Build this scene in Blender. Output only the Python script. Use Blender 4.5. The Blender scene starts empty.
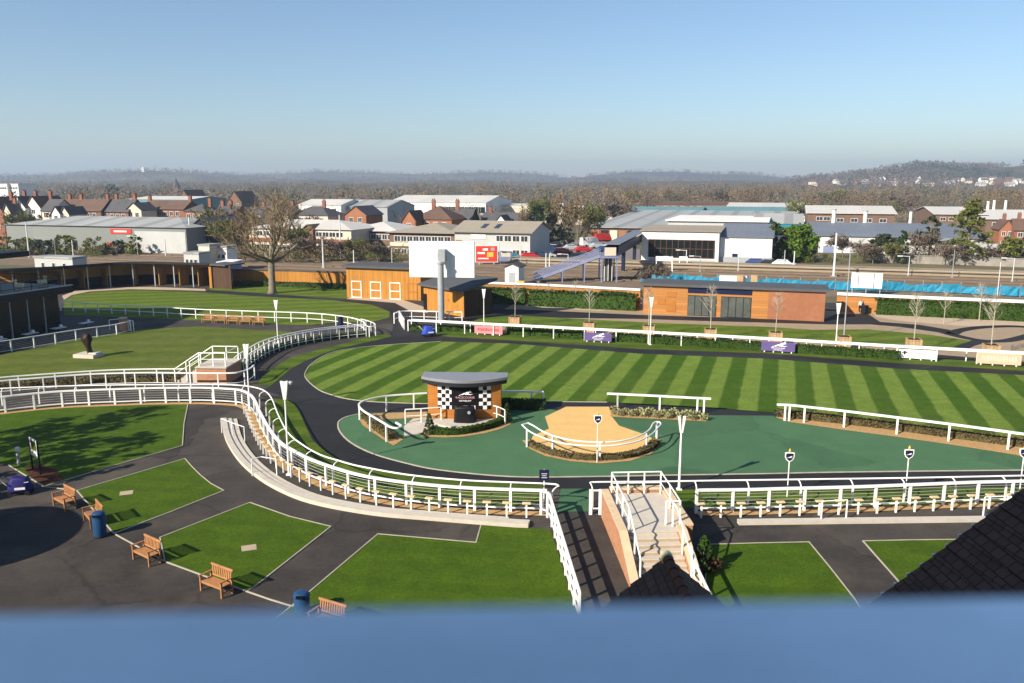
import bpy, bmesh, math, random
from mathutils import Vector, Matrix, noise
from mathutils.geometry import tessellate_polygon
R = math.radians
rnd = random.Random(11)
sc = bpy.context.scene
col = sc.collection
# ---------------------------------------------------------------- survey: photo -> ground
H = 15.5; F = 830.0; CX = 512.0; CY = 341.5; HOR = 182.0
PT = math.atan((CY - HOR) / F); sp = math.sin(PT); cp = math.cos(PT)
EX, EY = 0.952, -0.307            # long axis of the parade ring
YAW = math.atan2(EY, EX)

def zrow(py, Y):
    v = (py - CY) / F
    return H + Y * (v * cp + sp) / (v * sp - cp)

def fdep(Y, z): return Y * cp + (H - z) * sp
def xcol(px, Y, z=0.0): return (px - CX) / F * fdep(Y, z)

def at(px, py, z=0.0):
    v = (py - CY) / F
    t = (H - z) / (sp + v * cp)
    return Vector(((px - CX) / F * t, (cp - v * sp) * t, z))

def gz(Y):
    if Y < 165: return 0.0
    if Y < 420: return -(Y - 165) * 6.0 / 255
    if Y < 700: return -6.0
    if Y < 1500: return -6.0 + (Y - 700) * 9.0 / 800
    return 3.0

def atg(px, py):
    z = 0.0
    for _ in range(40):
        p = at(px, py, z)
        z = 0.6 * z + 0.4 * gz(p.y)
    return at(px, py, z)

def rowz(px, py_base, py_top, z=0.0):
    return zrow(py_top, at(px, py_base, z).y)

# ---------------------------------------------------------------- materials
class NT:
    def __init__(s, m):
        s.t = m.node_tree; s.n = s.t.nodes; s.l = s.t.links
    def new(s, k, **kw):
        n = s.n.new(k)
        for a, b in kw.items():
            if hasattr(n, a): setattr(n, a, b)
        return n
    def link(s, a, b): s.l.new(a, b)
    def math(s, op, a, b=None, c=None):
        n = s.new('ShaderNodeMath', operation=op)
        for i, x in enumerate((a, b, c)):
            if x is None: continue
            if isinstance(x, (int, float)): n.inputs[i].default_value = x
            else: s.link(x, n.inputs[i])
        return n.outputs[0]
    def mix(s, f, a, b, mode='MIX'):
        n = s.new('ShaderNodeMix', data_type='RGBA', blend_type=mode)
        for i, x in ((0, f), (6, a), (7, b)):
            if isinstance(x, (int, float)): n.inputs[i].default_value = x
            elif isinstance(x, (tuple, list)): n.inputs[i].default_value = (*x[:3], 1)
            else: s.link(x, n.inputs[i])
        return n.outputs[2]
    def noise(s, vec, scale, detail=4, rough=.55):
        n = s.new('ShaderNodeTexNoise'); n.inputs['Scale'].default_value = scale
        n.inputs['Detail'].default_value = detail; n.inputs['Roughness'].default_value = rough
        if vec is not None: s.link(vec, n.inputs['Vector'])
        return n.outputs['Fac']
    def ramp(s, f, stops):
        n = s.new('ShaderNodeValToRGB')
        e = n.color_ramp.elements
        while len(e) < len(stops): e.new(0.5)
        for i, (p, c) in enumerate(stops):
            e[i].position = p; e[i].color = (*c[:3], 1)
        s.link(f, n.inputs[0]); return n.outputs[0]
    def rmp(s, f, a, b, c=0.0, d=1.0):
        n = s.new('ShaderNodeMapRange'); s.link(f, n.inputs[0])
        for i, x in enumerate((a, b, c, d)): n.inputs[i + 1].default_value = x
        return n.outputs[0]

def sc3(c, k): return tuple(max(0, x * k) for x in c)

MATS = {}
def mat(name, c, rough=.7, var=.18, scale=2.0, c2=None, bump=0.0, bscale=30.0, metal=0.0, kind=None, p=None, spec=.15, island=0.0, coat=0):
    m = bpy.data.materials.new(name); m.use_nodes = True
    N = NT(m); b = N.n['Principled BSDF']
    tc = N.new('ShaderNodeTexCoord'); V = tc.outputs['Object']; UV = tc.outputs['UV']
    p = p or {}
    n1 = N.noise(V, scale, 5); n2 = N.noise(V, scale * 9.3, 3)
    f = N.math('ADD', N.math('MULTIPLY', n1, .62), N.math('MULTIPLY', n2, .38))
    f = N.rmp(f, .32, .68)
    ca = sc3(c, 1 - var); cb = c2 if c2 else sc3(c, 1 + var)
    out = N.mix(f, ca, cb)
    bh = None
    su = N.new('ShaderNodeSeparateXYZ'); N.link(UV, su.inputs[0]); u, v = su.outputs[0], su.outputs[1]
    if kind == 'brick':
        br = N.new('ShaderNodeTexBrick'); N.link(UV, br.inputs['Vector'])
        br.inputs['Scale'].default_value = 1.0; br.inputs['Brick Width'].default_value = p.get('w', .23); br.inputs['Row Height'].default_value = p.get('h', .078)
        br.inputs['Mortar Size'].default_value = p.get('m', .007); br.inputs['Color1'].default_value = (*sc3(c, .78), 1); br.inputs['Color2'].default_value = (*sc3(c, 1.22), 1)
        br.inputs['Mortar'].default_value = (*p.get('mc', (.42, .36, .3)), 1); br.offset = .5
        out = N.mix(.25, br.outputs[0], out); bh = N.math('SUBTRACT', 1.0, br.outputs['Fac'])
    elif kind == 'planks':           # vertical boards
        w = p.get('w', .15); a = u if not p.get('horiz') else v
        q = N.math('DIVIDE', a, w); fl = N.math('FLOOR', q); fr = N.math('FRACT', q)
        wn = N.new('ShaderNodeTexWhiteNoise', noise_dimensions='1D'); N.link(fl, wn.inputs['W'])
        out = N.mix(N.math('MULTIPLY', wn.outputs[0], .75), out, sc3(c, p.get('dark', .6)), 'MIX')
        gap = N.math('LESS_THAN', fr, p.get('gap', .09)); out = N.mix(N.math('MULTIPLY', gap, .75), out, sc3(c, .15))
        bh = N.math('SUBTRACT', 1.0, gap)
    elif kind == 'ribs':             # corrugated or standing-seam sheet
        q = N.math('FRACT', N.math('DIVIDE', u, p.get('w', 1.0)))
        gap = N.math('LESS_THAN', q, p.get('gap', .1)); out = N.mix(N.math('MULTIPLY', gap, p.get('k', .45)), out, sc3(c, .5))
        wn = N.new('ShaderNodeTexWhiteNoise', noise_dimensions='1D'); N.link(N.math('FLOOR', N.math('DIVIDE', u, p.get('w2', 5.0))), wn.inputs['W'])
        out = N.mix(N.math('MULTIPLY', wn.outputs[0], .35), out, sc3(c, .72)); bh = gap
    elif kind == 'stripes':          # mown bands on a lawn
        nx, ny, w, ph = p['nx'], p['ny'], p['w'], p['ph']
        so = N.new('ShaderNodeSeparateXYZ'); N.link(V, so.inputs[0])
        wob = N.math('MULTIPLY', N.math('SUBTRACT', N.noise(V, .35, 2), .5), .25)
        d = N.math('ADD', N.math('ADD', N.math('MULTIPLY', so.outputs[0], nx), N.math('MULTIPLY', so.outputs[1], ny)), wob)
        q = N.math('SINE', N.math('MULTIPLY', N.math('SUBTRACT', d, ph), math.pi / w))
        st = N.rmp(q, -.22, .22)
        out2 = N.mix(f, sc3(p['dark'], 1 - var), sc3(p['dark'], 1 + var))
        out = N.mix(st, out, out2)
        big = N.rmp(N.noise(V, .09, 3), .35, .7); out = N.mix(N.math('MULTIPLY', big, .2), out, p.get('dry', (.13, .15, .035)))
        fine = N.rmp(N.noise(V, 9, 3, .75), .3, .7); out = N.mix(.7, out, N.mix(fine, (.5, .5, .5), (1.4, 1.4, 1.4)), 'MULTIPLY')
        pat = N.rmp(N.noise(V, .7, 4, .7), .35, .65); out = N.mix(.6, out, N.mix(pat, (.72, .76, .7), (1.22, 1.18, 1.2)), 'MULTIPLY')
        bh = N.noise(V, 60, 2)
    elif kind == 'wood':             # each crown its own tint
        vo = N.new('ShaderNodeTexVoronoi'); N.link(V, vo.inputs['Vector']); vo.inputs['Scale'].default_value = p['s']
        sx = N.new('ShaderNodeSeparateColor'); N.link(vo.outputs['Color'], sx.inputs[0])
        out = N.ramp(sx.outputs[0], p['cols']); out = N.mix(N.math('MULTIPLY', f, .35), out, sc3(c, 1.0))
    elif kind == 'checker':
        ck = N.new('ShaderNodeTexChecker'); N.link(UV, ck.inputs['Vector']); ck.inputs['Scale'].default_value = 1 / p['w']
        ck.inputs['Color1'].default_value = (.75, .75, .74, 1); ck.inputs['Color2'].default_value = (.015, .014, .02, 1)
        out = ck.outputs[0]
    if p.get('joint'):
        vj = N.new('ShaderNodeTexVoronoi', feature='DISTANCE_TO_EDGE'); vj.inputs['Scale'].default_value = p['joint']
        dv_ = N.new('ShaderNodeVectorMath', operation='ADD'); N.link(V, dv_.inputs[0])
        nz_ = N.new('ShaderNodeTexNoise'); nz_.inputs['Scale'].default_value = .8; N.link(V, nz_.inputs['Vector']); N.link(nz_.outputs['Color'], dv_.inputs[1]); N.link(dv_.outputs[0], vj.inputs['Vector'])
        jn = N.math('LESS_THAN', vj.outputs['Distance'], p.get('jw', .012)); out = N.mix(N.math('MULTIPLY', jn, p.get('jk', .5)), out, sc3(c, .45))
        vp = N.new('ShaderNodeTexVoronoi'); vp.inputs['Scale'].default_value = p['joint']; N.link(dv_.outputs[0], vp.inputs['Vector']); sv = N.new('ShaderNodeSeparateColor'); N.link(vp.outputs['Color'], sv.inputs[0])
        out = N.mix(1.0, out, N.mix(sv.outputs[0], (.76, .76, .77), (1.20, 1.19, 1.17)), 'MULTIPLY')
    if p.get('stain'):
        s2 = N.rmp(N.noise(V, p['stain'], 6, .65), .5, .75); out = N.mix(N.math('MULTIPLY', s2, p.get('sk', .35)), out, p.get('sc', sc3(c, .5)))
    if island:
        gi = N.new('ShaderNodeNewGeometry'); oi = N.new('ShaderNodeObjectInfo')
        k = N.math('ADD', N.math('MULTIPLY', gi.outputs['Random Per Island'], .75), N.math('MULTIPLY', oi.outputs['Random'], .25))
        out = N.mix(1.0, out, N.mix(k, (1 - island,) * 3, (1 + island,) * 3), 'MULTIPLY')
    N.link(out, b.inputs['Base Color'])
    b.inputs['Roughness'].default_value = rough; b.inputs['Metallic'].default_value = metal
    if 'Specular IOR Level' in b.inputs: b.inputs['Specular IOR Level'].default_value = spec
    if bump:
        bn = N.new('ShaderNodeBump'); bn.inputs['Strength'].default_value = bump; bn.inputs['Distance'].default_value = p.get('bd', .03)
        if bh is None: bh = N.noise(V, bscale, 4)
        N.link(bh, bn.inputs['Height']); N.link(bn.outputs[0], b.inputs['Normal'])
    MATS[name] = m
    return m

def M(n): return MATS[n]

# ---------------------------------------------------------------- mesh builder
class MB:
    def __init__(s): s.v = []; s.f = []
    def poly(s, pts):
        i = len(s.v); s.v += [tuple(p) for p in pts]; s.f.append(tuple(range(i, i + len(pts))))
    def box(s, c, d, rz=0.0, M4=None):
        i = len(s.v); x, y, z = (k / 2 for k in d); ca, sa = math.cos(rz), math.sin(rz)
        for a, b, e in ((-x, -y, -z), (x, -y, -z), (x, y, -z), (-x, y, -z), (-x, -y, z), (x, -y, z), (x, y, z), (-x, y, z)):
            p = Vector((c[0] + a * ca - b * sa, c[1] + a * sa + b * ca, c[2] + e))
            if M4 is not None: p = M4 @ p
            s.v.append(tuple(p))
        s.f += [tuple(i + k for k in q) for q in ((0, 3, 2, 1), (4, 5, 6, 7), (0, 1, 5, 4), (1, 2, 6, 5), (2, 3, 7, 6), (3, 0, 4, 7))]
        return s
    def prism(s, xy, z0, z1):
        n = len(xy); i = len(s.v)
        a = sum(xy[k][0] * xy[(k + 1) % n][1] - xy[(k + 1) % n][0] * xy[k][1] for k in range(n))
        if a < 0: xy = list(reversed(xy))
        f0 = z0 if callable(z0) else (lambda x, y: z0); f1 = z1 if callable(z1) else (lambda x, y: z1)
        s.v += [(p[0], p[1], f0(p[0], p[1])) for p in xy] + [(p[0], p[1], f1(p[0], p[1])) for p in xy]
        if n <= 4:
            s.f.append(tuple(i + n + k for k in range(n))); s.f.append(tuple(i + k for k in reversed(range(n))))
        else:
            for t in tessellate_polygon([[Vector((p[0], p[1], 0)) for p in xy]]):
                t = list(t); A, B, C = (xy[k] for k in t)
                if (B[0] - A[0]) * (C[1] - A[1]) - (C[0] - A[0]) * (B[1] - A[1]) < 0: t.reverse()
                s.f.append(tuple(i + n + k for k in t)); s.f.append(tuple(i + k for k in reversed(t)))
        for k in range(n):
            j = (k + 1) % n; s.f.append((i + k, i + j, i + n + j, i + n + k))
        return s
    def flat(s, pts):
        i = len(s.v); s.v += [tuple(p) for p in pts]
        for t in tessellate_polygon([[Vector((p[0], p[1], 0)) for p in pts]]):
            t = list(t); A, B, C = (pts[k] for k in t)
            if (B[0] - A[0]) * (C[1] - A[1]) - (C[0] - A[0]) * (B[1] - A[1]) < 0: t.reverse()
            s.f.append(tuple(i + k for k in t))
        return s
    def tube(s, pts, r, n=8, cap=True):
        pts = [Vector(p) for p in pts]; rs = r if isinstance(r, (list, tuple)) else [r] * len(pts)
        i0 = len(s.v); up = None
        for k, p in enumerate(pts):
            d = (pts[min(k + 1, len(pts) - 1)] - pts[max(k - 1, 0)]).normalized()
            if up is None or abs(up.dot(d)) > .95:
                up = Vector((0, 0, 1)) if abs(d.z) < .9 else Vector((1, 0, 0))
            a = d.cross(up).normalized(); b = a.cross(d); up = b
            for q in range(n):
                t = 2 * math.pi * q / n
                s.v.append(tuple(p + (a * math.cos(t) + b * math.sin(t)) * rs[k]))
        for k in range(len(pts) - 1):
            for q in range(n):
                a = i0 + k * n + q; b = i0 + k * n + (q + 1) % n
                s.f.append((a, a + n, b + n, b))
        if cap and n > 2:
            s.f.append(tuple(i0 + q for q in range(n))); e = i0 + (len(pts) - 1) * n
            s.f.append(tuple(e + q for q in reversed(range(n))))
        return s
    def sweep(s, pts, prof, closed=False):
        """prof: (u to the left of travel, v up) counter-clockwise outline"""
        pts = [Vector(p) for p in pts]; n = len(pts); m = len(prof); i0 = len(s.v)
        for k, p in enumerate(pts):
            a = pts[(k - 1) % n] if (closed or k > 0) else p; b = pts[(k + 1) % n] if (closed or k < n - 1) else p
            d1 = (p - a); d2 = (b - p); d1.z = d2.z = 0
            if d1.length < 1e-9: d1 = d2
            if d2.length < 1e-9: d2 = d1
            d1 = d1.normalized(); d2 = d2.normalized(); t = (d1 + d2)
            t = t.normalized() if t.length > 1e-6 else d1
            nrm = Vector((-t.y, t.x, 0)); k2 = 1 / max(.35, t.dot(d1))
            for u, v in prof: s.v.append((p.x + nrm.x * u * k2, p.y + nrm.y * u * k2, p.z + v))
        L = n if closed else n - 1
        for k in range(L):
            for q in range(m if m > 2 else 1):
                a = i0 + k * m + q; b = i0 + k * m + (q + 1) % m; c = i0 + ((k + 1) % n) * m
                s.f.append((a, c + q, c + (q + 1) % m, b))
        if not closed and m > 2:
            s.f.append(tuple(i0 + q for q in range(m))); e = i0 + (n - 1) * m; s.f.append(tuple(e + q for q in reversed(range(m))))
        return s
    def lathe(s, prof, n=16, c=(0, 0, 0)):
        i0 = len(s.v); m = len(prof)
        for k in range(n):
            t = 2 * math.pi * k / n
            for r, z in prof: s.v.append((c[0] + r * math.cos(t), c[1] + r * math.sin(t), c[2] + z))
        for k in range(n):
            a = i0 + k * m; b = i0 + ((k + 1) % n) * m
            for q in range(m - 1): s.f.append((a + q, b + q, b + q + 1, a + q + 1))
        return s
    def build(s, name, m, parent=None, org=None, smooth=False, bevel=0.0, fix=False):
        me = bpy.data.meshes.new(name)
        o3 = Vector(org) if org is not None else Vector((0, 0, 0))
        me.from_pydata([tuple(Vector(p) - o3) for p in s.v], [], s.f)
        if fix or smooth:
            bm = bmesh.new(); bm.from_mesh(me); bmesh.ops.recalc_face_normals(bm, faces=bm.faces); bm.to_mesh(me); bm.free()
        uvl = me.uv_layers.new(name='UVMap')
        buf = [0.0] * (2 * len(me.loops)); vs = [v.co.copy() for v in me.vertices]
        for p in me.polygons:
            nn = p.normal
            if abs(nn.z) < .985:
                t = Vector((-nn.y, nn.x, 0)).normalized(); b = nn.cross(t)
            else: t = Vector((1, 0, 0)); b = Vector((0, 1, 0))
            for li in p.loop_indices:
                co = vs[me.loops[li].vertex_index]; buf[2 * li] = co.dot(t); buf[2 * li + 1] = co.dot(b)
        uvl.data.foreach_set('uv', buf)
        me.materials.append(M(m) if isinstance(m, str) else m)
        if smooth: me.polygons.foreach_set('use_smooth', [True] * len(me.polygons))
        o = bpy.data.objects.new(name, me); col.objects.link(o)
        if parent is not None: o.parent = parent
        elif org is not None: o.location = o3
        if bevel:
            bv = o.modifiers.new('Bevel', 'BEVEL'); bv.width = bevel; bv.segments = 2; bv.limit_method = 'ANGLE'
        return o

def tag(o, label=None, cat=None, group=None, kind=None):
    if label: o['label'] = label
    if cat: o['category'] = cat
    if group: o['group'] = group
    if kind: o['kind'] = kind
    return o

def thing(name, label, cat, loc=(0, 0, 0), rz=0.0, group=None):
    o = bpy.data.objects.new(name, None); col.objects.link(o); o.empty_display_size = .3
    o.location = loc; o.rotation_euler = (0, 0, rz)
    return tag(o, label, cat, group)

def struct(name, mb, m, **k):
    return tag(mb.build(name, m, **k), kind='structure')

def dup(root, loc, rz=None, label=None, group=None, scale=None, cat=None):
    r = root.copy(); col.objects.link(r); r.location = loc
    if rz is not None: r.rotation_euler = (0, 0, rz)
    if scale is not None: r.scale = (scale,) * 3 if isinstance(scale, (int, float)) else scale
    tag(r, label, cat, group)
    for ch in list(root.children):
        c = ch.copy(); col.objects.link(c); c.parent = r
        for g in list(ch.children):
            d = g.copy(); col.objects.link(d); d.parent = c
    return r

def inst(proto, parent, loc, rz=0.0, sc_=None):
    o = proto.copy(); col.objects.link(o); o.parent = parent; o.location = loc; o.rotation_euler = (0, 0, rz)
    if sc_: o.scale = sc_
    return o

ORD = 'first second third fourth fifth sixth seventh eighth ninth tenth eleventh twelfth thirteenth fourteenth fifteenth sixteenth seventeenth eighteenth nineteenth twentieth'.split()
ORD += ['twenty-' + w for w in ORD[:9]] + ['thirtieth'] + ['thirty-' + w for w in ORD[:9]] + ['fortieth'] + ['forty-' + w for w in ORD[:9]]

def cat_rom(pts, n=6, closed=False):
    pts = [Vector(p) for p in pts]; out = []; N = len(pts)
    for i in range(N if closed else N - 1):
        p0 = pts[(i - 1) % N] if (closed or i > 0) else pts[0] * 2 - pts[1]
        p1 = pts[i]; p2 = pts[(i + 1) % N]
        p3 = pts[(i + 2) % N] if (closed or i < N - 2) else pts[-1] * 2 - pts[-2]
        for k in range(n):
            t = k / n
            out.append(.5 * ((2 * p1) + (p2 - p0) * t + (2 * p0 - 5 * p1 + 4 * p2 - p3) * t * t + (3 * p1 - p0 - 3 * p2 + p3) * t ** 3))
    if not closed: out.append(pts[-1])
    return out

def gpts(px, z=0.0, smooth=0, closed=False):
    w = [at(x, y, 0) for x, y in px]
    if smooth: w = cat_rom(w, smooth, closed)
    return [Vector((p.x, p.y, z)) for p in w]

def resample(pts, step, n=None):
    d = [0.0]
    for a, b in zip(pts, pts[1:]): d.append(d[-1] + (b - a).length)
    L = d[-1]; n = n or max(1, round(L / step)); out = []; j = 0
    for k in range(n + 1):
        s = L * k / n
        while j < len(d) - 2 and d[j + 1] < s: j += 1
        t = (s - d[j]) / max(1e-9, d[j + 1] - d[j]); p = pts[j].lerp(pts[j + 1], t)
        tg = (pts[j + 1] - pts[j]).normalized(); out.append((p, tg))
    return out

def offset(pts, w):
    out = []
    for i, p in enumerate(pts):
        a = pts[max(0, i - 1)]; b = pts[min(len(pts) - 1, i + 1)]; t = (b - a); t.z = 0; t.normalize()
        out.append(Vector((p.x - t.y * w, p.y + t.x * w, p.z)))
    return out

def rect(w, h, u=0, v=0): return [(u - w / 2, v - h / 2), (u + w / 2, v - h / 2), (u + w / 2, v + h / 2), (u - w / 2, v + h / 2)]
def circ(r, n=8): return [(r * math.cos(2 * math.pi * k / n), r * math.sin(2 * math.pi * k / n)) for k in range(n)]
# ---------------------------------------------------------------- palette
mat('white_paint', (.82, .82, .80), .45, .05, 1.5, spec=.4)
mat('white_pvc', (.83, .83, .81), .35, .08, 1.3, spec=.4, p={'stain': 1.2, 'sk': .18, 'sc': (.55, .53, .46)})
mat('perch_top', (.66, .50, .30), .6, .15, 6)
mat('coping_tan', (.60, .46, .30), .85, .12, 3, bump=.15)
mat('cream_stone', (.52, .475, .405), .8, .10, 3, bump=.15, p={'stain': .8, 'sk': .25})
mat('pale_kerb', (.40, .37, .30), .85, .2, 2)
mat('asphalt', (.056, .0495, .045), .85, .28, .6, bump=.25, bscale=90, p={'stain': .20, 'sk': .8, 'sc': (.105, .088, .070), 'joint': .13, 'jk': .4, 'jw': .010})
mat('dark_asphalt', (.024, .024, .026), .75, .2, .5, bump=.25, bscale=90, p={'stain': .3, 'sk': .45, 'sc': (.042, .038, .035), 'joint': .1, 'jk': .3, 'jw': .007})
mat('green_rubber', (.062, .142, .070), .8, .12, .6, bump=.2, bscale=80, p={'stain': .25, 'sk': .3, 'sc': (.090, .162, .082), 'joint': .12, 'jk': .2, 'jw': .006})
mat('sand_rubber', (.68, .44, .165), .85, .08, 1.2, bump=.2, bscale=80)
mat('bark_chip', (.43, .27, .12), .9, .3, 6, bump=.3, bscale=40)
mat('gravel_path', (.33, .25, .17), .9, .15, 1.0, bump=.2, bscale=60, p={'stain': .3, 'sk': .3, 'sc': (.24, .18, .14)})
mat('buff_path', (.47, .37, .27), .9, .1, 1.5)
mat('step_riser', (.40, .31, .22), .85, .15, 3)
mat('soil', (.05, .03, .02), .95, .4, 6, bump=.4, bscale=20)
mat('mulch', (.075, .028, .014), .95, .4, 8, bump=.5, bscale=25)
mat('stone_slab', (.42, .34, .24), .85, .1, 3)
LIGHT_G = (.135, .205, .026); DARK_G = (.042, .096, .001)
a0 = at(759.4, 390); nx, ny = .952, -.307
# band edges on the ring lawn
ph = a0.x * nx + a0.y * ny; wst = (at(777.6, 390).x * nx + at(777.6, 390).y * ny) - ph
mat('ring_turf', LIGHT_G, .9, .10, 1.0, kind='stripes', p=dict(nx=nx, ny=ny, w=wst, ph=ph, dark=DARK_G), bump=.3)
mat('turf_faint', (.082, .128, .008), .9, .13, 1.0, kind='stripes', p=dict(nx=.18, ny=.98, w=1.5, ph=0, dark=(.054, .096, .006)), bump=.4)
mat('turf_far', (.115, .165, .014), .9, .12, .8, kind='stripes', p=dict(nx=-.25, ny=.97, w=1.7, ph=0, dark=(.078, .130, .006), dry=(.15, .15, .05)), bump=.3)
mat('turf_rich', (.055, .103, .003), .9, .14, 1.2, kind='stripes', p=dict(nx=.15, ny=.99, w=.8, ph=0, dark=(.048, .096, .003), dry=(.085, .125, .010)), bump=.5)
mat('turf_statue', (.100, .130, .016), .9, .16, .8, kind='stripes', p=dict(nx=-.1, ny=.99, w=2.0, ph=0, dark=(.078, .114, .010), dry=(.17, .16, .06)), bump=.4)
mat('terrain', (.10, .105, .05), .95, .3, .02, c2=(.17, .14, .085))
mat('hill', (.075, .062, .042), .95, .3, .004, c2=(.11, .095, .05), p={'stain': .0025, 'sk': .8, 'sc': (.24, .21, .12)})
mat('hill_near', (.075, .062, .038), .95, .3, .008, c2=(.125, .105, .05), p={'stain': .005, 'sk': .7, 'sc': (.22, .19, .10)})
mat('ballast', (.17, .125, .085), .95, .25, .4, c2=(.24, .19, .13))
mat('platform', (.29, .235, .165), .9, .15, .5)
mat('car_park', (.20, .18, .165), .9, .12, .1)
mat('timber_orange', (.50, .225, .045), .6, .12, .6, kind='planks', p={'w': .16, 'dark': .62, 'gap': .08, 'stain': .5, 'sk': .4}, bump=.3)
mat('timber_panel', (.46, .205, .062), .6, .14, .5, kind='planks', p={'w': .3, 'dark': .72, 'gap': .05, 'horiz': 1, 'stain': .4, 'sk': .3})
mat('timber_slat', (.46, .18, .04), .6, .12, 1.5, kind='planks', p={'w': .07, 'dark': .75, 'gap': .16, 'horiz': 1}, bump=.3)
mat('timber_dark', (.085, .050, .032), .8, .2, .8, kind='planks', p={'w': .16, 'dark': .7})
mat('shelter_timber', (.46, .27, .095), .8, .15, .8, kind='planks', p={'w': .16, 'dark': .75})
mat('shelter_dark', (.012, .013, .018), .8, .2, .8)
mat('bench_wood', (.37, .18, .078), .6, .2, 5, p={'stain': 3, 'sk': .3})
mat('crate_wood', (.47, .32, .17), .75, .18, 2, kind='planks', p={'w': .3, 'dark': .8, 'gap': .1}, bump=.3)
mat('brick_red', (.40, .175, .085), .85, .12, 2, kind='brick', bump=.3)
mat('brick_house', (.23, .10, .065), .9, .2, .3)
mat('brick_orange', (.30, .13, .07), .9, .18, .3)
mat('brick_brown', (.165, .105, .078), .9, .2, .3)
mat('render_white', (.72, .70, .66), .8, .08, .2)
mat('render_cream', (.60, .53, .42), .85, .1, .2)
mat('render_grey', (.43, .44, .43), .8, .08, .2)
mat('cladding_green', (.215, .23, .22), .6, .06, .2, kind='ribs', p={'w': .6, 'gap': .12, 'k': .3, 'w2': 8})
mat('cladding_grey', (.36, .38, .39), .55, .06, .2, kind='ribs', p={'w': .9, 'gap': .08, 'k': .3, 'w2': 7})
mat('cladding_white', (.70, .70, .68), .5, .05, .2, kind='ribs', p={'w': 1.2, 'gap': .05, 'k': .25, 'w2': 9})
mat('roof_grey', (.36, .37, .36), .6, .10, .15, kind='ribs', p={'w': 7.5, 'gap': .3, 'k': .6, 'w2': 5})
mat('roof_pale', (.58, .56, .52), .6, .08, .15, kind='ribs', p={'w': 1.4, 'gap': .08, 'k': .25, 'w2': 8})
mat('roof_blue', (.17, .19, .225), .6, .12, .15, kind='ribs', p={'w': 1.2, 'gap': .08, 'k': .3, 'w2': 10})
mat('roof_teal', (.13, .26, .28), .6, .12, .1, kind='ribs', p={'w': 1.6, 'gap': .08, 'k': .3, 'w2': 14})
mat('block_wall', (.27, .25, .22), .9, .25, .5, p={'stain': .3, 'sk': .6, 'sc': (.15, .13, .10)})
mat('roof_buff', (.34, .30, .24), .85, .12, .3, kind='planks', p={'w': .35, 'horiz': 1, 'dark': .85, 'gap': .1})
mat('roof_slate', (.085, .084, .090), .8, .2, .4)
mat('roof_brown', (.125, .080, .062), .85, .2, .4)
mat('roof_tile', (.092, .056, .042), .75, .25, 1.2, kind='brick', p={'w': .32, 'h': .25, 'm': .012, 'mc': (.008, .007, .007)}, bump=.8)
mat('ridge_tile', (.105, .048, .032), .8, .25, 4)
mat('felt_roof', (.085, .088, .095), .75, .12, .6)
mat('zinc_grey', (.25, .26, .285), .42, .07, .5, metal=.2)
mat('dark_fascia', (.022, .024, .028), .5, .08, .6)
mat('black_panel', (.010, .009, .012), .4, .2, 1)
mat('chequer', (.7, .7, .7), .5, kind='checker', p={'w': .26})
mat('logo_white', (.82, .82, .82), .5, .02)
mat('logo_pink', (.62, .36, .40), .5, .02)
mat('purple_vinyl', (.115, .085, .235), .5, .1, 2)
mat('pink_vinyl', (.78, .24, .27), .5, .08, 2)
mat('peach_vinyl', (.78, .42, .30), .5, .1, 2)
mat('red_sign', (.60, .05, .035), .5, .08, .5)
mat('yellow_sign', (.75, .46, .07), .5, .08, .5)
mat('navy_paint', (.012, .018, .055), .4, .1, 2)
mat('blue_bin', (.018, .060, .15), .4, .1, 3)
mat('blue_tarp', (.035, .07, .42), .55, .25, 3, bump=.5, bscale=7)
mat('violet_tarp', (.022, .020, .13), .55, .3, 3, bump=.5, bscale=7)
mat('hoarding_blue', (.020, .205, .335), .6, .25, .4, bump=.4, bscale=3)
mat('bridge_blue', (.20, .23, .37), .5, .12, .4)
mat('bridge_dark', (.016, .022, .055), .5, .15, .4)
mat('rail_steel', (.17, .125, .09), .7, .2, .5)
mat('steel_grey', (.36, .38, .40), .45, .08, .8, metal=.2)
mat('steel_pale', (.62, .63, .62), .45, .06, .8)
mat('dark_metal', (.018, .020, .024), .45, .15, 1)
mat('glass_dark', (.008, .012, .012), .25, .4, .8, spec=.25)
mat('glass_shop', (.085, .095, .088), .12, .3, .6, spec=.6)
mat('glass_win', (.035, .042, .05), .15, .3, .5, spec=.6)
mat('bronze', (.030, .020, .016), .5, .3, 4, metal=.3, bump=.5, bscale=9)
mat('black_cover', (.012, .013, .015), .38, .2, 3, bump=.6, bscale=5)
mat('wicker', (.72, .64, .36), .7, .15, 3)
mat('bark', (.20, .17, .125), .95, .3, 2, bump=.8, bscale=9, p={'stain': 1.2, 'sk': .4})
mat('bark_pale', (.40, .36, .28), .9, .15, 4)
mat('twig', (.20, .145, .085), .95, .25, .6, island=.35)
mat('twig_grey', (.145, .115, .088), .95, .25, .6, island=.4)
mat('twig_olive', (.13, .135, .045), .95, .25, .6, island=.4)
mat('leaf_dark', (.034, .060, .014), .8, .25, .8, island=.5)
mat('leaf_bright', (.080, .140, .012), .8, .25, .8, island=.45)
mat('leaf_cedar', (.110, .125, .024), .8, .25, .8, island=.45)
mat('leaf_pine', (.038, .050, .024), .8, .25, .8, island=.5)
mat('leaf_hedge', (.030, .060, .009), .8, .25, 1.5, island=.5)
mat('leaf_sage', (.27, .27, .13), .85, .25, 3, island=.4)
mat('leaf_dry', (.095, .078, .036), .9, .3, 3, island=.5)
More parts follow.
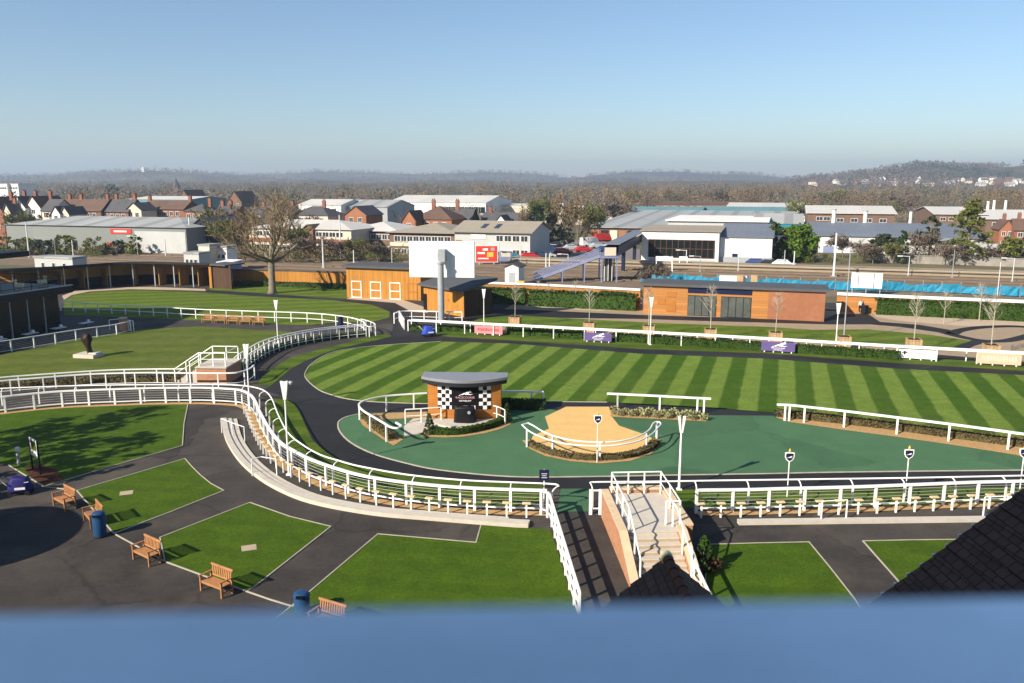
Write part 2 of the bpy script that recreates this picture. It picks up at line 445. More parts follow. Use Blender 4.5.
mat('wood_far', (.135, .092, .056), .95, .3, .03, kind='wood', p={'s': .055, 'cols': [(0, (.045, .040, .022)), (.25, (.11, .075, .045)), (.45, (.14, .115, .05)), (.62, (.20, .14, .08)), (.8, (.24, .15, .075)), (1, (.09, .085, .035))]}, island=.18)
mat('ledge_paint', (.80, .87, .90), .34, .10, 2.2, metal=1.0)
mat('plaster', (.45, .43, .40), .9, .1, .4)
mat('skin', (.50, .30, .21), .6, .05); mat('shirt_white', (.75, .72, .74), .8, .06); mat('cloth_dark', (.02, .02, .03), .85, .2); mat('hair', (.04, .025, .015), .7, .2)
for nm, c in (('car_red', (.45, .02, .02)), ('car_white', (.75, .75, .75)), ('car_black', (.015, .016, .02)), ('car_silver', (.40, .42, .44)), ('car_blue', (.03, .06, .18))):
    mat(nm, c, .25, .03, 1, spec=.6)
mat('tyre', (.015, .015, .015), .9, .1)

# ---------------------------------------------------------------- terrain
def sheet(name, px, z, m, smooth=0, kerb=None, kw=.10, kz=.022, curved=None):
    pts = gpts(px, z, smooth, True)
    o = struct(name, MB().flat(pts), m)
    if kerb:
        pk = gpts(kerb if isinstance(kerb, list) else px, z, 0)
        mb = MB().sweep(pk if isinstance(kerb, list) else pk, rect(kw, .05, 0, .0), closed=not isinstance(kerb, list))
        k = struct('kerb', mb, 'pale_kerb')
    return o

mb = MB(); ys = [-120, 0, 60, 120, 165, 200, 260, 340, 420, 700, 1100, 1500, 2200, 3600, 5200]
for a, b in zip(ys, ys[1:]):
    n = 12
    for k in range(n):
        x0 = -5200 + 10400 * k / n; x1 = -5200 + 10400 * (k + 1) / n
        mb.poly([(x0, a, gz(a)), (x1, a, gz(a)), (x1, b, gz(b)), (x0, b, gz(b))])
struct('ground', mb, 'terrain')

site = [(-75, 8), (95, 8), (95, 75), (at(1030, 310).x, at(1030, 310).y), (at(640, 296).x, at(640, 296).y), (at(400, 283).x, at(400, 283).y), (at(60, 276).x, at(60, 276).y), (-80, 118)]
struct('asphalt_path', MB().flat([(x, y, .006) for x, y in site]), 'asphalt')

# parade ring
sheet('parade_track', [(391, 337), (430, 336), (450, 337.5), (512, 341), (640, 349.5), (768, 354), (896, 363.5), (1024, 371.5), (1150, 382), (1150, 487), (1024, 487), (700, 489.5), (560, 489), (512, 486), (468, 481), (416, 476), (386, 472), (356, 465), (333, 457), (323, 450), (312, 440), (303, 420), (297, 407), (288, 399), (276, 394), (262, 390), (271, 386), (281, 377.5), (291, 369), (306, 361), (331, 351), (356, 345)], .012, 'dark_asphalt')
sheet('parade_track', [(345, 300), (395, 303.5), (408, 312), (416, 322), (440, 337), (391, 339), (393, 325), (391, 314), (378, 305), (300, 300), (205, 292), (205, 290.2), (260, 293.5)], .010, 'dark_asphalt')
# the slightly raised mown oval, with a thin pale edge
lawn = [(305, 377), (308, 368), (313, 363), (322, 357), (338, 351), (366, 347), (396, 344.5), (441, 341.8), (512, 343.8), (640, 354), (768, 359), (896, 369), (1024, 375.5), (1150, 386), (1150, 452), (1024, 440), (900, 425), (775, 413), (712, 408), (607, 402.5), (520, 402), (440, 404), (380, 402.5), (349, 399.5), (331, 395), (317, 389)]
sheet('parade_lawn', lawn, .030, 'ring_turf')
pl = gpts(lawn[:8] + [lawn[-1], ][:0], .030, 4)
struct('kerb', MB().sweep(list(reversed(gpts([(441, 341.8)] + list(reversed(lawn[:7])) + list(reversed(lawn[-7:])), .03, 4))), rect(.06, .05, 0, .0)), 'pale_kerb')
green = [(338, 424), (341, 420), (347, 417), (358, 414.5), (370, 413), (420, 412), (500, 411), (545, 409), (560, 411), (607, 410), (712, 415.5), (777, 416), (896, 433), (1024, 452), (1150, 470), (1150, 470), (1024, 470.5), (843, 472.5), (767, 474), (672, 475.5), (587, 477), (511, 477), (441, 470.5), (406, 463.5), (373, 454), (351, 443), (340, 432)]
sheet('green_enclosure', green, .020, 'green_rubber')
struct('kerb', MB().sweep(gpts([(370, 413), (358, 414.5), (347, 417), (341, 420), (338, 424), (340, 432), (351, 443), (373, 454), (406, 463.5), (441, 470.5), (511, 477), (587, 477), (672, 475.5), (767, 474), (843, 472.5), (1024, 470.5), (1150, 470)], .02, 4), rect(.10, .05)), 'pale_kerb')
sheet('green_enclosure', [(561, 489), (589, 489), (589.5, 512), (557, 512)], .0205, 'green_rubber')
sheet('sand_pad', [(566, 407), (609, 407), (612, 417), (619, 426), (648, 436), (655, 441), (645, 450), (622, 455), (598, 457), (570, 455), (545, 449), (531, 441), (533, 436), (549, 429), (545, 417)], .026, 'sand_rubber')

# grass in the foreground terrace
def plot(px, m, edge=None, z=.028):
    struct('lawn', MB().flat(gpts(px, z)), m)
    e = gpts(edge if edge else px, z)
    struct('kerb', MB().sweep(e, rect(.055, .06, 0, -.012), closed=edge is None), 'pale_kerb')
plot([(-130, 428), (0, 412), (57, 408), (120, 404.5), (188, 404), (184, 424), (182.5, 446), (100, 470), (44, 487), (8, 465), (-130, 430)], 'turf_rich', [(188, 404), (184, 424), (182.5, 446), (100, 470), (44, 487), (8, 465)])
plot([(185, 459), (192, 467), (200, 475), (211, 484), (224, 491), (169, 513), (114, 534), (77, 491)], 'turf_rich')
plot([(250, 503), (290, 517), (331, 527), (256, 586), (247, 592), (165, 562), (160, 538)], 'turf_rich')
plot([(378, 534.5), (430, 539), (476, 543), (481, 525.5), (502, 527.5), (540, 529), (551, 531), (575, 606), (590, 660), (520, 690), (300, 690), (250, 640), (310, 592)], 'turf_rich', [(250, 640), (310, 592), (378, 534.5), (430, 539), (476, 543), (481, 525.5)])
struct('kerb', MB().sweep(gpts([(247, 592), (270, 600), (293, 607), (310, 592)], .02), rect(.055, .05)), 'pale_kerb')
struct('kerb', MB().sweep(gpts([(44, 487), (77, 491)], .02), rect(.055, .05)), 'pale_kerb')
struct('kerb', MB().sweep(gpts([(114, 534), (165, 562)], .02), rect(.055, .05)), 'pale_kerb')
plot([(708, 545), (760, 543.5), (809, 542.5), (830, 568), (855, 600), (880, 640), (712, 640), (704, 600)], 'turf_rich')
plot([(863, 541.5), (910, 540.5), (1050, 539), (1050, 640), (940, 640), (897, 580)], 'turf_rich')
# verges either side of the track
sheet('verge', [(391, 337), (356, 345), (331, 351), (306, 361), (291, 369), (281, 377.5), (271, 386), (257, 385), (259, 380), (270, 370), (290, 358), (320, 349.5), (345, 343.5), (375, 335.5), (385, 333.5)], .024, 'turf_faint')
sheet('verge', [(288, 399), (297, 407), (303, 420), (312, 440), (323, 450), (333, 457), (356, 465), (386, 472), (416, 476), (468, 481), (545, 486), (545, 503), (507, 507), (467, 506), (428, 502), (392, 496), (360, 490), (332, 481), (309, 466), (292, 450), (278, 435), (268, 418), (266, 405), (272, 399)], .024, 'turf_faint')
sheet('verge', [(604, 491), (700, 490), (1024, 487.5), (1090, 487), (1090, 503), (1024, 504), (705, 508), (604, 510)], .024, 'turf_faint')
sheet('verge', [(430, 334), (452, 331), (512, 334), (640, 342), (768, 349), (896, 357), (1030, 364), (1100, 369), (1100, 377.5), (1024, 371.2), (896, 363.2), (768, 353.7), (640, 349), (512, 340.7), (450, 337)], .024, 'turf_faint')
# lawns behind the rails
sheet('lawn', [(-60, 390), (0, 380), (100, 375), (170, 372.5), (195, 371), (235, 359), (256, 348.5), (280, 338.5), (301, 332.5), (256, 330), (200, 326.5), (142, 329.5), (70, 341), (0, 355.5), (-60, 368)], .024, 'turf_statue')
sheet('lawn', [(64, 301), (75, 295), (95, 292), (130, 290), (190, 292), (256, 296.5), (330, 300), (372, 305), (390, 312), (389, 318), (372, 322), (340, 322.5), (306, 325.5), (256, 323.5), (150, 318.5), (64, 315)], .024, 'turf_far')
sheet('lawn', [(208, 288), (236, 284), (345, 286), (349, 298.5), (300, 296), (256, 293), (212, 290.3)], .024, 'turf_far')
sheet('lawn', [(518, 315.5), (587, 319.5), (652, 323), (767, 327), (813, 330), (868, 329.5), (930, 335), (971, 341), (945, 350), (896, 347.5), (768, 340.5), (640, 333.5), (512, 326), (470, 323), (480, 318)], .024, 'turf_far')
sheet('gravel_path', [(520, 300), (640, 303), (830, 311), (880, 311), (1040, 320), (1150, 330), (1150, 372), (1024, 362), (930, 354), (768, 345), (640, 338), (512, 331), (470, 326), (500, 312)], .012, 'gravel_path')
sheet('dark_path', [(440, 309), (520, 309.5), (640, 315), (700, 317), (824, 319.5), (836, 314), (868, 314), (880, 322), (920, 325), (950, 330), (953, 335), (935, 332), (900, 327), (870, 324.5), (830, 324.5), (700, 321), (640, 319), (560, 318), (500, 319), (440, 324)], .018, 'dark_asphalt')
struct('dark_path', MB().sweep(gpts([(940, 331), (955, 335.5), (980, 340.5), (1005, 341), (1028, 336), (1040, 331), (1024, 327), (1000, 326.5), (975, 328), (958, 331), (952, 334)], .020, 4), [(-.65, 0), (.65, 0)]), 'dark_asphalt')
struct('dark_path', MB().sweep(gpts([(985, 341), (968, 344), (955, 350)], .022, 4), [(-.8, 0), (.8, 0)]), 'dark_asphalt')
sheet('buff_path', [(62, 296), (75, 291), (110, 287.5), (150, 287), (205, 289), (206, 291), (180, 290.3), (130, 289.3), (90, 291.5), (72, 295), (64, 300)], .020, 'buff_path')
sheet('buff_path', [(346, 296), (400, 299), (424, 307), (428, 313), (412, 312), (395, 303), (360, 300), (347, 299)], .020, 'buff_path')
sheet('buff_path', [(525, 299), (640, 303), (650, 309), (600, 311), (525, 307)], .016, 'buff_path')
sheet('buff_path', [(872, 311), (1040, 318), (1040, 327), (960, 326), (900, 321), (876, 317)], .016, 'buff_path')
for px, py in ((126.5, 493.5), (249, 548.5)):
    p = at(px, py); struct('stone_slab', MB().box((p.x, p.y, .03), (.62, .55, .03), .35), 'stone_slab')
sheet('mulch_bed', [(44, 486), (64, 480), (56, 470), (40, 465), (24, 468), (30, 477)], .034, 'mulch')

# terrace beside the near rail, its stone steps
STEP = gpts([(221, 421), (225, 440), (236, 459), (252, 475), (275, 490), (310, 504), (370, 515.5), (430, 521), (505, 527), (528, 528.5)], 0, 5)
for i, (h, off) in enumerate(((.20, 0), (.135, .33), (.07, .66))):
    pts = offset(STEP, off + .18)
    if i == 2: pts = pts[:-5]
    struct('terrace_step', MB().sweep([p + Vector((0, 0, h / 2 + .004)) for p in pts], rect(.325, h)), 'cream_stone')
mb = MB(); a = gpts([(738, 524), (1060, 520)], 0)
struct('terrace_step', MB().sweep([p + Vector((0, 0, .066)) for p in a], rect(.32, .12)), 'cream_stone')
a = gpts([(738, 521.4), (1060, 517.4)], 0)
struct('terrace_step', MB().sweep([p + Vector((0, 0, .036)) for p in a], rect(.30, .06)), 'cream_stone')

# hills
def pchip(tab, x):
    if x <= tab[0][0]: return tab[0][1]
    for (a, b), (c, d) in zip(tab, tab[1:]):
        if x <= c:
            t = (x - a) / (c - a); t = t * t * (3 - 2 * t); return b + (d - b) * t
    return tab[-1][1]
def hill(name, prof, Y0, Y1, m, amp, x0=-400, x1=1424, nx_=190, ny_=34, trees=0.0):
    mb = MB(); W0 = xcol(x0, Y1); W1 = xcol(x1, Y1); idx = {}
    for j in range(ny_ + 1):
        t = j / ny_; Y = Y0 + (Y1 - Y0) * t
        for i in range(nx_ + 1):
            X = W0 + (W1 - W0) * i / nx_
            px = CX + F * X / fdep(Y, 0)
            top = zrow(pchip(prof, px), Y0 + (Y1 - Y0) * .8)
            s = min(1, t / .8); s = s * s * (3 - 2 * s)
            z = 2.8 + (top - 2.8) * s
            nz = noise.fractal(Vector((X * .004, Y * .004, 1.3)), .9, 2.2, 5) * amp + noise.noise(Vector((X * .03, Y * .03, 5))) * trees
            z += nz * s
            if j == 0 or i in (0, nx_): z = 0
            mb.v.append((X, Y, z))
    n = nx_ + 1
    for j in range(ny_):
        for i in range(nx_): mb.f.append((j * n + i, j * n + i + 1, (j + 1) * n + i + 1, (j + 1) * n + i))
    return struct(name, mb, m, smooth=True)
hill('hills', [(-400, 178), (-60, 177), (40, 176), (120, 172), (210, 174), (260, 176), (330, 172.5), (420, 175), (490, 173), (530, 175), (572, 178.5), (600, 175), (640, 172.5), (740, 174.5), (800, 180), (900, 181), (1400, 178)], 3000, 4600, 'hill', 10, trees=5)
hill('hills', [(-400, 182), (780, 182), (820, 179), (860, 174), (890, 169), (918, 165.5), (940, 166), (965, 167.5), (1000, 167), (1030, 165), (1100, 166), (1424, 172)], 1500, 2300, 'hill_near', 5, trees=4)
hill('hills', [(-400, 181), (30, 180), (90, 174), (140, 171.5), (190, 173), (240, 179), (300, 183), (560, 183.5), (570, 181.5), (605, 178), (625, 178), (655, 182), (700, 184), (1424, 184)], 2300, 2900, 'hill', 4, trees=3)
# ---------------------------------------------------------------- white rails
def tops(px, z, smooth=5):
    w = [at(x, y, z) for x, y in px]
    w = [Vector((p.x, p.y, 0)) for p in w]
    return cat_rom(w, smooth) if smooth else w

def fence(label, pts, h=1.15, step=2.0, rails=((1.15, .13, .09),), post=(.09, .09), wires=(), group=None, at_px=None, name='running_rail', cat='rail', m='white_pvc', arm=0.0, ends=True, cap=0.0, n=None):
    o = pts[0].copy(); o.z = 0
    t = thing(name, label, cat, o, 0, group)
    for z, w, hh in rails:
        pr = circ(w / 2, 10) if abs(w - hh) < 1e-6 else rect(w, hh)
        MB().sweep([p + Vector((0, 0, z)) for p in pts], pr).build('rail' if z > .6 * h else 'lower_rail', m, t, o)
    for z in wires:
        MB().sweep([p + Vector((0, 0, z)) for p in pts], rect(.010, .010)).build('wire', 'steel_pale', t, o)
    ph = (rails[0][0] - rails[0][2] / 2) + cap if not arm else h - .28
    pm = MB().box((0, 0, ph / 2), (post[0], post[1], ph))
    proto = None
    if at_px:
        spots = []
        for x, y in at_px:
            p = at(x, y); j = min(range(len(pts)), key=lambda k: (pts[k] - p).length); q = pts[min(j + 1, len(pts) - 1)] - pts[max(j - 1, 0)]
            spots.append((pts[j], q.normalized()))
    else: spots = resample(pts, step, n)
    ap = None
    for p, tg in spots:
        nr = Vector((tg.y, -tg.x, 0)); q = p + nr * arm - o; rz = math.atan2(tg.y, tg.x)
        if proto is None:
            proto = pm.build('post', m, t, bevel=.01); proto.location = q; proto.rotation_euler = (0, 0, rz)
            if arm:
                a = [(0, 0, ph - .01)] + [(0, (1 - math.cos(k * math.pi / 12)) * arm * 1.0, ph - .01 + math.sin(k * math.pi / 12) * (h - ph)) for k in range(1, 7)]
                ap = MB().tube(a, .032, 8).build('curved_arm', m, proto)
        else:
            c = inst(proto, t, q, rz)
            if arm:
                d = ap.copy(); col.objects.link(d); d.parent = c
    return t

WHITE_TOP = [(-120, 408), (-50, 401), (0, 397), (23, 394.5), (57, 391.5), (88, 390), (119, 389), (150, 388), (179, 387.7), (206, 387.7), (232, 389), (242, 390.5), (250, 394.5), (255, 401), (260, 412.5), (270, 430), (281, 443), (296, 452), (310, 459), (332, 467), (360, 475), (392, 480.5), (428, 484.7), (467, 487.7), (507, 489.3), (547, 490.5)]
NEAR = tops(WHITE_TOP, 1.15)
fence('long white rail with wire strands curving from the dark pavilion to the stepped fence', NEAR, 1.15, 1.75, ((1.15, .16, .10), (.24, .07, .06)), (.13, .10), wires=(.45, .62, .79, .96), cap=.03)
NEAR2 = tops([(697, 490.5), (706, 490), (746, 489.6), (785, 488.5), (825, 487.6), (864, 486.5), (903, 485), (941, 483.5), (980, 482), (1024, 481), (1150, 478)], 1.15)
fence('straight white rail with wire strands running from the brick stairs beside the perches', NEAR2, 1.15, 1.75, ((1.15, .16, .10), (.24, .07, .06)), (.13, .10), wires=(.45, .62, .79, .96), cap=.03)
RING = tops([(-120, 398), (-50, 391), (0, 388.5), (60, 386.2), (120, 385), (190, 384.7), (227, 384.8), (246, 386), (259, 388.5), (267, 392.5), (272.5, 400), (278, 414), (288, 432.5), (303, 445), (321, 455), (340, 461), (358.5, 466), (406, 474.5), (461, 480), (511, 482.3), (552, 484), (559, 486)], 1.15)
fence('white rail on curved arms along the dark track, left of the horse gap'.replace(', left of', ' before'), RING, 1.15, 2.45, ((1.15, .085, .085),), (.085, .085), arm=.42)
RING2 = tops([(590, 482.5), (600, 482), (660, 481.5), (720, 480.5), (773, 479.8), (830, 479), (890, 478.2), (946, 477.2), (1004, 476), (1150, 473)], 1.15)
fence('white rail on curved arms along the green surface beyond the brick stairs', RING2, 1.15, 2.55, ((1.15, .085, .085),), (.085, .085), arm=.42)
fence('white rail along the far edge of the walkway beside the statue lawn', tops([(-60, 388), (0, 381), (37, 378), (70, 375.3), (97, 373.8), (124, 373), (152, 372.6), (190, 373), (230, 373), (242, 371.5), (250, 368.5), (254, 365)], 1.15), 1.15, 2.1, ((1.15, .11, .09), (.35, .05, .05)), (.09, .09))
fence('second white rail set just behind the walkway rail by the brick dais', tops([(-60, 384), (0, 377.5), (60, 373), (110, 370), (150, 369), (188, 368.8)], 1.15), 1.15, 2.4, ((1.15, .10, .08),), (.09, .09))
CURVE = tops([(243, 360), (248, 355), (258, 348.5), (271, 341.5), (293, 335), (321, 330), (350, 326.8), (366, 325.5)], 1.15)
fence('closely posted white balustrade on the ring side of the curving left bank'.replace(' left', ''), CURVE, 1.15, .95, ((1.15, .10, .08), (.30, .05, .05)), (.07, .07), wires=(.5, .7, .9))
fence('closely posted white balustrade on the lawn side of the curving bank', offset(CURVE, .85), 1.15, .95, ((1.15, .10, .08), (.30, .05, .05)), (.07, .07), wires=(.5, .7, .9))
fence('white two-bar fence between the far lawn and the wooden bench row', tops([(60, 301.5), (100, 304), (150, 306.5), (200, 309.2), (256, 311.2), (306, 312.8), (336, 315.3), (354, 318.3), (363, 321.5), (366, 325)], 1.15), 1.15, 2.0, ((1.15, .11, .09), (.5, .07, .06)), (.09, .09))
fence('white looped rail end where the dark path enters the ring', tops([(361, 319), (370, 321.5), (375, 324), (374.5, 326), (369, 326.5), (364, 325)], 1.1, 6), 1.1, 1.2, ((1.1, .09, .09),), (.08, .08))
FAR = tops([(408, 320.3), (445, 322), (495, 324.7), (512, 325.5), (640, 332), (768, 339), (896, 346.5), (1024, 353.5), (1150, 360)], 1.15, 3)
fence('broad white rail with banners along the far side of the striped lawn', FAR, 1.15, 3.1, ((1.15, .30, .12),), (.10, .10))
fence('second white rail standing behind the banner rail across the ring', offset(FAR, .95), 1.1, 3.4, ((1.1, .12, .09),), (.09, .09))
fence('white corral rail around the foot of the big screen column', tops([(394, 313.5), (400, 311.5), (412, 310.8), (436, 311.5), (462, 312)], 1.15, 4), 1.15, 1.5, ((1.15, .14, .10), (.5, .06, .06)), (.10, .10))
fence('short white corral rail beside the path into the ring', tops([(399, 311), (402, 316.5), (404, 319)], 1.15, 2), 1.15, 1.0, ((1.15, .12, .09), (.5, .06, .06)), (.10, .10))
# kiosk and island rails
fence('curved white rail around the bark bed beside the presentation stand', tops([(427, 393), (405, 394.3), (386, 396), (370, 399), (361.5, 402), (358.7, 405.5), (363, 410.5), (372, 416), (383, 422.5), (390, 426.8), (397, 428), (401, 426), (396, 422.5)], 1.1, 5), 1.1, 2, ((1.1, .10, .09),), (.10, .10), at_px=[(414, 410), (387, 413), (366, 420), (374, 431), (390, 441)])
loop = tops([(522, 424.8), (529, 431), (540, 436.5), (555, 441.5), (575, 445), (600, 446), (620, 444.7), (640, 440.5), (652, 434), (657.5, 428), (661, 424), (658, 421.8), (653.5, 423), (649, 430), (638, 436.5), (620, 441), (600, 442.2), (577, 441), (557, 437), (543, 431.5), (534, 426), (528, 423)], 1.1, 4)
loop.append(loop[0])
fence('crescent-shaped double white rail around the sandy pad on the green surface', loop, 1.1, 2, ((1.1, .09, .09),), (.10, .09), at_px=[(531, 446), (552, 454.5), (602, 461.5), (645, 449), (656, 439)])
fence('short white rail above the pale flower bed at the lawn edge', tops([(607, 393.5), (625, 394.3), (660, 396), (690, 397.6), (711, 398.6)], 1.05, 3), 1.05, 2, ((1.05, .16, .12),), (.12, .10), at_px=[(615.5, 407), (618.5, 407.2), (657, 408.5), (696, 411), (700.5, 411.3)])
fence('short white rail in the shadow of the presentation stand', tops([(500, 391.5), (520, 391.5), (543.5, 392)], 1.05, 2), 1.05, 2, ((1.05, .16, .12),), (.12, .10), at_px=[(527, 405), (538, 405)])
fence('white single-bar rail over the hedge between green surface and striped lawn', tops([(777, 404.5), (790, 405), (805, 406.6), (845, 411), (898, 417.5), (950, 424), (1004, 431.2), (1024, 434), (1150, 450)], 1.1, 3), 1.1, 2, ((1.1, .15, .12),), (.12, .10), at_px=[(786.5, 421), (789.5, 421), (804.5, 423.5), (845.5, 428.7), (898.5, 435.5), (950, 442.7), (1004.5, 451.2), (1060, 459)])
fence('white handrail beside the pale ramp up to the presentation stand', tops([(405, 409.5), (421, 408.7), (441, 407.2)], 1.0, 2), 1.0, 2, ((1.0, .07, .07), (.55, .05, .05)), (.08, .08), at_px=[(405.5, 435), (421.5, 431), (441, 423.5)], name='handrail', cat='handrail')
fence('white handrail at the conifer end of the presentation stand', tops([(489, 405), (497, 406.5), (505, 410)], 1.0, 2), 1.0, 2, ((1.0, .07, .07), (.5, .05, .05)), (.08, .08), at_px=[(489.5, 418), (499, 421), (504.5, 424)], name='handrail', cat='handrail')
# stepped fence left of the horse walk
sf = [at(549, 516.5), at(579, 622)]; sf = [sf[0].lerp(sf[1], k / 12) for k in range(13)]
fence('white stepped fence with a thick top board beside the horse walk', sf, 1.15, 1.15, ((1.13, .09, .16), (.62, .04, .14), (.2, .04, .1)), (.11, .11), name='board_fence', cat='fence', cap=.1)
fence('white gate post pair with a short bar at the horse gap', [at(541.5, 515), at(548, 517.5)], 1.25, 1, ((1.2, .09, .09), (.3, .07, .07)), (.13, .13), cap=.1, n=1)
fence('white gate posts with a short bar against the brick stair wall', [at(590.5, 514.5), at(600, 514.5)], 1.25, 1, ((1.2, .09, .09), (.3, .07, .07)), (.15, .13), cap=.1, n=1)
fence('white sloping handrail on the lawn side of the brick stairs', [at(690, 572), at(694, 590), at(716, 640)], 1.1, 1.3, ((1.1, .08, .10), (.55, .05, .05)), (.08, .08), name='handrail', cat='handrail')
fence('white handrail at the stepped end of the curved stone terrace', [at(222, 433), at(234, 438), at(245, 442)], .95, 1.2, ((.95, .05, .05),), (.05, .05), name='handrail', cat='handrail')
fence('white handrail across the middle of the curved stone terrace', [at(252.5, 476), at(262, 473.5), at(277, 476)], .95, 2, ((.95, .05, .05),), (.05, .05), name='handrail', cat='handrail', n=1)
for i, (a, b) in enumerate((((821, 520.5), (846, 519)), ((983, 516), (1006, 515)))):
    fence(('white hoop handrail on the stone step below the shield signs', 'white hoop handrail on the stone step nearest the dark tiled gable')[i].replace('nearest', 'beside'), [at(*a), at(*b)], .95, 2, ((.95, .055, .055),), (.06, .06), name='handrail', cat='handrail', n=1)
fence('low white rail with glazed panels around the dark pavilion terrace', tops([(-40, 347), (0, 341.5), (40, 335.5), (78, 329.5), (112, 325), (130, 321)], 1.1, 3), 1.1, 2.1, ((1.1, .11, .08), (.15, .05, .05)), (.12, .09), wires=(.35, .5, .65, .8, .95), cap=.02)
fence('white rail hoop beside the small brick pier', tops([(109, 320), (122, 319), (133, 321)], 1.1, 2), 1.1, 1.2, ((1.1, .08, .08),), (.08, .08))
bp = thing('brick_pier', 'small brick pier with a pale cap at the terrace rail corner', 'pier', at(124, 330.5))
MB().box((0, 0, .65), (.62, .62, 1.3)).build('shaft', 'brick_red', bp); MB().box((0, 0, 1.35), (.72, .72, .1)).build('cap', 'cream_stone', bp)

# bark strip under the near rails and the wooden perches
struct('bark_strip', MB().sweep([p + Vector((0, 0, .034)) for p in offset(NEAR, -.12)], [(-.26, 0), (.26, 0)]), 'bark_chip')
struct('bark_strip', MB().sweep([p + Vector((0, 0, .034)) for p in offset(NEAR2, -.12)], [(-.26, 0), (.26, 0)]), 'bark_chip')
perch0 = None; npch = 0
def perch(p, rz, label):
    global perch0
    if perch0 is None:
        t = thing('perch_seat', label, 'perch', p, rz, 'wooden-topped perches along the rail')
        MB().box((0, 0, .34), (.075, .075, .68)).build('post', 'white_pvc', t)
        MB().box((0, 0, .715), (.40, .20, .065)).build('seat_top', 'perch_top', t, bevel=.015)
        MB().box((0, 0, .66), (.22, .06, .03)).build('bracket', 'white_pvc', t)
        perch0 = t
    else: dup(perch0, p, rz, label)
st = [(p, t) for p, t in resample(offset(NEAR, -.58), .93)]
st = [(p, t) for p, t in st if p.x > at(244, 410).x and (p.x > at(262, 430).x or p.y < at(246, 404).y)]
st = [(p, t) for p, t in st if p.x < at(538, 520).x]
for k, (p, t) in enumerate(reversed(st)):
    perch(p, math.atan2(t.y, t.x), f'{ORD[k]} wooden perch on a white post counted from the stepped fence')
for k, (p, t) in enumerate([q for q in resample(offset(NEAR2, -.58), .93) if q[0].x < 24]):
    perch(p, math.atan2(t.y, t.x), f'{ORD[k]} wooden perch on a white post counted from the brick stairs')

# ---------------------------------------------------------------- brick stairs to the raised platform
S = thing('viewing_stair', 'red brick stair and raised platform with cream copings and white handrails', 'stairs', (4.42, 32.35, 0), R(3.0))
Z = 1.22
MB().box((1.62, 2.20, Z / 2 - .02), (2.5, 4.3, Z - .04)).build('core', 'brick_red', S)
MB().box((1.62, 2.16, Z - .02), (2.49, 4.36, .05)).build('deck', 'cream_stone', S); MB().box((1.43, .03, Z - .13), (2.12, .05, .16)).build('riser', 'cream_stone', S)
prof_l = [(-3.1, .18), (0, 1.30), (4.5, 1.30)]
def sidewall(x, w, pts, name):
    mb = MB(); cop = MB()
    for (a, za), (b, zb) in zip(pts, pts[1:]):
        i = len(mb.v)
        for xx in (x - w / 2, x + w / 2):
            mb.v += [(xx, a, 0), (xx, b, 0), (xx, b, zb), (xx, a, za)]
        for q in ((0, 3, 2, 1), (4, 5, 6, 7), (0, 1, 5, 4), (1, 2, 6, 5), (2, 3, 7, 6), (3, 0, 4, 7)): mb.f.append(tuple(i + k for k in q))
        i = len(cop.v); e = .03
        for xx in (x - w / 2 - e, x + w / 2 + e):
            cop.v += [(xx, a, za + .004), (xx, b, zb + .004), (xx, b, zb + .09), (xx, a, za + .09)]
        for q in ((0, 3, 2, 1), (4, 5, 6, 7), (0, 1, 5, 4), (1, 2, 6, 5), (2, 3, 7, 6), (3, 0, 4, 7)): cop.f.append(tuple(i + k for k in q))
    w_ = mb.build(name, 'brick_red', S, fix=True); cop.build('coping', 'coping_tan', w_, fix=True)
sidewall(.16, .28, [(-3.1, .18), (-.2, 1.30), (4.5, 1.30)], 'side_wall')
sidewall(2.66, .30, [(-3.1, .18), (-.2, 1.26), (.28, 1.30)], 'side_wall')
sidewall(3.02, .36, [(.3, 1.30), (4.5, 1.30)], 'side_wall')
mb = MB().box((1.62, 4.52, .68), (2.4, .28, 1.36)); w_ = mb.build('end_wall', 'brick_red', S); MB().box((1.62, 4.52, 1.41), (2.44, .34, .09)).build('coping', 'coping_tan', w_)
for k in range(7):
    z = Z * (7 - k) / 8 ; MB().box((1.43, -.02 - .32 * (k + .5), z / 2), (2.14, .318, z)).build('step', 'cream_stone', S, bevel=.012); MB().box((1.43, -.02 - .32 * (k + 1) - .006, z - .10), (2.10, .012, .12)).build('riser', 'step_riser', S)
def rail(name, pts, r=.026, parent=None):
    return MB().tube(pts, r, 8).build(name, 'white_pvc', parent or S)
hz = Z + 1.08
hl = rail('handrail', [(.42, -2.5, 1.18), (.42, 0, hz), (.42, 4.2, hz), (2.72, 4.2, hz), (2.72, 1.6, hz), (2.72, .62, hz - .02), (2.02 + .1, .62, hz - .02)], .035)
rail('mid_rail', [(.42, 0, Z + .55), (.42, 4.2, Z + .55), (2.72, 4.2, Z + .55), (2.72, .62, Z + .55)], .02, None)
for x, y, z0 in ((.42, 0, Z), (.42, 1.4, Z), (.42, 2.8, Z), (.42, 4.2, Z), (1.2, 4.2, Z), (1.95, 4.2, Z), (2.72, 4.2, Z), (2.72, 2.4, Z), (2.72, .62, Z), (2.12, .62, Z), (.42, -1.3, .62), (.42, -2.45, .1)):
    MB().box((x, y, z0 + .54), (.06, .06, 1.08)).build('rail_post', 'white_pvc', S)
rail('handrail', [(2.38, .5, hz - .02), (2.40, -.1, hz - .02), (2.44, -2.6, 1.12)], .035)
for x, y, z0 in ((2.38, .45, Z), (2.41, -1.1, .70), (2.43, -2.45, .1)):
    MB().box((x, y, z0 + .53), (.06, .06, 1.06)).build('rail_post', 'white_pvc', S)

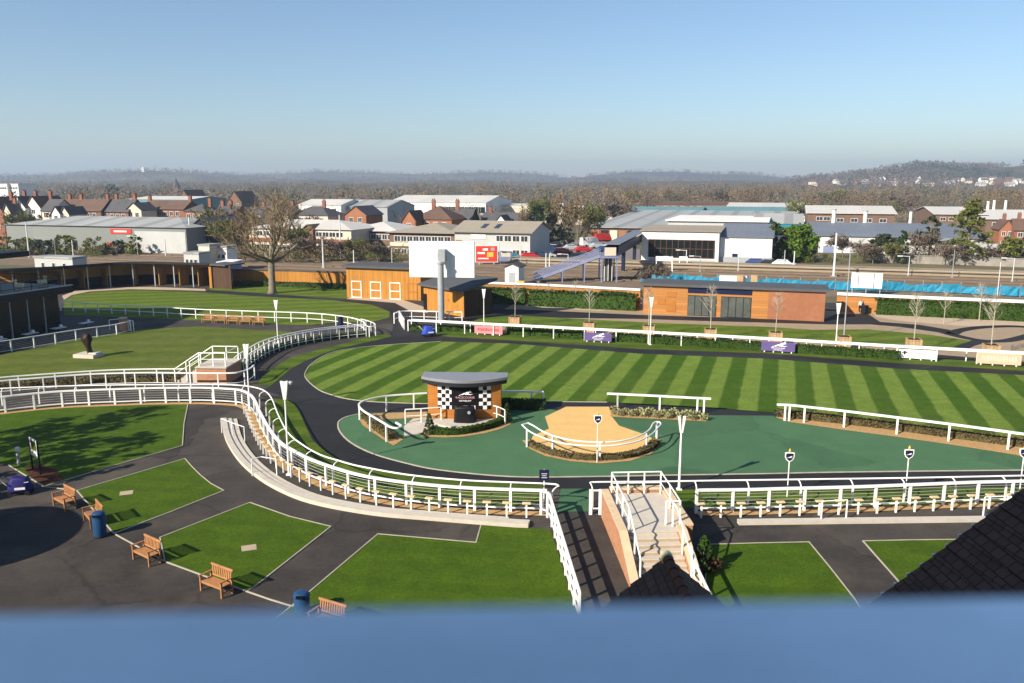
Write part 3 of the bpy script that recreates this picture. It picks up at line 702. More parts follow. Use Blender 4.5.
# ---------------------------------------------------------------- presentation stand
K = thing('presentation_stand', 'timber presentation stand with curved grey roof and chequered backdrop panels', 'kiosk', at(464.5, 419.5), R(-2))
HW = 2.42
def cy(x, sag=.42): return -sag * (1 - (x / HW) ** 2)
def arc_panel(name, x0, x1, z0, z1, off, m, th=.05, parent=K, n=10):
    mb = MB()
    outer = [(x0 + (x1 - x0) * k / n, cy(x0 + (x1 - x0) * k / n) - off) for k in range(n + 1)]
    inner = [(x, y + th) for x, y in reversed(outer)]
    mb.prism(outer + inner, z0, z1)
    o = mb.build(name, m, parent)
    uv = o.data.uv_layers[0].data
    for p in o.data.polygons:
        if abs(p.normal.z) < .5:
            for li in p.loop_indices:
                v = o.data.vertices[o.data.loops[li].vertex_index].co; uv[li].uv = (v.x - x0, v.z - z0)
    return o
mb = MB().prism([(x, cy(x)) for x in [-HW + 2 * HW * k / 16 for k in range(17)]] + [(HW, 1.35), (-HW, 1.35)], .15, 2.44); mb.build('wall', 'timber_slat', K)
arc_panel('chequered_panel', -1.72, -.80, .80, 2.40, .03, 'chequer')
arc_panel('chequered_panel', 1.00, 1.78, .80, 2.40, .03, 'chequer')
lp = arc_panel('logo_panel', -.795, .995, 1.08, 2.40, .035, 'black_panel')
arc_panel('chequered_strip', -.795, .995, .82, 1.075, .03, 'chequer')
def text(body, size, loc, rot, m, parent, name='lettering', ext=.004):
    c = bpy.data.curves.new(name, 'FONT'); c.body = body; c.size = size; c.extrude = ext; c.align_x = 'CENTER'; c.align_y = 'CENTER'
    o = bpy.data.objects.new(name, c); dg = None; col.objects.link(o)
    bpy.context.view_layer.update(); me = bpy.data.meshes.new_from_object(o.evaluated_get(bpy.context.evaluated_depsgraph_get()))
    bpy.data.objects.remove(o); o = bpy.data.objects.new(name, me); col.objects.link(o); o.data.materials.clear(); o.data.materials.append(M(m))
    o.parent = parent; o.location = loc; o.rotation_euler = rot
    return o
def horse_logo(w, loc, m, parent, rz=0):
    pts = [(-.5, -.02), (-.30, .07), (-.12, .16), (.02, .20), (.16, .29), (.34, .34), (.40, .40), (.44, .33), (.52, .25), (.44, .22), (.33, .22), (.24, .14), (.40, .08), (.62, .10), (.42, .03), (.22, .05), (.08, .04), (-.06, .08), (-.20, .02), (-.34, .03), (-.42, -.06)]
    mb = MB().prism([(x * w, y * w) for x, y in pts], 0, .008); o = mb.build('horse_emblem', m, parent)
    o.location = loc; o.rotation_euler = (R(90), 0, rz); return o
yl = cy(.1) - .045
text('RACECOURSE', .20, (.1, yl, 1.62), (R(90), 0, 0), 'logo_pink', lp); text('NEWBURY', .17, (.1, yl, 1.40), (R(90), 0, 0), 'logo_white', lp)
horse_logo(.85, (.1, yl, 1.78), 'logo_white', lp)
# lens-shaped flat roof
front = [(-2.8 + 5.6 * k / 24, .2 - 1.2 * (1 - ((-2.8 + 5.6 * k / 24) / 2.8) ** 2)) for k in range(25)]
back = [(2.8, 1.5), (-2.8, 1.5)]
rf = MB().prism(front + back, 2.44, 2.70).build('roof', 'dark_fascia', K, bevel=.02)
MB().prism([(x * 1.02, y * 1.02) for x, y in front + back], 2.70, 2.88).build('roof_deck', 'zinc_grey', rf, bevel=.03)
# stage in front, a pale ramp and a covered lectern
stg = [(-2.5 + 5.0 * k / 20, -2.15 * (1 - abs((-2.5 + 5.0 * k / 20) / 2.7) ** 2.4) - .05) for k in range(21)]
MB().prism(stg + [(2.35, .3), (-2.35, .3)], .03, .15).build('stage', 'cream_stone', K)
rp = [at(x, y) for x, y in ((404, 436.5), (421, 434.5), (441, 424), (431, 418), (413, 419.5), (404, 427))]
struct('ramp', MB().prism([(p.x, p.y) for p in rp], .025, lambda x, y: .06 + .08 * max(0, min(1, (x - rp[0].x) / 2.2))), 'cream_stone')
cvp = at(465, 424)
cv = thing('covered_lectern', 'lectern wrapped in a black weatherproof cover below the logo panel', 'lectern', (cvp.x, cvp.y, .15), R(-4))
mb = MB(); n = 22
rings = []
for k in range(9):
    z = k / 8; ring = []
    for q in range(n):
        t = 2 * math.pi * q / n; c, s = math.cos(t), math.sin(t)
        ex = .70 * (abs(c) ** .55) * (1 if c > 0 else -1) * (1 - .10 * z) + .04 * math.sin(5 * t + 3 * z); ey = .34 * (abs(s) ** .6) * (1 if s > 0 else -1) * (1 - .15 * z) + .03 * math.cos(7 * t + 2 * z)
        ring.append((ex, ey, z * 1.02 + (.05 * math.sin(3 * t) if k == 8 else 0)))
    rings.append(ring)
for ring in rings: mb.v += ring
for k in range(8):
    for q in range(n): mb.f.append((k * n + q, k * n + (q + 1) % n, (k + 1) * n + (q + 1) % n, (k + 1) * n + q))
mb.f.append(tuple(8 * n + q for q in range(n)))
mb.build('cover', 'black_cover', cv, smooth=True)
MB().lathe([(0, 0), (.10, 0), (.11, .02), (.10, .04), (0, .04)], 16).build('round_badge', 'steel_grey', cv).matrix_local = Matrix.Translation((.32, -.345, .72)) @ Matrix.Rotation(R(90), 4, 'X')

# ---------------------------------------------------------------- lamp posts with flared heads
def lamp(px, base, top, label, extra=False, base_r=.055, fins=False):
    p = at(px, base); h = zrow(top, p.y)
    t = thing('lamp_post', label, 'lamp post', p, 0, None)
    hh = min(1.0, h * .22)
    MB().tube([(0, 0, 0), (0, 0, h * .3), (0, 0, h - hh)], [base_r, base_r * .9, base_r * .7], 10).build('pole', 'white_pvc', t)
    MB().box((0, 0, .04), (.26, .26, .08)).build('base_plate', 'white_pvc', t)
    hd = MB()
    for s in (-1, 1):
        i = len(hd.v); gp = .075 if fins else .012
        for y in (-.08, .08):
            hd.v += [(s * .002, y, h - hh), (s * .07, y, h - hh), (s * .20, y, h), (s * gp, y, h - .03)]
        for q in ((0, 1, 2, 3), (7, 6, 5, 4), (0, 4, 5, 1), (1, 5, 6, 2), (2, 6, 7, 3), (3, 7, 4, 0)): hd.f.append(tuple(i + k for k in q))
    hd.box((0, 0, h - hh + .06), (.12, .10, .16)); hd.build('lamp_head', 'white_pvc', t, fix=True)
    if extra:
        MB().tube([(0, 0, h - .1), (.32, 0, h - .05)], .03, 8).build('bracket', 'white_pvc', t)
        MB().lathe([(0, -.14), (.08, -.12), (.12, -.03), (.12, .06), (0, .08)], 14, (.36, 0, h - .08)).build('camera_dome', 'steel_grey', t, smooth=True)
    return t
lamp(250, 411, 344, 'white lamp post rising behind the corner of the near rail by the brick dais')
lamp(289, 475, 381, 'white lamp post carrying a camera dome among the perches', True)
lamp(278, 343, 300, 'white lamp post standing by the bench row path below the bare oak')
lamp(679, 490, 416, 'tall white lamp post with open twin fins beside the brick stairs', base_r=.07, fins=True)
lamp(484, 331, 289, 'white lamp post behind the pink banner')
lamp(650, 345, 297, 'white lamp post in front of the timber building with glazed bays')
lamp(835, 355, 303, 'white lamp post beside the tall bare steel pole and planter')
fp = at(843.5, 342); t = thing('steel_pole', 'tall thin bare grey steel pole beside a planter', 'pole', fp)
hh = zrow(249, fp.y); MB().tube([(0, 0, 0), (0, 0, hh)], [.07, .045], 8).build('shaft', 'steel_grey', t); MB().box((0, 0, .05), (.3, .3, .1)).build('base_plate', 'steel_grey', t)

# shield signs
def shield(px, base, top, label):
    p = at(px, base); h = zrow(top, p.y); t = thing('shield_sign', label, 'sign', p, R(-4))
    MB().tube([(0, 0, 0), (0, 0, h - .2)], .028, 8).build('pole', 'white_pvc', t)
    def sh(k, y0, y1, nm, m, par):
        o = [(-.5, .5), (0, .54), (.5, .5), (.5, .0), (.36, -.32), (0, -.6), (-.36, -.32), (-.5, 0)]
        b = MB().prism([(x * k, z * k) for x, z in o], y0, y1).build(nm, m, par); b.rotation_euler = (R(90), 0, 0); b.location = (0, 0, h - .36); return b
    a = sh(.46, -.02, .02, 'shield', 'white_pvc', t); b = sh(.36, .022, .03, 'shield_face', 'navy_paint', t)
    e = horse_logo(.26, (-.01, -.038, h - .40), 'logo_white', t)
    MB().lathe([(0, 0), (.05, .0), (.06, .06), (.02, .16), (0, .18)], 10, (0, 0, h - .10)).build('finial', 'yellow_sign', t)
shield(597, 463, 413, 'navy shield sign on a thin pole in the bark bed of the sandy pad')
shield(787, 497, 450, 'navy shield sign by the ring rail, first past the tall lamp post')
shield(905, 497, 447, 'navy shield sign by the ring rail, second past the tall lamp post')
shield(1019, 496, 446, 'navy shield sign on a thin pole by the ring rail above the dark tiled gable')
p = at(544, 503); t = thing('notice_sign', 'small square navy notice on a post at the horse gap', 'sign', p); z0 = zrow(480, p.y); z1 = zrow(469.5, p.y)
MB().tube([(0, 0, 0), (0, 0, z1)], .03, 8).build('pole', 'white_pvc', t); MB().box((0, -.04, (z0 + z1) / 2), (.48, .03, z1 - z0)).build('panel', 'navy_paint', t)
for k in range(3): MB().box((0, -.058, z0 + .14 + k * .1), (.28 - .06 * (k % 2), .006, .03)).build('lettering', 'steel_pale', t)

# banners at the foot of the far rail
def banner(x0, x1, y0, ht, m, label, deco):
    a = at(x0, y0); j = min(range(len(FAR)), key=lambda k: (FAR[k] - a).length); tg = (FAR[min(j + 1, len(FAR) - 1)] - FAR[max(0, j - 1)]).normalized()
    q = at((x0 + x1) / 2, y0); w = (x1 - x0) / F * fdep(q.y, 0) / tg.x
    t = thing('banner_board', label, 'banner', (q.x, q.y, 0), math.atan2(tg.y, tg.x))
    f = MB().box((0, 0, .16 + ht / 2), (w, .05, ht)).build('panel', m, t)
    for k in range(4): MB().box((-w * .4 + w * .8 * k / 3, .01, .08), (.09, .07, .155)).build('foot', 'white_pvc', t)
    deco(f, w, ht)
def strokes(m, n, zc, hh, seed):
    def d(f, w, ht):
        r = random.Random(seed); x = -w * .38
        while x < w * .36:
            k = w * r.uniform(.02, .05); MB().box((x + k / 2, -.028, .16 + ht * zc + r.uniform(-.03, .03)), (k, .006, ht * hh * r.uniform(.7, 1))).build('lettering', m, f); x += k + w * .022
    return d
banner(474.5, 502.5, 335.2, .80, 'pink_vinyl', 'pink banner board with pale red lettering on the far rail', strokes('red_sign', 9, .5, .4, 2))
def logo(f, w, ht):
    horse_logo(w * .42, (0.02 * w, -.03, .16 + ht * .48), 'logo_white', f); text('RACECOURSE', ht * .22, (0, -.03, .16 + ht * .34), (R(90), 0, 0), 'logo_white', f); text('NEWBURY', ht * .2, (0, -.03, .16 + ht * .14), (R(90), 0, 0), 'logo_white', f)
banner(584.5, 611, 342.5, .80, 'purple_vinyl', 'purple banner board with a white horse emblem near the bare saplings', logo)
banner(762.5, 793, 353, .88, 'purple_vinyl', 'purple banner board with a white horse emblem below a wooden planter', logo)
def wdeco(f, w, ht):
    MB().box((-w * .28, -.028, .16 + ht * .55), (w * .05, .006, ht * .4)).build('emblem', 'dark_metal', f); MB().box((-w * .28, -.029, .16 + ht * .6), (w * .12, .005, ht * .12)).build('emblem', 'dark_metal', f); strokes('steel_grey', 6, .55, .28, 5)(f, w * .6, ht)
banner(898, 932.5, 360.2, .85, 'white_pvc', 'white banner board with a grey emblem on the far rail', wdeco)
banner(979.5, 1017, 366, .95, 'peach_vinyl', 'peach banner board with pale patterned panels on the far rail', strokes('render_cream', 9, .5, .6, 8))

# ---------------------------------------------------------------- benches, bins, trolleys
bench0 = None
def bench(p, rz, label, group=None, width=1.25):
    global bench0
    if bench0 is None:
        t = thing('park_bench', label, 'bench', p, rz, group)
        w = width
        sl = MB()
        for k in range(5): sl.box((0, .05 + k * .098, .43), (w - .1, .078, .026))
        sl.box((0, .03, .38), (w - .08, .03, .08)); sl.build('seat', 'bench_wood', t)
        bk = MB(); Mx = Matrix.Translation((0, .50, .46)) @ Matrix.Rotation(R(-10), 4, 'X')
        bk.box((0, 0, .46), (w, .045, .085), 0, Mx); bk.box((0, 0, .07), (w - .1, .04, .06), 0, Mx)
        for k in range(11): bk.box((-w / 2 + .1 + (w - .2) * k / 10, 0, .26), (.062, .022, .34), 0, Mx)
        bk.build('backrest', 'bench_wood', t)
        for s in (-1, 1):
            MB().box((s * (w / 2 - .03), .24, .645), (.075, .58, .035)).build('armrest', 'bench_wood', t)
            MB().box((s * (w / 2 - .03), .02, .315), (.065, .065, .63)).build('leg', 'bench_wood', t)
            MB().box((s * (w / 2 - .03), .515, .32), (.065, .06, .64)).build('leg', 'bench_wood', t)
            MB().box((s * (w / 2 - .03), .27, .2), (.04, .45, .05)).build('stretcher', 'bench_wood', t)
        bench0 = t
    else: dup(bench0, p, rz, label, group)
for (l, r), lb in ((((54, 506), (64.5, 511.5)), 'wooden slatted bench beside the blue covered trolley'), (((82.5, 519), (92.5, 531)), 'wooden slatted bench half hidden behind the blue bin'), (((133, 559.5), (149.5, 567.5)), 'wooden slatted bench alone on the corner of the grass with a stone slab'), (((201, 591), (221.5, 599)), 'wooden slatted bench at the lower edge of the grass with a stone slab'), (((309, 629), (337, 638)), 'wooden slatted bench beside the grass, partly hidden by the parapet')):
    a, b = at(*l), at(*r); c = (a + b) / 2; d = b - a
    bench(c, math.atan2(d.y, d.x), lb)
for k, x in enumerate((207, 219.5, 232, 244.5, 258)):
    bench(at(x, 323 + k * .6), R(-5), f'wooden bench in the row below the white two-bar fence, {ORD[k]} from the dark pavilion', 'benches in a row below the fence')
def bin_(px, base, top, m, label):
    p = at(px, base); h = zrow(top, p.y); t = thing('litter_bin', label, 'bin', p); r = .29
    MB().lathe([(0, .02), (r * .88, .02), (r * .92, .1), (r, h * .78), (r * .96, h * .80)], 20).build('body', m, t, smooth=True)
    MB().lathe([(r * 1.04, h * .79), (r * 1.04, h * .86), (r * .9, h * .96), (r * .55, h), (0, h)], 20).build('lid', m, t, smooth=True)
    MB().lathe([(r * .94, .0), (r * .96, .06), (r * .9, .07)], 20).build('plinth', 'dark_metal', t)
    MB().box((0, -r * 1.0, h * .90), (.26, .06, .1)).build('slot', 'black_panel', t)
bin_(100.5, 536.5, 511.5, 'blue_bin', 'blue litter bin in front of a wooden bench')
bin_(302.5, 614, 591.5, 'blue_bin', 'blue litter bin at the kerb corner by the parapet')
bin_(341, 330, 316.5, 'navy_paint', 'navy litter bin inside the white two-bar fence')
def trolley(p, rz, m, label, s=1.0):
    t = thing('covered_trolley', label, 'trolley', p, rz); t.scale = (s, s, s)
    mb = MB(); n = 16
    for k in range(7):
        z = k / 6
        for q in range(n):
            a = 2 * math.pi * q / n; c, sn = math.cos(a), math.sin(a); g = 1 - .32 * z ** 2
            mb.v.append(((.62 * abs(c) ** .7 * (1 if c > 0 else -1) + .05 * math.sin(4 * a + 5 * z)) * g, (.38 * abs(sn) ** .7 * (1 if sn > 0 else -1) + .04 * math.cos(5 * a + 3 * z)) * g, .22 + .72 * z + .05 * math.sin(3 * a + 1) * z))
    for k in range(6):
        for q in range(n): mb.f.append((k * n + q, k * n + (q + 1) % n, (k + 1) * n + (q + 1) % n, (k + 1) * n + q))
    mb.f.append(tuple(6 * n + q for q in range(n))); mb.f.append(tuple(reversed(range(n))))
    mb.build('cover', m, t, smooth=True)
    for x, y in ((-.42, -.3), (-.42, .3), (.42, -.3), (.42, .3)):
        w = MB().lathe([(0, -.04), (.13, -.04), (.14, 0), (.13, .04), (0, .04)], 16).build('wheel', 'tyre', t); w.location = (x, y, .14); w.rotation_euler = (R(90), 0, 0)
    MB().tube([(-.55, -.25, .6), (-.85, -.25, .95), (-.85, .25, .95), (-.55, .25, .6)], .02, 6).build('handle', 'steel_pale', t)
    MB().box((.1, -.37, .42), (.5, .03, .12), .05).build('strap', 'white_paint', t); MB().box((.35, -.1, .72), (.2, .4, .03), .3).build('strap', 'white_paint', t)
trolley(at(21, 494), R(12), 'violet_tarp', 'trolley under a violet-blue cover beside the information board', .95)
trolley(at(429, 336.5), R(20), 'blue_tarp', 'trolley under a bright blue cover on the far edge of the ring track', 1.15)

# bronze sculpture, information board, bollard
p = at(89, 357); t = thing('sculpture', 'dark bronze sculpture on a pale stone plinth on the statue lawn', 'sculpture', p, R(-12))
MB().box((0, 0, .17), (2.1, 1.5, .34)).build('plinth', 'cream_stone', t, bevel=.03); MB().box((.55, .1, .39), (.75, .7, .1)).build('plinth_block', 'cream_stone', t)
mb = MB(); prof = [(.20, .3), (.24, .5), (.22, .8), (.30, 1.1), (.34, 1.35), (.42, 1.6), (.44, 1.8), (.36, 2.0), (.24, 2.12), (.08, 2.2)]; n = 18
for k, (r, z) in enumerate(prof):
    for q in range(n):
        a = 2 * math.pi * q / n; rr = r * (1 + .55 * noise.noise(Vector((math.cos(a) * 1.7, math.sin(a) * 1.7, z * 2.6 + 3)))); tw = .5 * z
        mb.v.append((rr * math.cos(a + tw) * 1.1 + .10 * math.sin(z * 2.4), rr * math.sin(a + tw) * .8 + .05 * math.cos(z * 3), z))
for k in range(len(prof) - 1):
    for q in range(n): mb.f.append((k * n + q, k * n + (q + 1) % n, (k + 1) * n + (q + 1) % n, (k + 1) * n + q))
mb.f.append(tuple((len(prof) - 1) * n + q for q in range(n)))
mb.build('bronze_figure', 'bronze', t, smooth=True)
L = at(33, 470); Rr = L + Vector((.80, -.72, 0)); d = Rr - L
t = thing('information_board', 'information board with a green picture panel on dark posts', 'sign', (L + Rr) / 2, math.atan2(d.y, d.x)); w = d.length
zt = zrow(437, L.y); zb = zrow(454, L.y)
for s in (-1, 1): MB().box((s * (w / 2 + .04), 0, zt / 2), (.08, .08, zt + .06)).build('post', 'dark_metal', t)
MB().box((0, 0, (zt + zb) / 2), (w, .05, zt - zb)).build('panel', 'white_pvc', t)
MB().box((0.05, -.028, zb + (zt - zb) * .62), (w * .72, .006, (zt - zb) * .55)).build('picture', 'turf_rich', t)
MB().box((-.2, -.034, zb + (zt - zb) * .65), (w * .25, .006, (zt - zb) * .3)).build('picture_detail', 'ridge_tile', t)
for k in range(3): MB().box((0, -.03, zb + .1 + k * .07), (w * (.7 - .1 * k), .005, .02)).build('lettering', 'steel_grey', t)
p = at(19, 465); t = thing('bollard_light', 'short pale bollard light at the grass edge by the information board', 'bollard', p); h = zrow(447, p.y)
MB().lathe([(0, 0), (.09, 0), (.085, h * .75), (.085, h * .78)], 14).build('post', 'steel_grey', t); MB().lathe([(.10, h * .78), (.12, h * .82), (.12, h * .97), (.08, h), (0, h)], 14).build('cap', 'white_pvc', t)

# brick viewing dais behind the walkway
A = at(197, 384.5); B = at(227, 384.5); D = thing('brick_dais', 'small brick viewing dais with pale top, side steps and white railings', 'dais', ((A.x + B.x) / 2, A.y, 0), R(-3))
w = B.x - A.x; hD = 1.3
MB().box((0, 1.6, hD / 2), (w, 3.2, hD)).build('body', 'brick_red', D); MB().box((0, 1.6, hD + .05), (w + .16, 3.36, .1)).build('top_slab', 'cream_stone', D)
for k in range(6): MB().box((-w / 2 - .16 - .3 * k, 1.6, hD * (6 - k) / 14 * 2 / 2), (.298, 2.2, hD * (6 - k) / 7)).build('step', 'cream_stone', D)
for y in (.25, 2.95):
    MB().tube([(-w / 2 - 1.9, y, 1.1), (-w / 2 + .15, y, hD + 1.15), (w / 2 - .1, y, hD + 1.15)], .04, 8).build('handrail', 'white_pvc', D); MB().tube([(-w / 2 - 1.9, y, .7), (-w / 2 + .15, y, hD + .65), (w / 2 - .1, y, hD + .65)], .025, 6).build('handrail', 'white_pvc', D)
    for x, z0, zz in ((-w / 2 - 1.85, 0, 1.1), (-w / 2 - .9, 0, 1.75), (-w / 2 + .15, hD, hD + 1.15), (0.1, hD, hD + 1.15), (w / 2 - .1, hD, hD + 1.15)): MB().box((x, y, (z0 + zz) / 2), (.07, .07, zz - z0)).build('rail_post', 'white_pvc', D)
MB().tube([(w / 2 - .1, .25, hD + 1.15), (w / 2 - .1, 2.95, hD + 1.15)], .04, 8).build('handrail', 'white_pvc', D)
# ---------------------------------------------------------------- what stands near the camera
zt = 15.2
A = at(-20, 612, zt); B = at(1044, 594, zt); d = (B - A).normalized(); nrm = Vector((-d.y, d.x, 0))
A2 = A - d * 9; B2 = B + d * 9
t = thing('balcony_parapet', 'blue-grey painted balcony parapet running out of focus along the bottom', 'parapet', (0, 0, 14))
mb = MB().sweep([A2 - nrm * .17, B2 - nrm * .17], [(-.18, -1.1), (.17, -1.1), (.17, -.004), (.165, .0), (-.15, .0), (-.18, -.01)])
mb.build('wall', 'ledge_paint', t, (0, 0, 14))
g = thing('grandstand', 'tall pale grandstand behind the balcony', 'building', (-15, -8, 0))
MB().box((-12, -8.2, 14.3), (22, 11.6, 28.6)).build('shade_block', 'plaster', g, (-15, -8, 0))  # taller unseen block added to keep the tiled gable in shade
MB().box((-15, -8.2, 13), (120, 12, 26)).build('wall', 'plaster', g, (-15, -8, 0))
MB().box((0, -.9, 13.85), (19, 2.4, .3)).build('balcony', 'plaster', g, (-15, -8, 0))
t = thing('shade_canopy', 'unseen flat round canopy on a column, added to shade the forecourt', 'canopy', (-29.9, 28.9, 0))  # unseen disc added to cast the round shade on the forecourt
MB().lathe([(0, 4.95), (3.5, 4.95), (3.55, 5.05), (3.5, 5.2), (0, 5.35)], 40).build('roof', 'felt_roof', t); MB().tube([(0, 0, 0), (0, 0, 5)], .3, 14).build('column', 'steel_grey', t)
t = thing('shade_stand', 'unseen tall side stand added to shade the dark pavilion', 'building', (-82, 71, 0))
MB().box((0, 0, 11), (30, 15, 22)).build('wall', 'plaster', t)  # unseen block, sized to throw shade over the pavilion and fence end

def tiled_slope(par, P0, u, s, LU, LS, m='roof_tile', course=.37):
    """P0 top corner on the ridge, u along the ridge, s down the slope"""
    u = Vector(u).normalized(); s = Vector(s).normalized(); n = u.cross(s).normalized()
    if n.z < 0: n = -n
    mb = MB(); k = 0; q = 0.0
    while q < LS:
        e = min(q + course + .05, LS + .03); jit = rnd.uniform(-.006, .006)
        a, b = P0 + s * q + n * (.03), P0 + s * e + n * (.075 + jit)
        i = len(mb.v)
        for p in (a, b):
            for w in (0, LU): mb.v.append(tuple(p + u * w)); mb.v.append(tuple(p + u * w - n * .05))
        mb.f += [(i, i + 2, i + 6, i + 4), (i + 1, i + 5, i + 7, i + 3), (i + 4, i + 6, i + 7, i + 5), (i, i + 4, i + 5, i + 1), (i + 2, i + 3, i + 7, i + 6), (i, i + 1, i + 3, i + 2)]
        q += course
    o = mb.build('roof_slope', m, par, fix=True)
    # tile grid laid along ridge and slope
    uv = o.data.uv_layers[0].data
    for p in o.data.polygons:
        for li in p.loop_indices:
            w = Vector(o.data.vertices[o.data.loops[li].vertex_index].co) - P0; uv[li].uv = (w.dot(u), w.dot(s))
    return o
Y = 20.0; za = zrow(558, Y); xa = xcol(666, Y, za)
pv = thing('tiled_pavilion', 'small gabled roof of dark tiles with red-brown ridge in front of the stairs', 'building', (xa, Y, 0))
rd = Vector((.035, -1, 0)).normalized(); sd = Vector((rd.y, -rd.x, 0)); hw = 2.7; pit = R(42)
for sgn in (-1, 1):
    s = Vector((-sd.x * sgn * math.cos(pit), -sd.y * sgn * math.cos(pit), -math.sin(pit)))
    tiled_slope(pv, Vector((0, 0, za)), rd, s, 11, hw / math.cos(pit))
dr = hw * math.tan(pit)
mb = MB(); 
for k in range(24):
    a = rd * (k * .46); mb.tube([Vector((0, 0, za + .04)) + a, Vector((0, 0, za + .05)) + a + rd * .45], [.13, .145], 10)
mb.build('ridge_cap', 'ridge_tile', pv)
o = MB(); o.tube([(0, .03, za + .04), (0, -.22, za + .05)], .165, 12); o.build('ridge_end', 'wicker', pv)
mb = MB(); w = hw - .3
pts = [(-w, za - dr + .35), (0, za - .25), (w, za - dr + .35), (w, 0), (-w, 0)]
i = len(mb.v)
for e in (.25, 10.8):
    for x, z in pts: p = -sd * x * -1 + rd * e; mb.v.append((p.x, p.y, z))
mb.f += [(0, 1, 2, 3, 4), (9, 8, 7, 6, 5)] + [(k, k + 5, (k + 1) % 5 + 5, (k + 1) % 5) for k in range(5)]
mb.build('wall', 'brick_red', pv, fix=True)

Y = 18.0; zA = zrow(490, Y); xA = xcol(1024, Y, zA); zB = zrow(603, Y); xB = xcol(874, Y, zB)
sl = Vector((xB - xA, 0, zB - zA)).normalized(); top = Vector((xA, Y, zA)) - sl * 1.6; LS = (Vector((xB, Y, zB)) - top).length + 2.0
gr = thing('tiled_gable', 'large dark tiled gable roof with painted sun flecks along its sloping edge', 'building', (top.x, Y, 0))
rd2 = Vector((.083, -1, 0)).normalized(); P0 = Vector((0, 0, top.z))
tiled_slope(gr, P0, rd2, sl, 12, LS)
tiled_slope(gr, P0, rd2, Vector((-sl.x, 0, sl.z)), 12, LS)
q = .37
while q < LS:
    c = P0 + sl * q; MB().box((c.x, c.y + .012, c.z + .04), (.15, .06, .045)).build('sun_fleck', 'render_white', gr); q += .37  # pale boxes paint the sun catching the verge tile ends
mb = MB(); ww = -sl.x * LS
pts = [(-ww + .4, top.z + sl.z * LS + .1), (0, top.z - .2), (ww - .4, top.z + sl.z * LS + .1), (ww - .4, 0), (-ww + .4, 0)]
for e in (.2, 11.8):
    for x, z in pts: p = rd2 * e; mb.v.append((p.x + x, p.y, z))
mb.f += [(0, 1, 2, 3, 4), (9, 8, 7, 6, 5)] + [(k, k + 5, (k + 1) % 5 + 5, (k + 1) % 5) for k in range(5)]
mb.build('wall', 'brick_red', gr, fix=True)

# ---------------------------------------------------------------- plants
def rvec(r, s=1.0):
    while True:
        v = Vector((r.uniform(-1, 1), r.uniform(-1, 1), r.uniform(-1, 1)))
        if .05 < v.length < 1: return v.normalized() * s
def leaf(mb, p, s, r):
    a = rvec(r); b = a.cross(rvec(r)).normalized(); i = len(mb.v); k = s * r.uniform(.6, 1.3)
    mb.v += [tuple(p - a * k * .5), tuple(p + b * k * .35), tuple(p + a * k * .5), tuple(p - b * k * .35)]; mb.f.append((i, i + 1, i + 2, i + 3))
def hedge(label, pts, w, h, m='leaf_hedge', leaves=900, ls=.14, jit=.06, name='hedge', cat='hedge', seed=1, z0=.02):
    r = random.Random(seed); o = pts[0].copy(); o.z = 0; t = thing(name, label, cat, o)
    sm = resample(pts, .45); core = MB(); mid = [p + Vector((0, 0, z0)) for p, _ in sm]
    core.sweep(mid, [(-w * .46, 0), (w * .46, 0), (w * .44, h * .86), (0, h * .93), (-w * .44, h * .86)])
    core.v = [(x + r.uniform(-jit, jit), y + r.uniform(-jit, jit), max(0, z + (r.uniform(-jit, jit) if z > .2 else 0))) for x, y, z in core.v]
    core.build('foliage_mass', m, t, o)
    mb = MB()
    for _ in range(leaves):
        p, tg = sm[r.randrange(len(sm))]; n = Vector((-tg.y, tg.x, 0)); k = r.random()
        q = p + tg * r.uniform(-.25, .25)
        if k < .45: q = q + n * r.uniform(-w / 2, w / 2) + Vector((0, 0, z0 + h * r.uniform(.9, 1.03)))
        else: q = q + n * (w / 2) * r.choice((-1, 1)) * r.uniform(.9, 1.06) + Vector((0, 0, z0 + h * r.uniform(.03, 1)))
        leaf(mb, q, ls, r)
    mb.build('leaves', m, t, o)
    return t
def g(px): return cat_rom([at(x, y) for x, y in px], 4)
hedge('clipped green hedge below the white-capped wall by the station footbridge', g([(530, 305.5), (560, 307), (600, 309), (636, 310.5)]), 1.2, 2.0, seed=1, leaves=2200, ls=.28)
hedge('dark hedge in the shade behind the big screen column', g([(478, 302), (500, 303.5), (526, 304.5)]), 1.3, 2.0, seed=2, leaves=1300, ls=.28)
hedge('long clipped green hedge below the white-capped wall beyond the round path', g([(876, 314), (930, 316.5), (980, 319), (1030, 321.5), (1100, 325)]), 1.3, 1.9, seed=3, leaves=4200, ls=.28)
hedge('low hedge under the banner rail between pink and purple banners', g([(508, 334), (545, 336.2), (583, 338.7)]), .8, .75, seed=4, leaves=1300, ls=.2)
hedge('low hedge under the banner rail between the two purple banners', g([(612, 340.8), (690, 345.8), (761, 350.3)]), .8, .75, seed=5, leaves=2600, ls=.2)
hedge('low hedge under the banner rail leading to the white banner', g([(795, 352.5), (845, 356), (897, 359.8)]), .8, .75, seed=6, leaves=1800, ls=.2)
hedge('low dark hedge along the foot of the white corral rail', g([(412, 330.5), (440, 331.2), (472, 332)]), .7, .6, seed=7, leaves=900, ls=.2)
hedge('low scrubby brown-green hedge beneath the single-bar rail', g([(779, 416.2), (845, 423.3), (898, 429.8), (950, 437), (1024, 446.5), (1100, 457)]), .75, .42, 'leaf_dry', 5200, .16, seed=8)
hedge('low planting strip at the foot of the orange timber fence', g([(236, 285.8), (270, 286.5), (310, 287.6), (345, 289)]), 1.0, .7, 'leaf_dark', 1500, .25, seed=9)
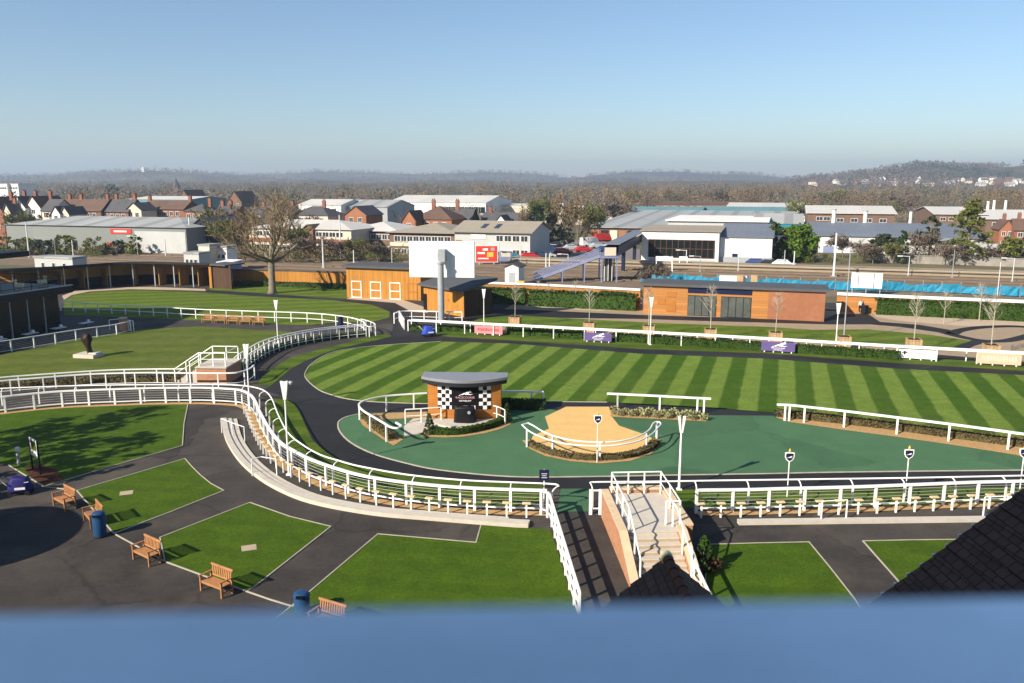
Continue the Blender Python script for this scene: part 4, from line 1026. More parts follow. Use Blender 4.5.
hedge('rounded evergreen shrubs merging at the end of the clipped hedge', g([(603, 307), (618, 307.5), (638, 307)]), 1.6, 2.0, 'leaf_dark', 1800, .3, .18, 'shrub_border', 'shrubs', seed=10)
hedge('low planted strip in front of the walkway rail by the statue lawn', g([(-40, 391), (30, 386.3), (100, 382.3), (180, 381.2)]), .7, .4, 'leaf_dry', 2200, .15, seed=11)
hedge('dark ground planting at the foot of the curving balustrade', offset(CURVE, .35), .6, .5, 'leaf_dark', 1600, .18, seed=12)
# kerbed bark beds
sheet('bark_bed', [(776, 418), (790, 422.5), (845, 430.5), (898, 437.5), (950, 445), (1004, 453.5), (1024, 457), (1150, 474), (1150, 468), (1024, 447), (898, 430), (778, 415.5)], .036, 'bark_chip')
sheet('bark_bed', [(610, 417), (635, 418.5), (660, 419.5), (706, 421.8), (709, 417), (660, 412.5), (612, 410)], .036, 'bark_chip')
sheet('bark_bed', [(393.5, 446), (384, 440.5), (370, 431), (362, 425), (360, 421), (364, 416), (375, 414), (427, 412), (427, 417), (404, 419), (380, 420), (384, 427), (396, 434), (403, 440)], .036, 'bark_chip')
sheet('bark_bed', [(522, 441), (530, 449.5), (545, 456.5), (570, 461.8), (600, 464), (630, 461.5), (650, 455), (660, 447), (661, 440), (652, 439), (642, 447), (622, 453.5), (598, 455.5), (570, 453.5), (545, 447), (531, 440)], .040, 'bark_chip')
sheet('bark_bed', [(421, 437), (445, 438), (464, 437), (485, 433.5), (500, 429.5), (511, 424.5), (506, 418.5), (495, 424.5), (480, 429), (464, 431.5), (441, 430.5), (425, 431)], .036, 'bark_chip')
hedge('low clipped hedge curving round the front of the presentation stand', g([(432, 434.5), (448, 435), (464, 434), (480, 431), (494, 427), (503, 422.5)]), .42, .42, seed=13, leaves=1500, ls=.11)
hedge('low shadowed planting along the crescent rail of the sandy pad', g([(530, 445.5), (548, 453), (572, 458.5), (600, 460), (626, 457.8), (646, 452), (656, 444)]), .5, .28, 'leaf_dry', 1800, .12, seed=14)
hedge('dark low planting inside the curved rail beside the presentation stand', g([(366, 418), (372, 425), (382, 433), (392, 440)]), .5, .4, 'leaf_dry', 900, .13, seed=15)
hedge('dark shaded planting behind the presentation stand', g([(500, 408), (520, 408.5), (542, 409)]), 1.0, .6, 'leaf_dark', 1000, .16, seed=16)
def tuft(p, h, rad, m, label, group, n=90, ls=.12, seed=1):
    r = random.Random(seed); t = thing('shrub', label, 'shrub', p, 0, group); mb = MB()
    for _ in range(n):
        v = rvec(r, r.uniform(.4, 1)); leaf(mb, Vector((v.x * rad, v.y * rad, h * .5 + v.z * h * .5)), ls, r)
    mb.build('foliage', m, t); MB().tube([(0, 0, -.02), (0, 0, h * .6)], [.03, .015], 5).build('stem', 'bark', t)
    return t
sage = None
for k in range(16):
    x = 614 + k * 6.0; y = 415.0 + (x - 614) * .052 + (.8 if k % 2 else -.8)
    lb = f'{ORD[k]} pale sage-green shrub along the flower bed counted from the sandy path'
    if sage is None: sage = tuft(at(x, y), .62, .34, 'leaf_sage', lb, 'pale shrubs in the flower bed', 110, .15, 3)
    else: dup(sage, at(x, y), rnd.uniform(0, 6), lb, None, rnd.uniform(.8, 1.15))
def conifer(p, h, rad, m, label, n=500, ls=.16, seed=1, name='conifer', cat='conifer'):
    r = random.Random(seed); t = thing(name, label, cat, p); mb = MB()
    for _ in range(n):
        z = r.random() ** 1.1; a = r.uniform(0, 6.283); rr = rad * (1 - z) ** .7 * r.uniform(.55, 1.05) + .03
        leaf(mb, Vector((rr * math.cos(a), rr * math.sin(a), .08 * h + z * h * .92)), ls, r)
    mb.build('foliage', m, t); MB().tube([(0, 0, -.05), (0, 0, h * .9)], [.05, .01], 6).build('trunk', 'bark', t)
conifer(at(429.5, 434.5), 1.35, .36, 'leaf_dark', 'small upright conifer at the ramp end of the clipped hedge', 380, .14, 2)
conifer(at(507, 423), 1.35, .34, 'leaf_hedge', 'small upright conifer at the handrail end of the clipped hedge', 380, .14, 3)
conifer(at(703, 571), 1.5, .5, 'leaf_hedge', 'small green conifer in the shade of the brick stairs', 420, .16, 4)
tuft(at(713, 572), .7, .35, 'ridge_tile', 'russet shrub beside the small conifer near the stairs', None, 120, .14, 9)

# --- trees without leaves
def grow(tm, cm, p, d, L, r0, lv, mx, r, up=.12, spread=.6, kids_=(3, 5), thin=.5, blade=.03, limb_lv=1, ratio=.72):
    n = 3 if lv < mx else 2; pts = [p]; rs = [r0]; q = p.copy(); dd = d.copy()
    for k in range(n):
        dd = (dd + rvec(r, .16 + .05 * lv) + Vector((0, 0, up * .35))).normalized(); q = q + dd * (L / n); pts.append(q.copy()); rs.append(max(blade * .35, r0 * (1 - (1 - thin) * (k + 1) / n)))
    mbx = tm if lv <= limb_lv else cm
    if lv < mx: mbx.tube(pts, rs, 6 if lv == 0 else (5 if lv == 1 else 3), cap=False)
    else:
        i = len(cm.v); b = dd.cross(rvec(r)).normalized() * blade
        cm.v += [tuple(pts[0] - b), tuple(pts[0] + b), tuple(pts[-1])]; cm.f.append((i, i + 1, i + 2)); return
    c = r.randint(*kids_)
    for k in range(c):
        f = r.uniform(.35, 1.0) if k else 1.0
        j = min(n - 1, int(f * n)); a = pts[j].lerp(pts[j + 1], f * n - j) if f < 1 else pts[-1]
        nd = (dd * r.uniform(.5, .95) + rvec(r, spread) + Vector((0, 0, up))).normalized()
        grow(tm, cm, a, nd, L * ratio * r.uniform(.75, 1.15), r0 * thin * r.uniform(.6, .95), lv + 1, mx, r, up, spread, kids_, thin, blade, limb_lv, ratio)
def bare_tree(p, label, h=10, seed=1, mx=5, trunk=.25, m='twig', spread=.7, kids_=(3, 5), blade=.03, lean=0, bark='bark', group=None, wide=1.0, tr=.3, name='bare_tree'):
    r = random.Random(seed); t = thing(name, label, 'tree', p, 0, group); tm, cm = MB(), MB()
    grow(tm, cm, Vector((0, 0, -.1)), Vector((lean, 0, 1)).normalized(), 1.0, tr * .12, 0, mx, r, .14, spread, kids_, .62, blade / h * 2.6, 1)
    zm = max(v[2] for v in cm.v); k = h / zm
    for b_ in (tm, cm): b_.v = [(x * k * wide, y * k * wide, z * k) for x, y, z in b_.v]
    tm.build('trunk', bark, t, smooth=True); cm.build('crown', m, t)
    return t
# the big oak: short thick trunk, wide limbs
def big_oak():
    p = at(272.5, 293.5); r = random.Random(5); t = thing('oak_tree', 'large bare spreading oak in front of the orange timber fence', 'tree', p); tm, cm = MB(), MB()
    hT = rowz(272.5, 293.5, 262)
    tm.tube([(0, 0, -.1), (0, 0, .5), (.05, 0, hT * .6), (0, 0, hT)], [.78, .52, .44, .50], 12)
    for k in range(9):
        a = k * 2.4 + r.uniform(-.3, .3); el = (.35, .9, .55, 1.3, .25, .7, 1.0, .45, 1.5)[k]
        d = Vector((math.cos(a) * math.cos(el), math.sin(a) * math.cos(el), math.sin(el)))
        grow(tm, cm, Vector((0, 0, hT - .25 + .12 * k * .3)), d, 4.4 if el < .8 else 4.9, .25, 1, 5, r, .16, .64, (3, 5), .58, .022, 2, .68)
    tm.build('trunk', 'bark', t, smooth=True); cm.build('crown', 'twig', t); t.scale = (1.02, 1.02, 1.02); return t
big_oak()
# saplings and their wooden planters
def planter(px, py, label, w=1.1, h=1.15):
    t = thing('planter', label, 'planter', at(px, py), YAW + .1)
    MB().box((0, 0, h / 2 + .02), (w, w, h)).build('box', 'crate_wood', t)
    tr = MB()
    for s in (-1, 1):
        tr.box((s * w / 2, -w / 2, h / 2 + .03), (.1, .1, h + .06)); tr.box((s * w / 2, w / 2, h / 2 + .03), (.1, .1, h + .06))
        tr.box((0, s * (w / 2 + .02), h), (w, .05, .1)); tr.box((s * (w / 2 + .02), 0, h), (.05, w, .1))
    tr.build('frame', 'crate_wood', t); MB().box((0, 0, h + .03), (w - .12, w - .12, .04)).build('earth', 'soil', t)
    return t
sap0 = None
def sapling(p, label, h, group=None, rz=0):
    global sap0
    if sap0 is None:
        r = random.Random(4); t = thing('sapling', label, 'sapling', p, rz, group); tm, cm = MB(), MB()
        tm.tube([(0, 0, -.05), (.02, 0, 1.6), (0, .02, 3.6)], [.045, .036, .012], 6)
        for k in range(26):
            z = r.uniform(1.3, 3.4); a = r.uniform(0, 6.28); L = (3.9 - z) * r.uniform(.4, .62); d = Vector((math.cos(a) * .62, math.sin(a) * .62, .78))
            e = Vector((0, 0, z)) + d * L; cm.tube([(0, 0, z), tuple(e)], [.017, .008], 3, cap=False)
            for q in range(4):
                f = Vector((0, 0, z)) + d * L * r.uniform(.3, .95); cm.tube([tuple(f), tuple(f + (d + rvec(r, .7)).normalized() * r.uniform(.25, .5))], [.009, .005], 3, cap=False)
        tm.build('trunk', 'bark_pale', t); cm.build('crown', 'bark_pale', t); sap0 = t; return t
    return dup(sap0, p, rz, label, group, h / 3.6)
PLn = ((515, 327.5, 'behind the pink banner'), (589, 333.5, 'behind the first purple banner'), (648.5, 337, 'beside the lamp post facing the glazed bays'), (710, 340.5, 'facing the second glazed bay'), (775, 344, 'behind the second purple banner'), (843, 348.5, 'beside the tall steel pole'), (913, 351.5, 'behind the white banner'), (990, 357.5, 'behind the peach banner'))
for k, (x, y, w) in enumerate(PLn):
    planter(x, y, f'square wooden planter {w}'); p = at(x, y); p.z = 1.17
    if k != 5: sapling(p, f'bare sapling growing in the planter {w}', (4.3, 3.6, 3.9, 4.2, 3.8, 3.8, 4.2, 4.6)[k], 'saplings in planters', k * 1.3)
for k, (x, y, w, h) in enumerate(((538, 306, 'at the near end of the clipped hedge', 3.2), (549, 307, 'in the buff gravel by the clipped hedge', 3.0), (575.5, 308, 'in front of the clipped hedge middle', 3.4), (943.5, 324, 'before the long hedge beside the round path', 3.6), (979, 321, 'before the long hedge behind the round path', 4.2))):
    sapling(at(x, y), f'slim bare sapling standing {w}', h, 'saplings by the hedges', k * 2.1)

# --- trees in the middle distance: a few grown once and copied
def tree_at(px, base, top, proto, label, group=None, wide=1.0, rz=None):
    p = atg(px, base); h = zrow(top, p.y) - p.z; k = h / proto['h0']
    return dup(proto, p, rnd.uniform(0, 6.28) if rz is None else rz, label, group, (k * wide, k * wide, k))
def clump_tree(label, p, h, rx, m, seed, n=60, leaves=34, ls=.5, shape='round', trunk_h=.2, bark='bark', name='evergreen_tree'):
    r = random.Random(seed); t = thing(name, label, 'tree', p); mb = MB(); tm = MB()
    tm.tube([(0, 0, -.2), (.05 * h * .1, 0, h * .45), (0, 0, h * .93)], [h * .026, h * .018, .03], 7)
    for k in range(n):
        z = r.uniform(trunk_h, 1); a = r.uniform(0, 6.283)
        if shape == 'round': w = math.sqrt(max(.02, 1 - ((z - .55) / .5) ** 2))
        elif shape == 'cone': w = (1 - z) ** .75 + .06
        elif shape == 'loose': w = (.45 + .6 * math.sin(math.pi * min(1, max(0, (z - trunk_h) / (1 - trunk_h) * .85 + .12)))) * r.uniform(.5, 1.15) * (1 if z < .85 else .6)
        elif shape == 'column': w = .55 + .45 * math.sin(math.pi * min(1, z * 1.1)) if z < .9 else .35
        else:                                     # tiers of a cedar
            tier = math.floor(z * 7) / 7; z = tier + .10 + r.uniform(-.02, .02); w = (1 - .62 * tier) * (.6 + .4 * ((math.floor(tier * 7)) % 2)) if z > .25 else .6
        rr = rx * w * math.sqrt(r.uniform(.12, 1)); c = Vector((rr * math.cos(a), rr * math.sin(a), z * h))
        tm.tube([(0, 0, max(.1, (z - .12) * h)), tuple(c)], [h * .006, .02], 3, cap=False)
        cs = rx * r.uniform(.16, .34); fl = .40 if shape in ('cedar', 'loose') else .75
        for _ in range(leaves):
            v = rvec(r, r.uniform(.3, 1)); leaf(mb, c + Vector((v.x * cs, v.y * cs, v.z * cs * fl)), ls * r.uniform(.7, 1.2), r)
    tm.build('trunk', bark, t); mb.build('crown', m, t); t['h0'] = h
    return t
# ---------------------------------------------------------------- buildings
def bld(name, label, px0, px1, Y0, eave, ridge, depth, wall, roof, kind='gable', yaw=True, cat='building', ov=.3, zb=None, group=None, rise=None):
    zb = gz(Y0) if zb is None else zb
    ex, ey = (EX, EY) if yaw else (1, 0)
    x0 = xcol(px0, Y0, zb); a = (px1 - CX) / F
    s = (a * (cp * Y0 + (H - zb) * sp) - x0) / (ex - a * ey * cp)
    t = thing(name, label, cat, (x0, Y0, zb), math.atan2(ey, ex), group)
    Ym = Y0 + ey * s / 2; he = zrow(eave, Ym) - zb
    if rise is not None: hr = he + rise
    else:
        Yr = Ym + (depth * (.5 if kind in ('gable', 'hip') else 1.0) if kind != 'gablefront' else 0) * ex
        hr = zrow(ridge, Yr) - zb
    he = max(.8, he); hr = max(hr, he + .15); w, d = s, depth
    bw = MB()
    if kind in ('gable',): bw.box((w / 2, d / 2, he / 2), (w, d, he)); i = len(bw.v); 
    elif kind == 'mono':
        bw.v += [(0, 0, 0), (w, 0, 0), (w, d, 0), (0, d, 0), (0, 0, he), (w, 0, he), (w, d, hr), (0, d, hr)]; bw.f += [(0, 3, 2, 1), (0, 1, 5, 4), (1, 2, 6, 5), (2, 3, 7, 6), (3, 0, 4, 7)]
    else: bw.box((w / 2, d / 2, he / 2), (w, d, he))
    if kind == 'gable':
        for x in (0, w): bw.poly([(x, 0, he), (x, d, he), (x, d / 2, hr - .05)])
    if kind == 'gablefront':
        for y in (0, d): bw.poly([(0, y, he), (w, y, he), (w / 2, y, hr - .05)])
    wo = bw.build('wall', wall, t)
    rb = MB(); th = .16
    def slab(q):
        q = [Vector(p) for p in q]; n = (q[1] - q[0]).cross(q[3] - q[0]).normalized(); n = n if n.z > 0 else -n
        i = len(rb.v); rb.v += [tuple(p + n * .02) for p in q] + [tuple(p + n * th) for p in q]
        rb.f.extend([tuple(i + k for k in f) for f in ((3, 2, 1, 0), (4, 5, 6, 7), (0, 1, 5, 4), (1, 2, 6, 5), (2, 3, 7, 6), (3, 0, 4, 7))])
    if kind == 'gable':
        k = (hr - he) / (d / 2)
        slab([(-ov, -ov, he - ov * k), (w + ov, -ov, he - ov * k), (w + ov, d / 2, hr), (-ov, d / 2, hr)]); slab([(w + ov, d + ov, he - ov * k), (-ov, d + ov, he - ov * k), (-ov, d / 2, hr), (w + ov, d / 2, hr)])
    elif kind == 'gablefront':
        k = (hr - he) / (w / 2)
        slab([(-ov, d + ov, he - ov * k), (-ov, -ov, he - ov * k), (w / 2, -ov, hr), (w / 2, d + ov, hr)]); slab([(w + ov, -ov, he - ov * k), (w + ov, d + ov, he - ov * k), (w / 2, d + ov, hr), (w / 2, -ov, hr)])
    elif kind == 'mono': k = (hr - he) / d; slab([(-ov, -ov, he - ov * k), (w + ov, -ov, he - ov * k), (w + ov, d + ov, hr + ov * k), (-ov, d + ov, hr + ov * k)])
    elif kind == 'flat': rb.box((w / 2, d / 2, he + .15), (w + 2 * ov, d + 2 * ov, .3))
    elif kind == 'hip':
        e = min(w, d) / 2 * .95; A_, B_, C_, D_ = (-ov, -ov, he), (w + ov, -ov, he), (w + ov, d + ov, he), (-ov, d + ov, he); r0, r1 = ((e, d / 2, hr), (w - e, d / 2, hr)) if w > d else ((w / 2, e, hr), (w / 2, d - e, hr))
        i = len(rb.v); rb.v += [A_, B_, C_, D_, r0, r1]
        rb.f += [(i, i + 1, i + 5, i + 4), (i + 1, i + 2, i + 5), (i + 2, i + 3, i + 4, i + 5), (i + 3, i, i + 4), (i + 3, i + 2, i + 1, i)] if w > d else [(i, i + 1, i + 4), (i + 1, i + 2, i + 5, i + 4), (i + 2, i + 3, i + 5), (i + 3, i, i + 4, i + 5), (i + 3, i + 2, i + 1, i)]
    ro = rb.build('roof', roof, t)
    info = dict(t=t, w=w, d=d, he=he, hr=hr, roof=ro, wall=wo, kind=kind)
    return info
def win(b, u, v, ww, hh, fr='render_white', gl='glass_win', name='window', face='front'):
    t = b['t']; f = MB(); q = .09 if ww > .8 else .06
    def P(mb, cu, cv, du, dv, y, th):
        if face == 'front': mb.box((cu, y, cv), (du, th, dv))
        else: mb.box((b['w'] - y, cu, cv), (th, du, dv))
    P(f, u, v + hh / 2 - q / 2, ww, q, -.03, .06); P(f, u, v - hh / 2 + q / 2, ww, q, -.03, .06); P(f, u - ww / 2 + q / 2, v, q, hh - 2 * q, -.03, .06); P(f, u + ww / 2 - q / 2, v, q, hh - 2 * q, -.03, .06)
    if ww > .9: P(f, u, v, .06, hh - 2 * q, -.03, .05)
    o = f.build(name, fr, t); p = MB(); P(p, u, v, ww - 2 * q, hh - 2 * q, -.012, .02); p.build('pane', gl, o); return o
def wins(b, n, v, ww, hh, u0=.08, u1=.92, **k):
    for i in range(n): win(b, b['w'] * (u0 + (u1 - u0) * (i + .5) / n), v, ww, hh, **k)
def door(b, u, ww, hh, m='navy_paint'):
    o = MB().box((u, -.03, hh / 2 + .02), (ww, .06, hh)).build('door', m, b['t']); MB().box((u + ww * .36, -.075, hh * .48), (.06, .04, .14)).build('handle', 'steel_pale', o)
def chim(b, u, h=1.5, m='brick_house', s=.9, v=None):
    y = b['d'] / 2 if v is None else v; o = MB().box((u, y, b['hr'] + h / 2 - .5), (s, s * .7, h + 1)).build('chimney', m, b['roof'])
    for k in (-1, 1): MB().lathe([(.12, 0), (.15, .1), (.11, .4), (0, .4)], 8, (u + k * s * .25, y, b['hr'] + h)).build('chimney_pot', 'ridge_tile', o)
def panel(b, u0, u1, v0, v1, m, name='sign', off=.06): return MB().box(((u0 + u1) / 2, -off / 2 - .01, (v0 + v1) / 2), (u1 - u0, off, v1 - v0)).build(name, m, b['t'])

# --- racecourse buildings
# dark pavilion at the edge
P1 = at(63, 329.5); dv = Vector((.316, .949, 0)); nv = Vector((-.949, .316, 0)); P0 = P1 - dv * 26
t = thing('dark_pavilion', 'dark glass pavilion with a roof terrace and shaded front', 'building', P1)
zr = zrow(286, P1.y) ; q = lambda a, b: P1 + dv * a + nv * b
MB().prism([(v.x, v.y) for v in (q(-26, .25), q(-.3, .25), q(-.3, 13), q(-26, 13))], 0, zr - .75).build('wall', 'dark_fascia', t, P1)
MB().prism([(v.x, v.y) for v in (q(-27, -.9), q(.9, -.9), q(.9, 14), q(-27, 14))], zr - .75, zr).build('roof', 'dark_metal', t, P1)
MB().prism([(v.x, v.y) for v in (q(-27, -.95), q(.95, -.95), q(.95, -.7), q(-27, -.7))], zr + .002, zr + .10).build('roof_edge', 'steel_grey', t, P1)
for k in range(13):
    a = -26 + 2 * k
    g_ = MB().prism([(v.x, v.y) for v in (q(a + .05, .12), q(a + 1.88, .12), q(a + 1.88, .2), q(a + .05, .2))], .1, zr - .8).build('glass_panel', 'glass_dark', t, P1)
    MB().prism([(v.x, v.y) for v in (q(a - .06, .02), q(a + .04, .02), q(a + .04, .24), q(a - .06, .24))], 0, zr - .76).build('mullion', 'steel_grey', t, P1)
MB().prism([(v.x, v.y) for v in (q(-3.5, 4.0), q(-3.5, 13), q(-26, 13), q(-26, 4.0))], zr, zr + 3.2).build('upper_storey', 'dark_fascia', t, P1)
MB().prism([(v.x, v.y) for v in (q(-1.2, 2.2), q(-1.2, 14), q(-27, 14), q(-27, 2.2))], zr + 3.2, zr + 3.75).build('upper_roof', 'dark_metal', t, P1)
bal = MB(); 
for zz in (.35, 1.05): bal.sweep([q(-26, -.2) + Vector((0, 0, zr + zz)), q(.5, -.2) + Vector((0, 0, zr + zz)), q(.5, 10) + Vector((0, 0, zr + zz))], rect(.05, .05))
bal.build('terrace_rail', 'dark_metal', t, P1)
for k in range(14):
    v = q(-25.5 + 2 * k, -.2); MB().box((v.x, v.y, zr + .55), (.05, .05, 1.1)).build('rail_post', 'dark_metal', t, P1)
def rchair(p, rz, label):
    t = thing('terrace_chair', label, 'chair', p, rz)
    MB().box((0, 0, .38), (.75, .7, .12)).build('seat', 'wicker', t, bevel=.03); MB().box((0, .33, .70), (.75, .1, .75)).build('backrest', 'wicker', t, bevel=.03)
    for s in (-1, 1):
        MB().box((s * .36, 0, .5), (.1, .7, .3)).build('armrest', 'wicker', t, bevel=.02)
        for y in (-.28, .28): MB().box((s * .32, y, .17), (.06, .06, .34)).build('leg', 'wicker', t)
v = q(-3.8, 1.0); rchair((v.x, v.y, zr + .01), 1.9, 'cream wicker chair in the middle of the pavilion roof terrace'); v = q(-.7, 1.4); rchair((v.x, v.y, zr + .01), -.6, 'cream wicker chair at the corner of the pavilion roof terrace')
tb0 = None
for k, (a, b) in enumerate(((-13, -2.1), (-9.5, -2.1), (-6, -2.2), (-2.6, -2.2), (.8, -2.4))):
    v = q(a, b); lb = f'{ORD[k]} pale terrace table along the shaded pavilion front counted from the frame edge'
    if tb0 is None:
        tb0 = thing('terrace_table', lb, 'table', v, 1.2, 'terrace tables at the pavilion')
        MB().box((0, 0, .74), (1.4, .8, .05)).build('tabletop', 'steel_pale', tb0); MB().box((0, 0, .37), (.1, .1, .70)).build('leg', 'dark_metal', tb0); MB().box((0, 0, .03), (.6, .5, .05)).build('foot', 'dark_metal', tb0); MB().box((.5, .2, .87), (.22, .22, .22)).build('napkin_box', 'white_paint', tb0)
    else: dup(tb0, v, None, lb)

# curved saddling shelter
sh = cat_rom([at(x, y) for x, y in ((-12, 296), (12, 295), (36, 293.6), (64, 291.8), (92, 289.3), (116, 287.2), (140, 286.3), (162, 286.3), (180, 286.8), (196, 287.3), (212, 288))], 6)
hS = zrow(262.5, at(162, 286.3).y); o = sh[0].copy(); t = thing('saddling_shelter', 'long curved open-fronted shelter with dark roof and timber-backed bays', 'shelter', o)
bk = offset(sh, 3.6)
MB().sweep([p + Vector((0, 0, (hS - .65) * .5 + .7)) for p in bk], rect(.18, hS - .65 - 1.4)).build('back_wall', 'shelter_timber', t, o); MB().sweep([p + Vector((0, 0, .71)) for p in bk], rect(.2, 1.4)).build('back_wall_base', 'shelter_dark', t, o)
MB().sweep([p + Vector((0, 0, hS)) for p in sh], [(-.55, -.12), (4.1, -.75), (4.1, -.55), (-.55, .10)]).build('roof', 'felt_roof', t, o)
MB().sweep([p + Vector((0, 0, hS)) for p in offset(sh, -.58)], rect(.06, .34)).build('fascia', 'dark_fascia', t, o)
sp_ = resample(sh, 3.1)
for k, (p, tg) in enumerate(sp_):
    n_ = Vector((-tg.y, tg.x, 0)); rz = math.atan2(tg.y, tg.x); last = k == len(sp_) - 1
    MB().box((p.x, p.y, hS / 2 - .05), (.14, .14, hS - .1) if not last else (.42, .42, hS - .1), rz).build('post', 'steel_grey' if not last else 'timber_orange', t, o)
    c = p + n_ * 2.35; MB().box((c.x, c.y, hS * .5 - .45), (.1, 2.3, hS - .95), rz).build('partition', 'shelter_timber' if not last else 'timber_dark', t, o)
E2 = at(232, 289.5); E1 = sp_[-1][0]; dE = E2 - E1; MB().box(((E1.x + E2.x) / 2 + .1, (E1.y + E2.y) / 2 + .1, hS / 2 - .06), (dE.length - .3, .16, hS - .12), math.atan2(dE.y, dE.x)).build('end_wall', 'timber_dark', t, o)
MB().box(((E1.x + E2.x) / 2 + .1, (E1.y + E2.y) / 2 + 1.7, hS - .1), (dE.length, 4.0, .2), math.atan2(dE.y, dE.x)).build('end_roof', 'felt_roof', t, o)
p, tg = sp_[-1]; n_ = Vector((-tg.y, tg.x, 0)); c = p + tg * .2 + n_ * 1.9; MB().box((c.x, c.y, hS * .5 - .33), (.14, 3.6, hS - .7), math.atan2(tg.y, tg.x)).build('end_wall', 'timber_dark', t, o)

def wall_run(name, label, px, h, th, m, cap=None, capm='roof_grey', cat='wall', z0=0.0, caph=.12, capw=None):
    pts = [at(*p) for p in px]; o = pts[0].copy(); t = thing(name, label, cat, o)
    MB().sweep([p + Vector((0, 0, h / 2)) for p in pts], rect(th, h)).build('panel', m, t, o)
    if cap: MB().sweep([p + Vector((0, 0, h + caph / 2 + .003)) for p in pts], rect(capw or th + .2, caph)).build('coping', capm, t, o)
    n = 0
    for p, tg in resample(pts, 3.0):
        if n: MB().box((p.x - tg.y * -.0, p.y + th / 2 + .03, h / 2), (.12, .06, h), math.atan2(tg.y, tg.x)).build('post', m, t, o)
        n += 1
    return t
wall_run('timber_fence', 'orange vertical-board timber fence behind the oak, between shelter and stable', [(233, 284.5), (290, 285.5), (347, 288)], 2.25, .12, 'timber_orange', True, 'felt_roof', 'fence', capw=.4, caph=.14)
# stable with three white-framed doors
b = bld('stable_block', 'orange timber stable with three white-framed half doors and a dark flat roof', 347, 421, at(347, 297.3).y, 268.5, 268, 4.5, 'timber_orange', 'felt_roof', 'flat', ov=.45)
for x0, x1 in ((352, 362.3), (371, 382), (390.5, 401.3), (408, 418)):
    u0 = b['w'] * (x0 - 347) / 74; u1 = b['w'] * (x1 - 347) / 74; m = 'white_paint' if x1 < 405 else 'timber_slat'
    dr_ = MB(); hh = 2.25; f = .11
    dr_.box(((u0 + u1) / 2, -.03, hh), (u1 - u0, .06, f)); dr_.box(((u0 + u1) / 2, -.03, hh * .5), (u1 - u0 - 2 * f, .06, f)); dr_.box((u0 + f / 2, -.03, hh / 2 - f / 2), (f, .06, hh - f)); dr_.box((u1 - f / 2, -.03, hh / 2 - f / 2), (f, .06, hh - f)); dr_.box(((u0 + u1) / 2, -.03, .08), (u1 - u0 - 2 * f, .06, f))
    d_ = dr_.build('door_frame', m, b['t'])
    for vv in (.28, .75): MB().box(((u0 + u1) / 2, -.016, hh * vv), (u1 - u0 - 2 * f - .01, .03, hh * .5 - f * 1.3)).build('door', 'timber_orange', d_)
# small hut below the screen
p0 = at(424, 309.5); p1 = at(464, 317.5); p2 = at(473, 313.5); dx = (p1 - p0); w = dx.length; rz = math.atan2(dx.y, dx.x); hh0 = zrow(286, p0.y); hh1 = zrow(291, p1.y)
t = thing('timber_hut', 'small orange timber hut with a grey sloping roof under the big screen', 'hut', p0, rz); dd = 4.2
MB().box((w / 2, dd / 2, hh1 / 2), (w, dd, hh1)).build('wall', 'timber_orange', t)
i = MB(); i.v += [(-.5, -.5, hh1 - .12), (w + .5, -.5, hh1 - .12), (w + .5, dd + .5, hh1 + .95), (-.5, dd + .5, hh1 + .95), (-.5, -.5, hh1 + .14), (w + .5, -.5, hh1 + .14), (w + .5, dd + .5, hh1 + 1.2), (-.5, dd + .5, hh1 + 1.2)]
i.f += [(3, 2, 1, 0), (4, 5, 6, 7), (0, 1, 5, 4), (1, 2, 6, 5), (2, 3, 7, 6), (3, 0, 4, 7)]; i.build('roof', 'felt_roof', t)
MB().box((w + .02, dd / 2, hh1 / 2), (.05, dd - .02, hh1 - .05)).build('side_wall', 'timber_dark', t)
o = MB().box((.35, -.02, 1.0), (.75, .05, 2.0)).build('door', 'black_panel', t); MB().box((w * .62, -.03, 1.75), (.5, .05, .35)).build('vent', 'timber_slat', t)
# big screen seen from behind
c = at(441.5, 323); t = thing('video_screen', 'big white screen back carried on a single grey column', 'screen', c, R(-5)); ys = c.y + 1.2
z0, z1 = zrow(277.3, ys), zrow(241.3, ys); x0, x1 = xcol(408.5, ys, z0) - c.x, xcol(474, ys, z0) - c.x
sc_p = MB().box(((x0 + x1) / 2, 1.25, (z0 + z1) / 2), (x1 - x0, .5, z1 - z0)).build('screen_case', 'white_paint', t, bevel=.03)
fr = MB()
for k in range(1, 8): fr.box((x0 + (x1 - x0) * k / 8, .995, (z0 + z1) / 2), (.02, .012, z1 - z0 - .1))
for k in (1, 2): fr.box(((x0 + x1) / 2, .993, z0 + (z1 - z0) * k / 3), (x1 - x0 - .1, .012, .02))
fr.build('panel_seam', 'steel_pale', sc_p)
zc = zrow(257, c.y)
MB().tube([(0, 0, 0), (0, 0, zc - .7)], .36, 18).build('column', 'steel_grey', t, smooth=False); MB().tube([(0, 0, zc - .72), (0, 0, zc - .6)], .46, 18).build('column_flange', 'steel_grey', t)
MB().box((.1, .5, zc + .15), (.75, 1.0, 1.35)).build('bracket', 'steel_grey', t); MB().box((-.55, .985, zc), (.1, .05, .8)).build('cable_box', 'steel_pale', t)
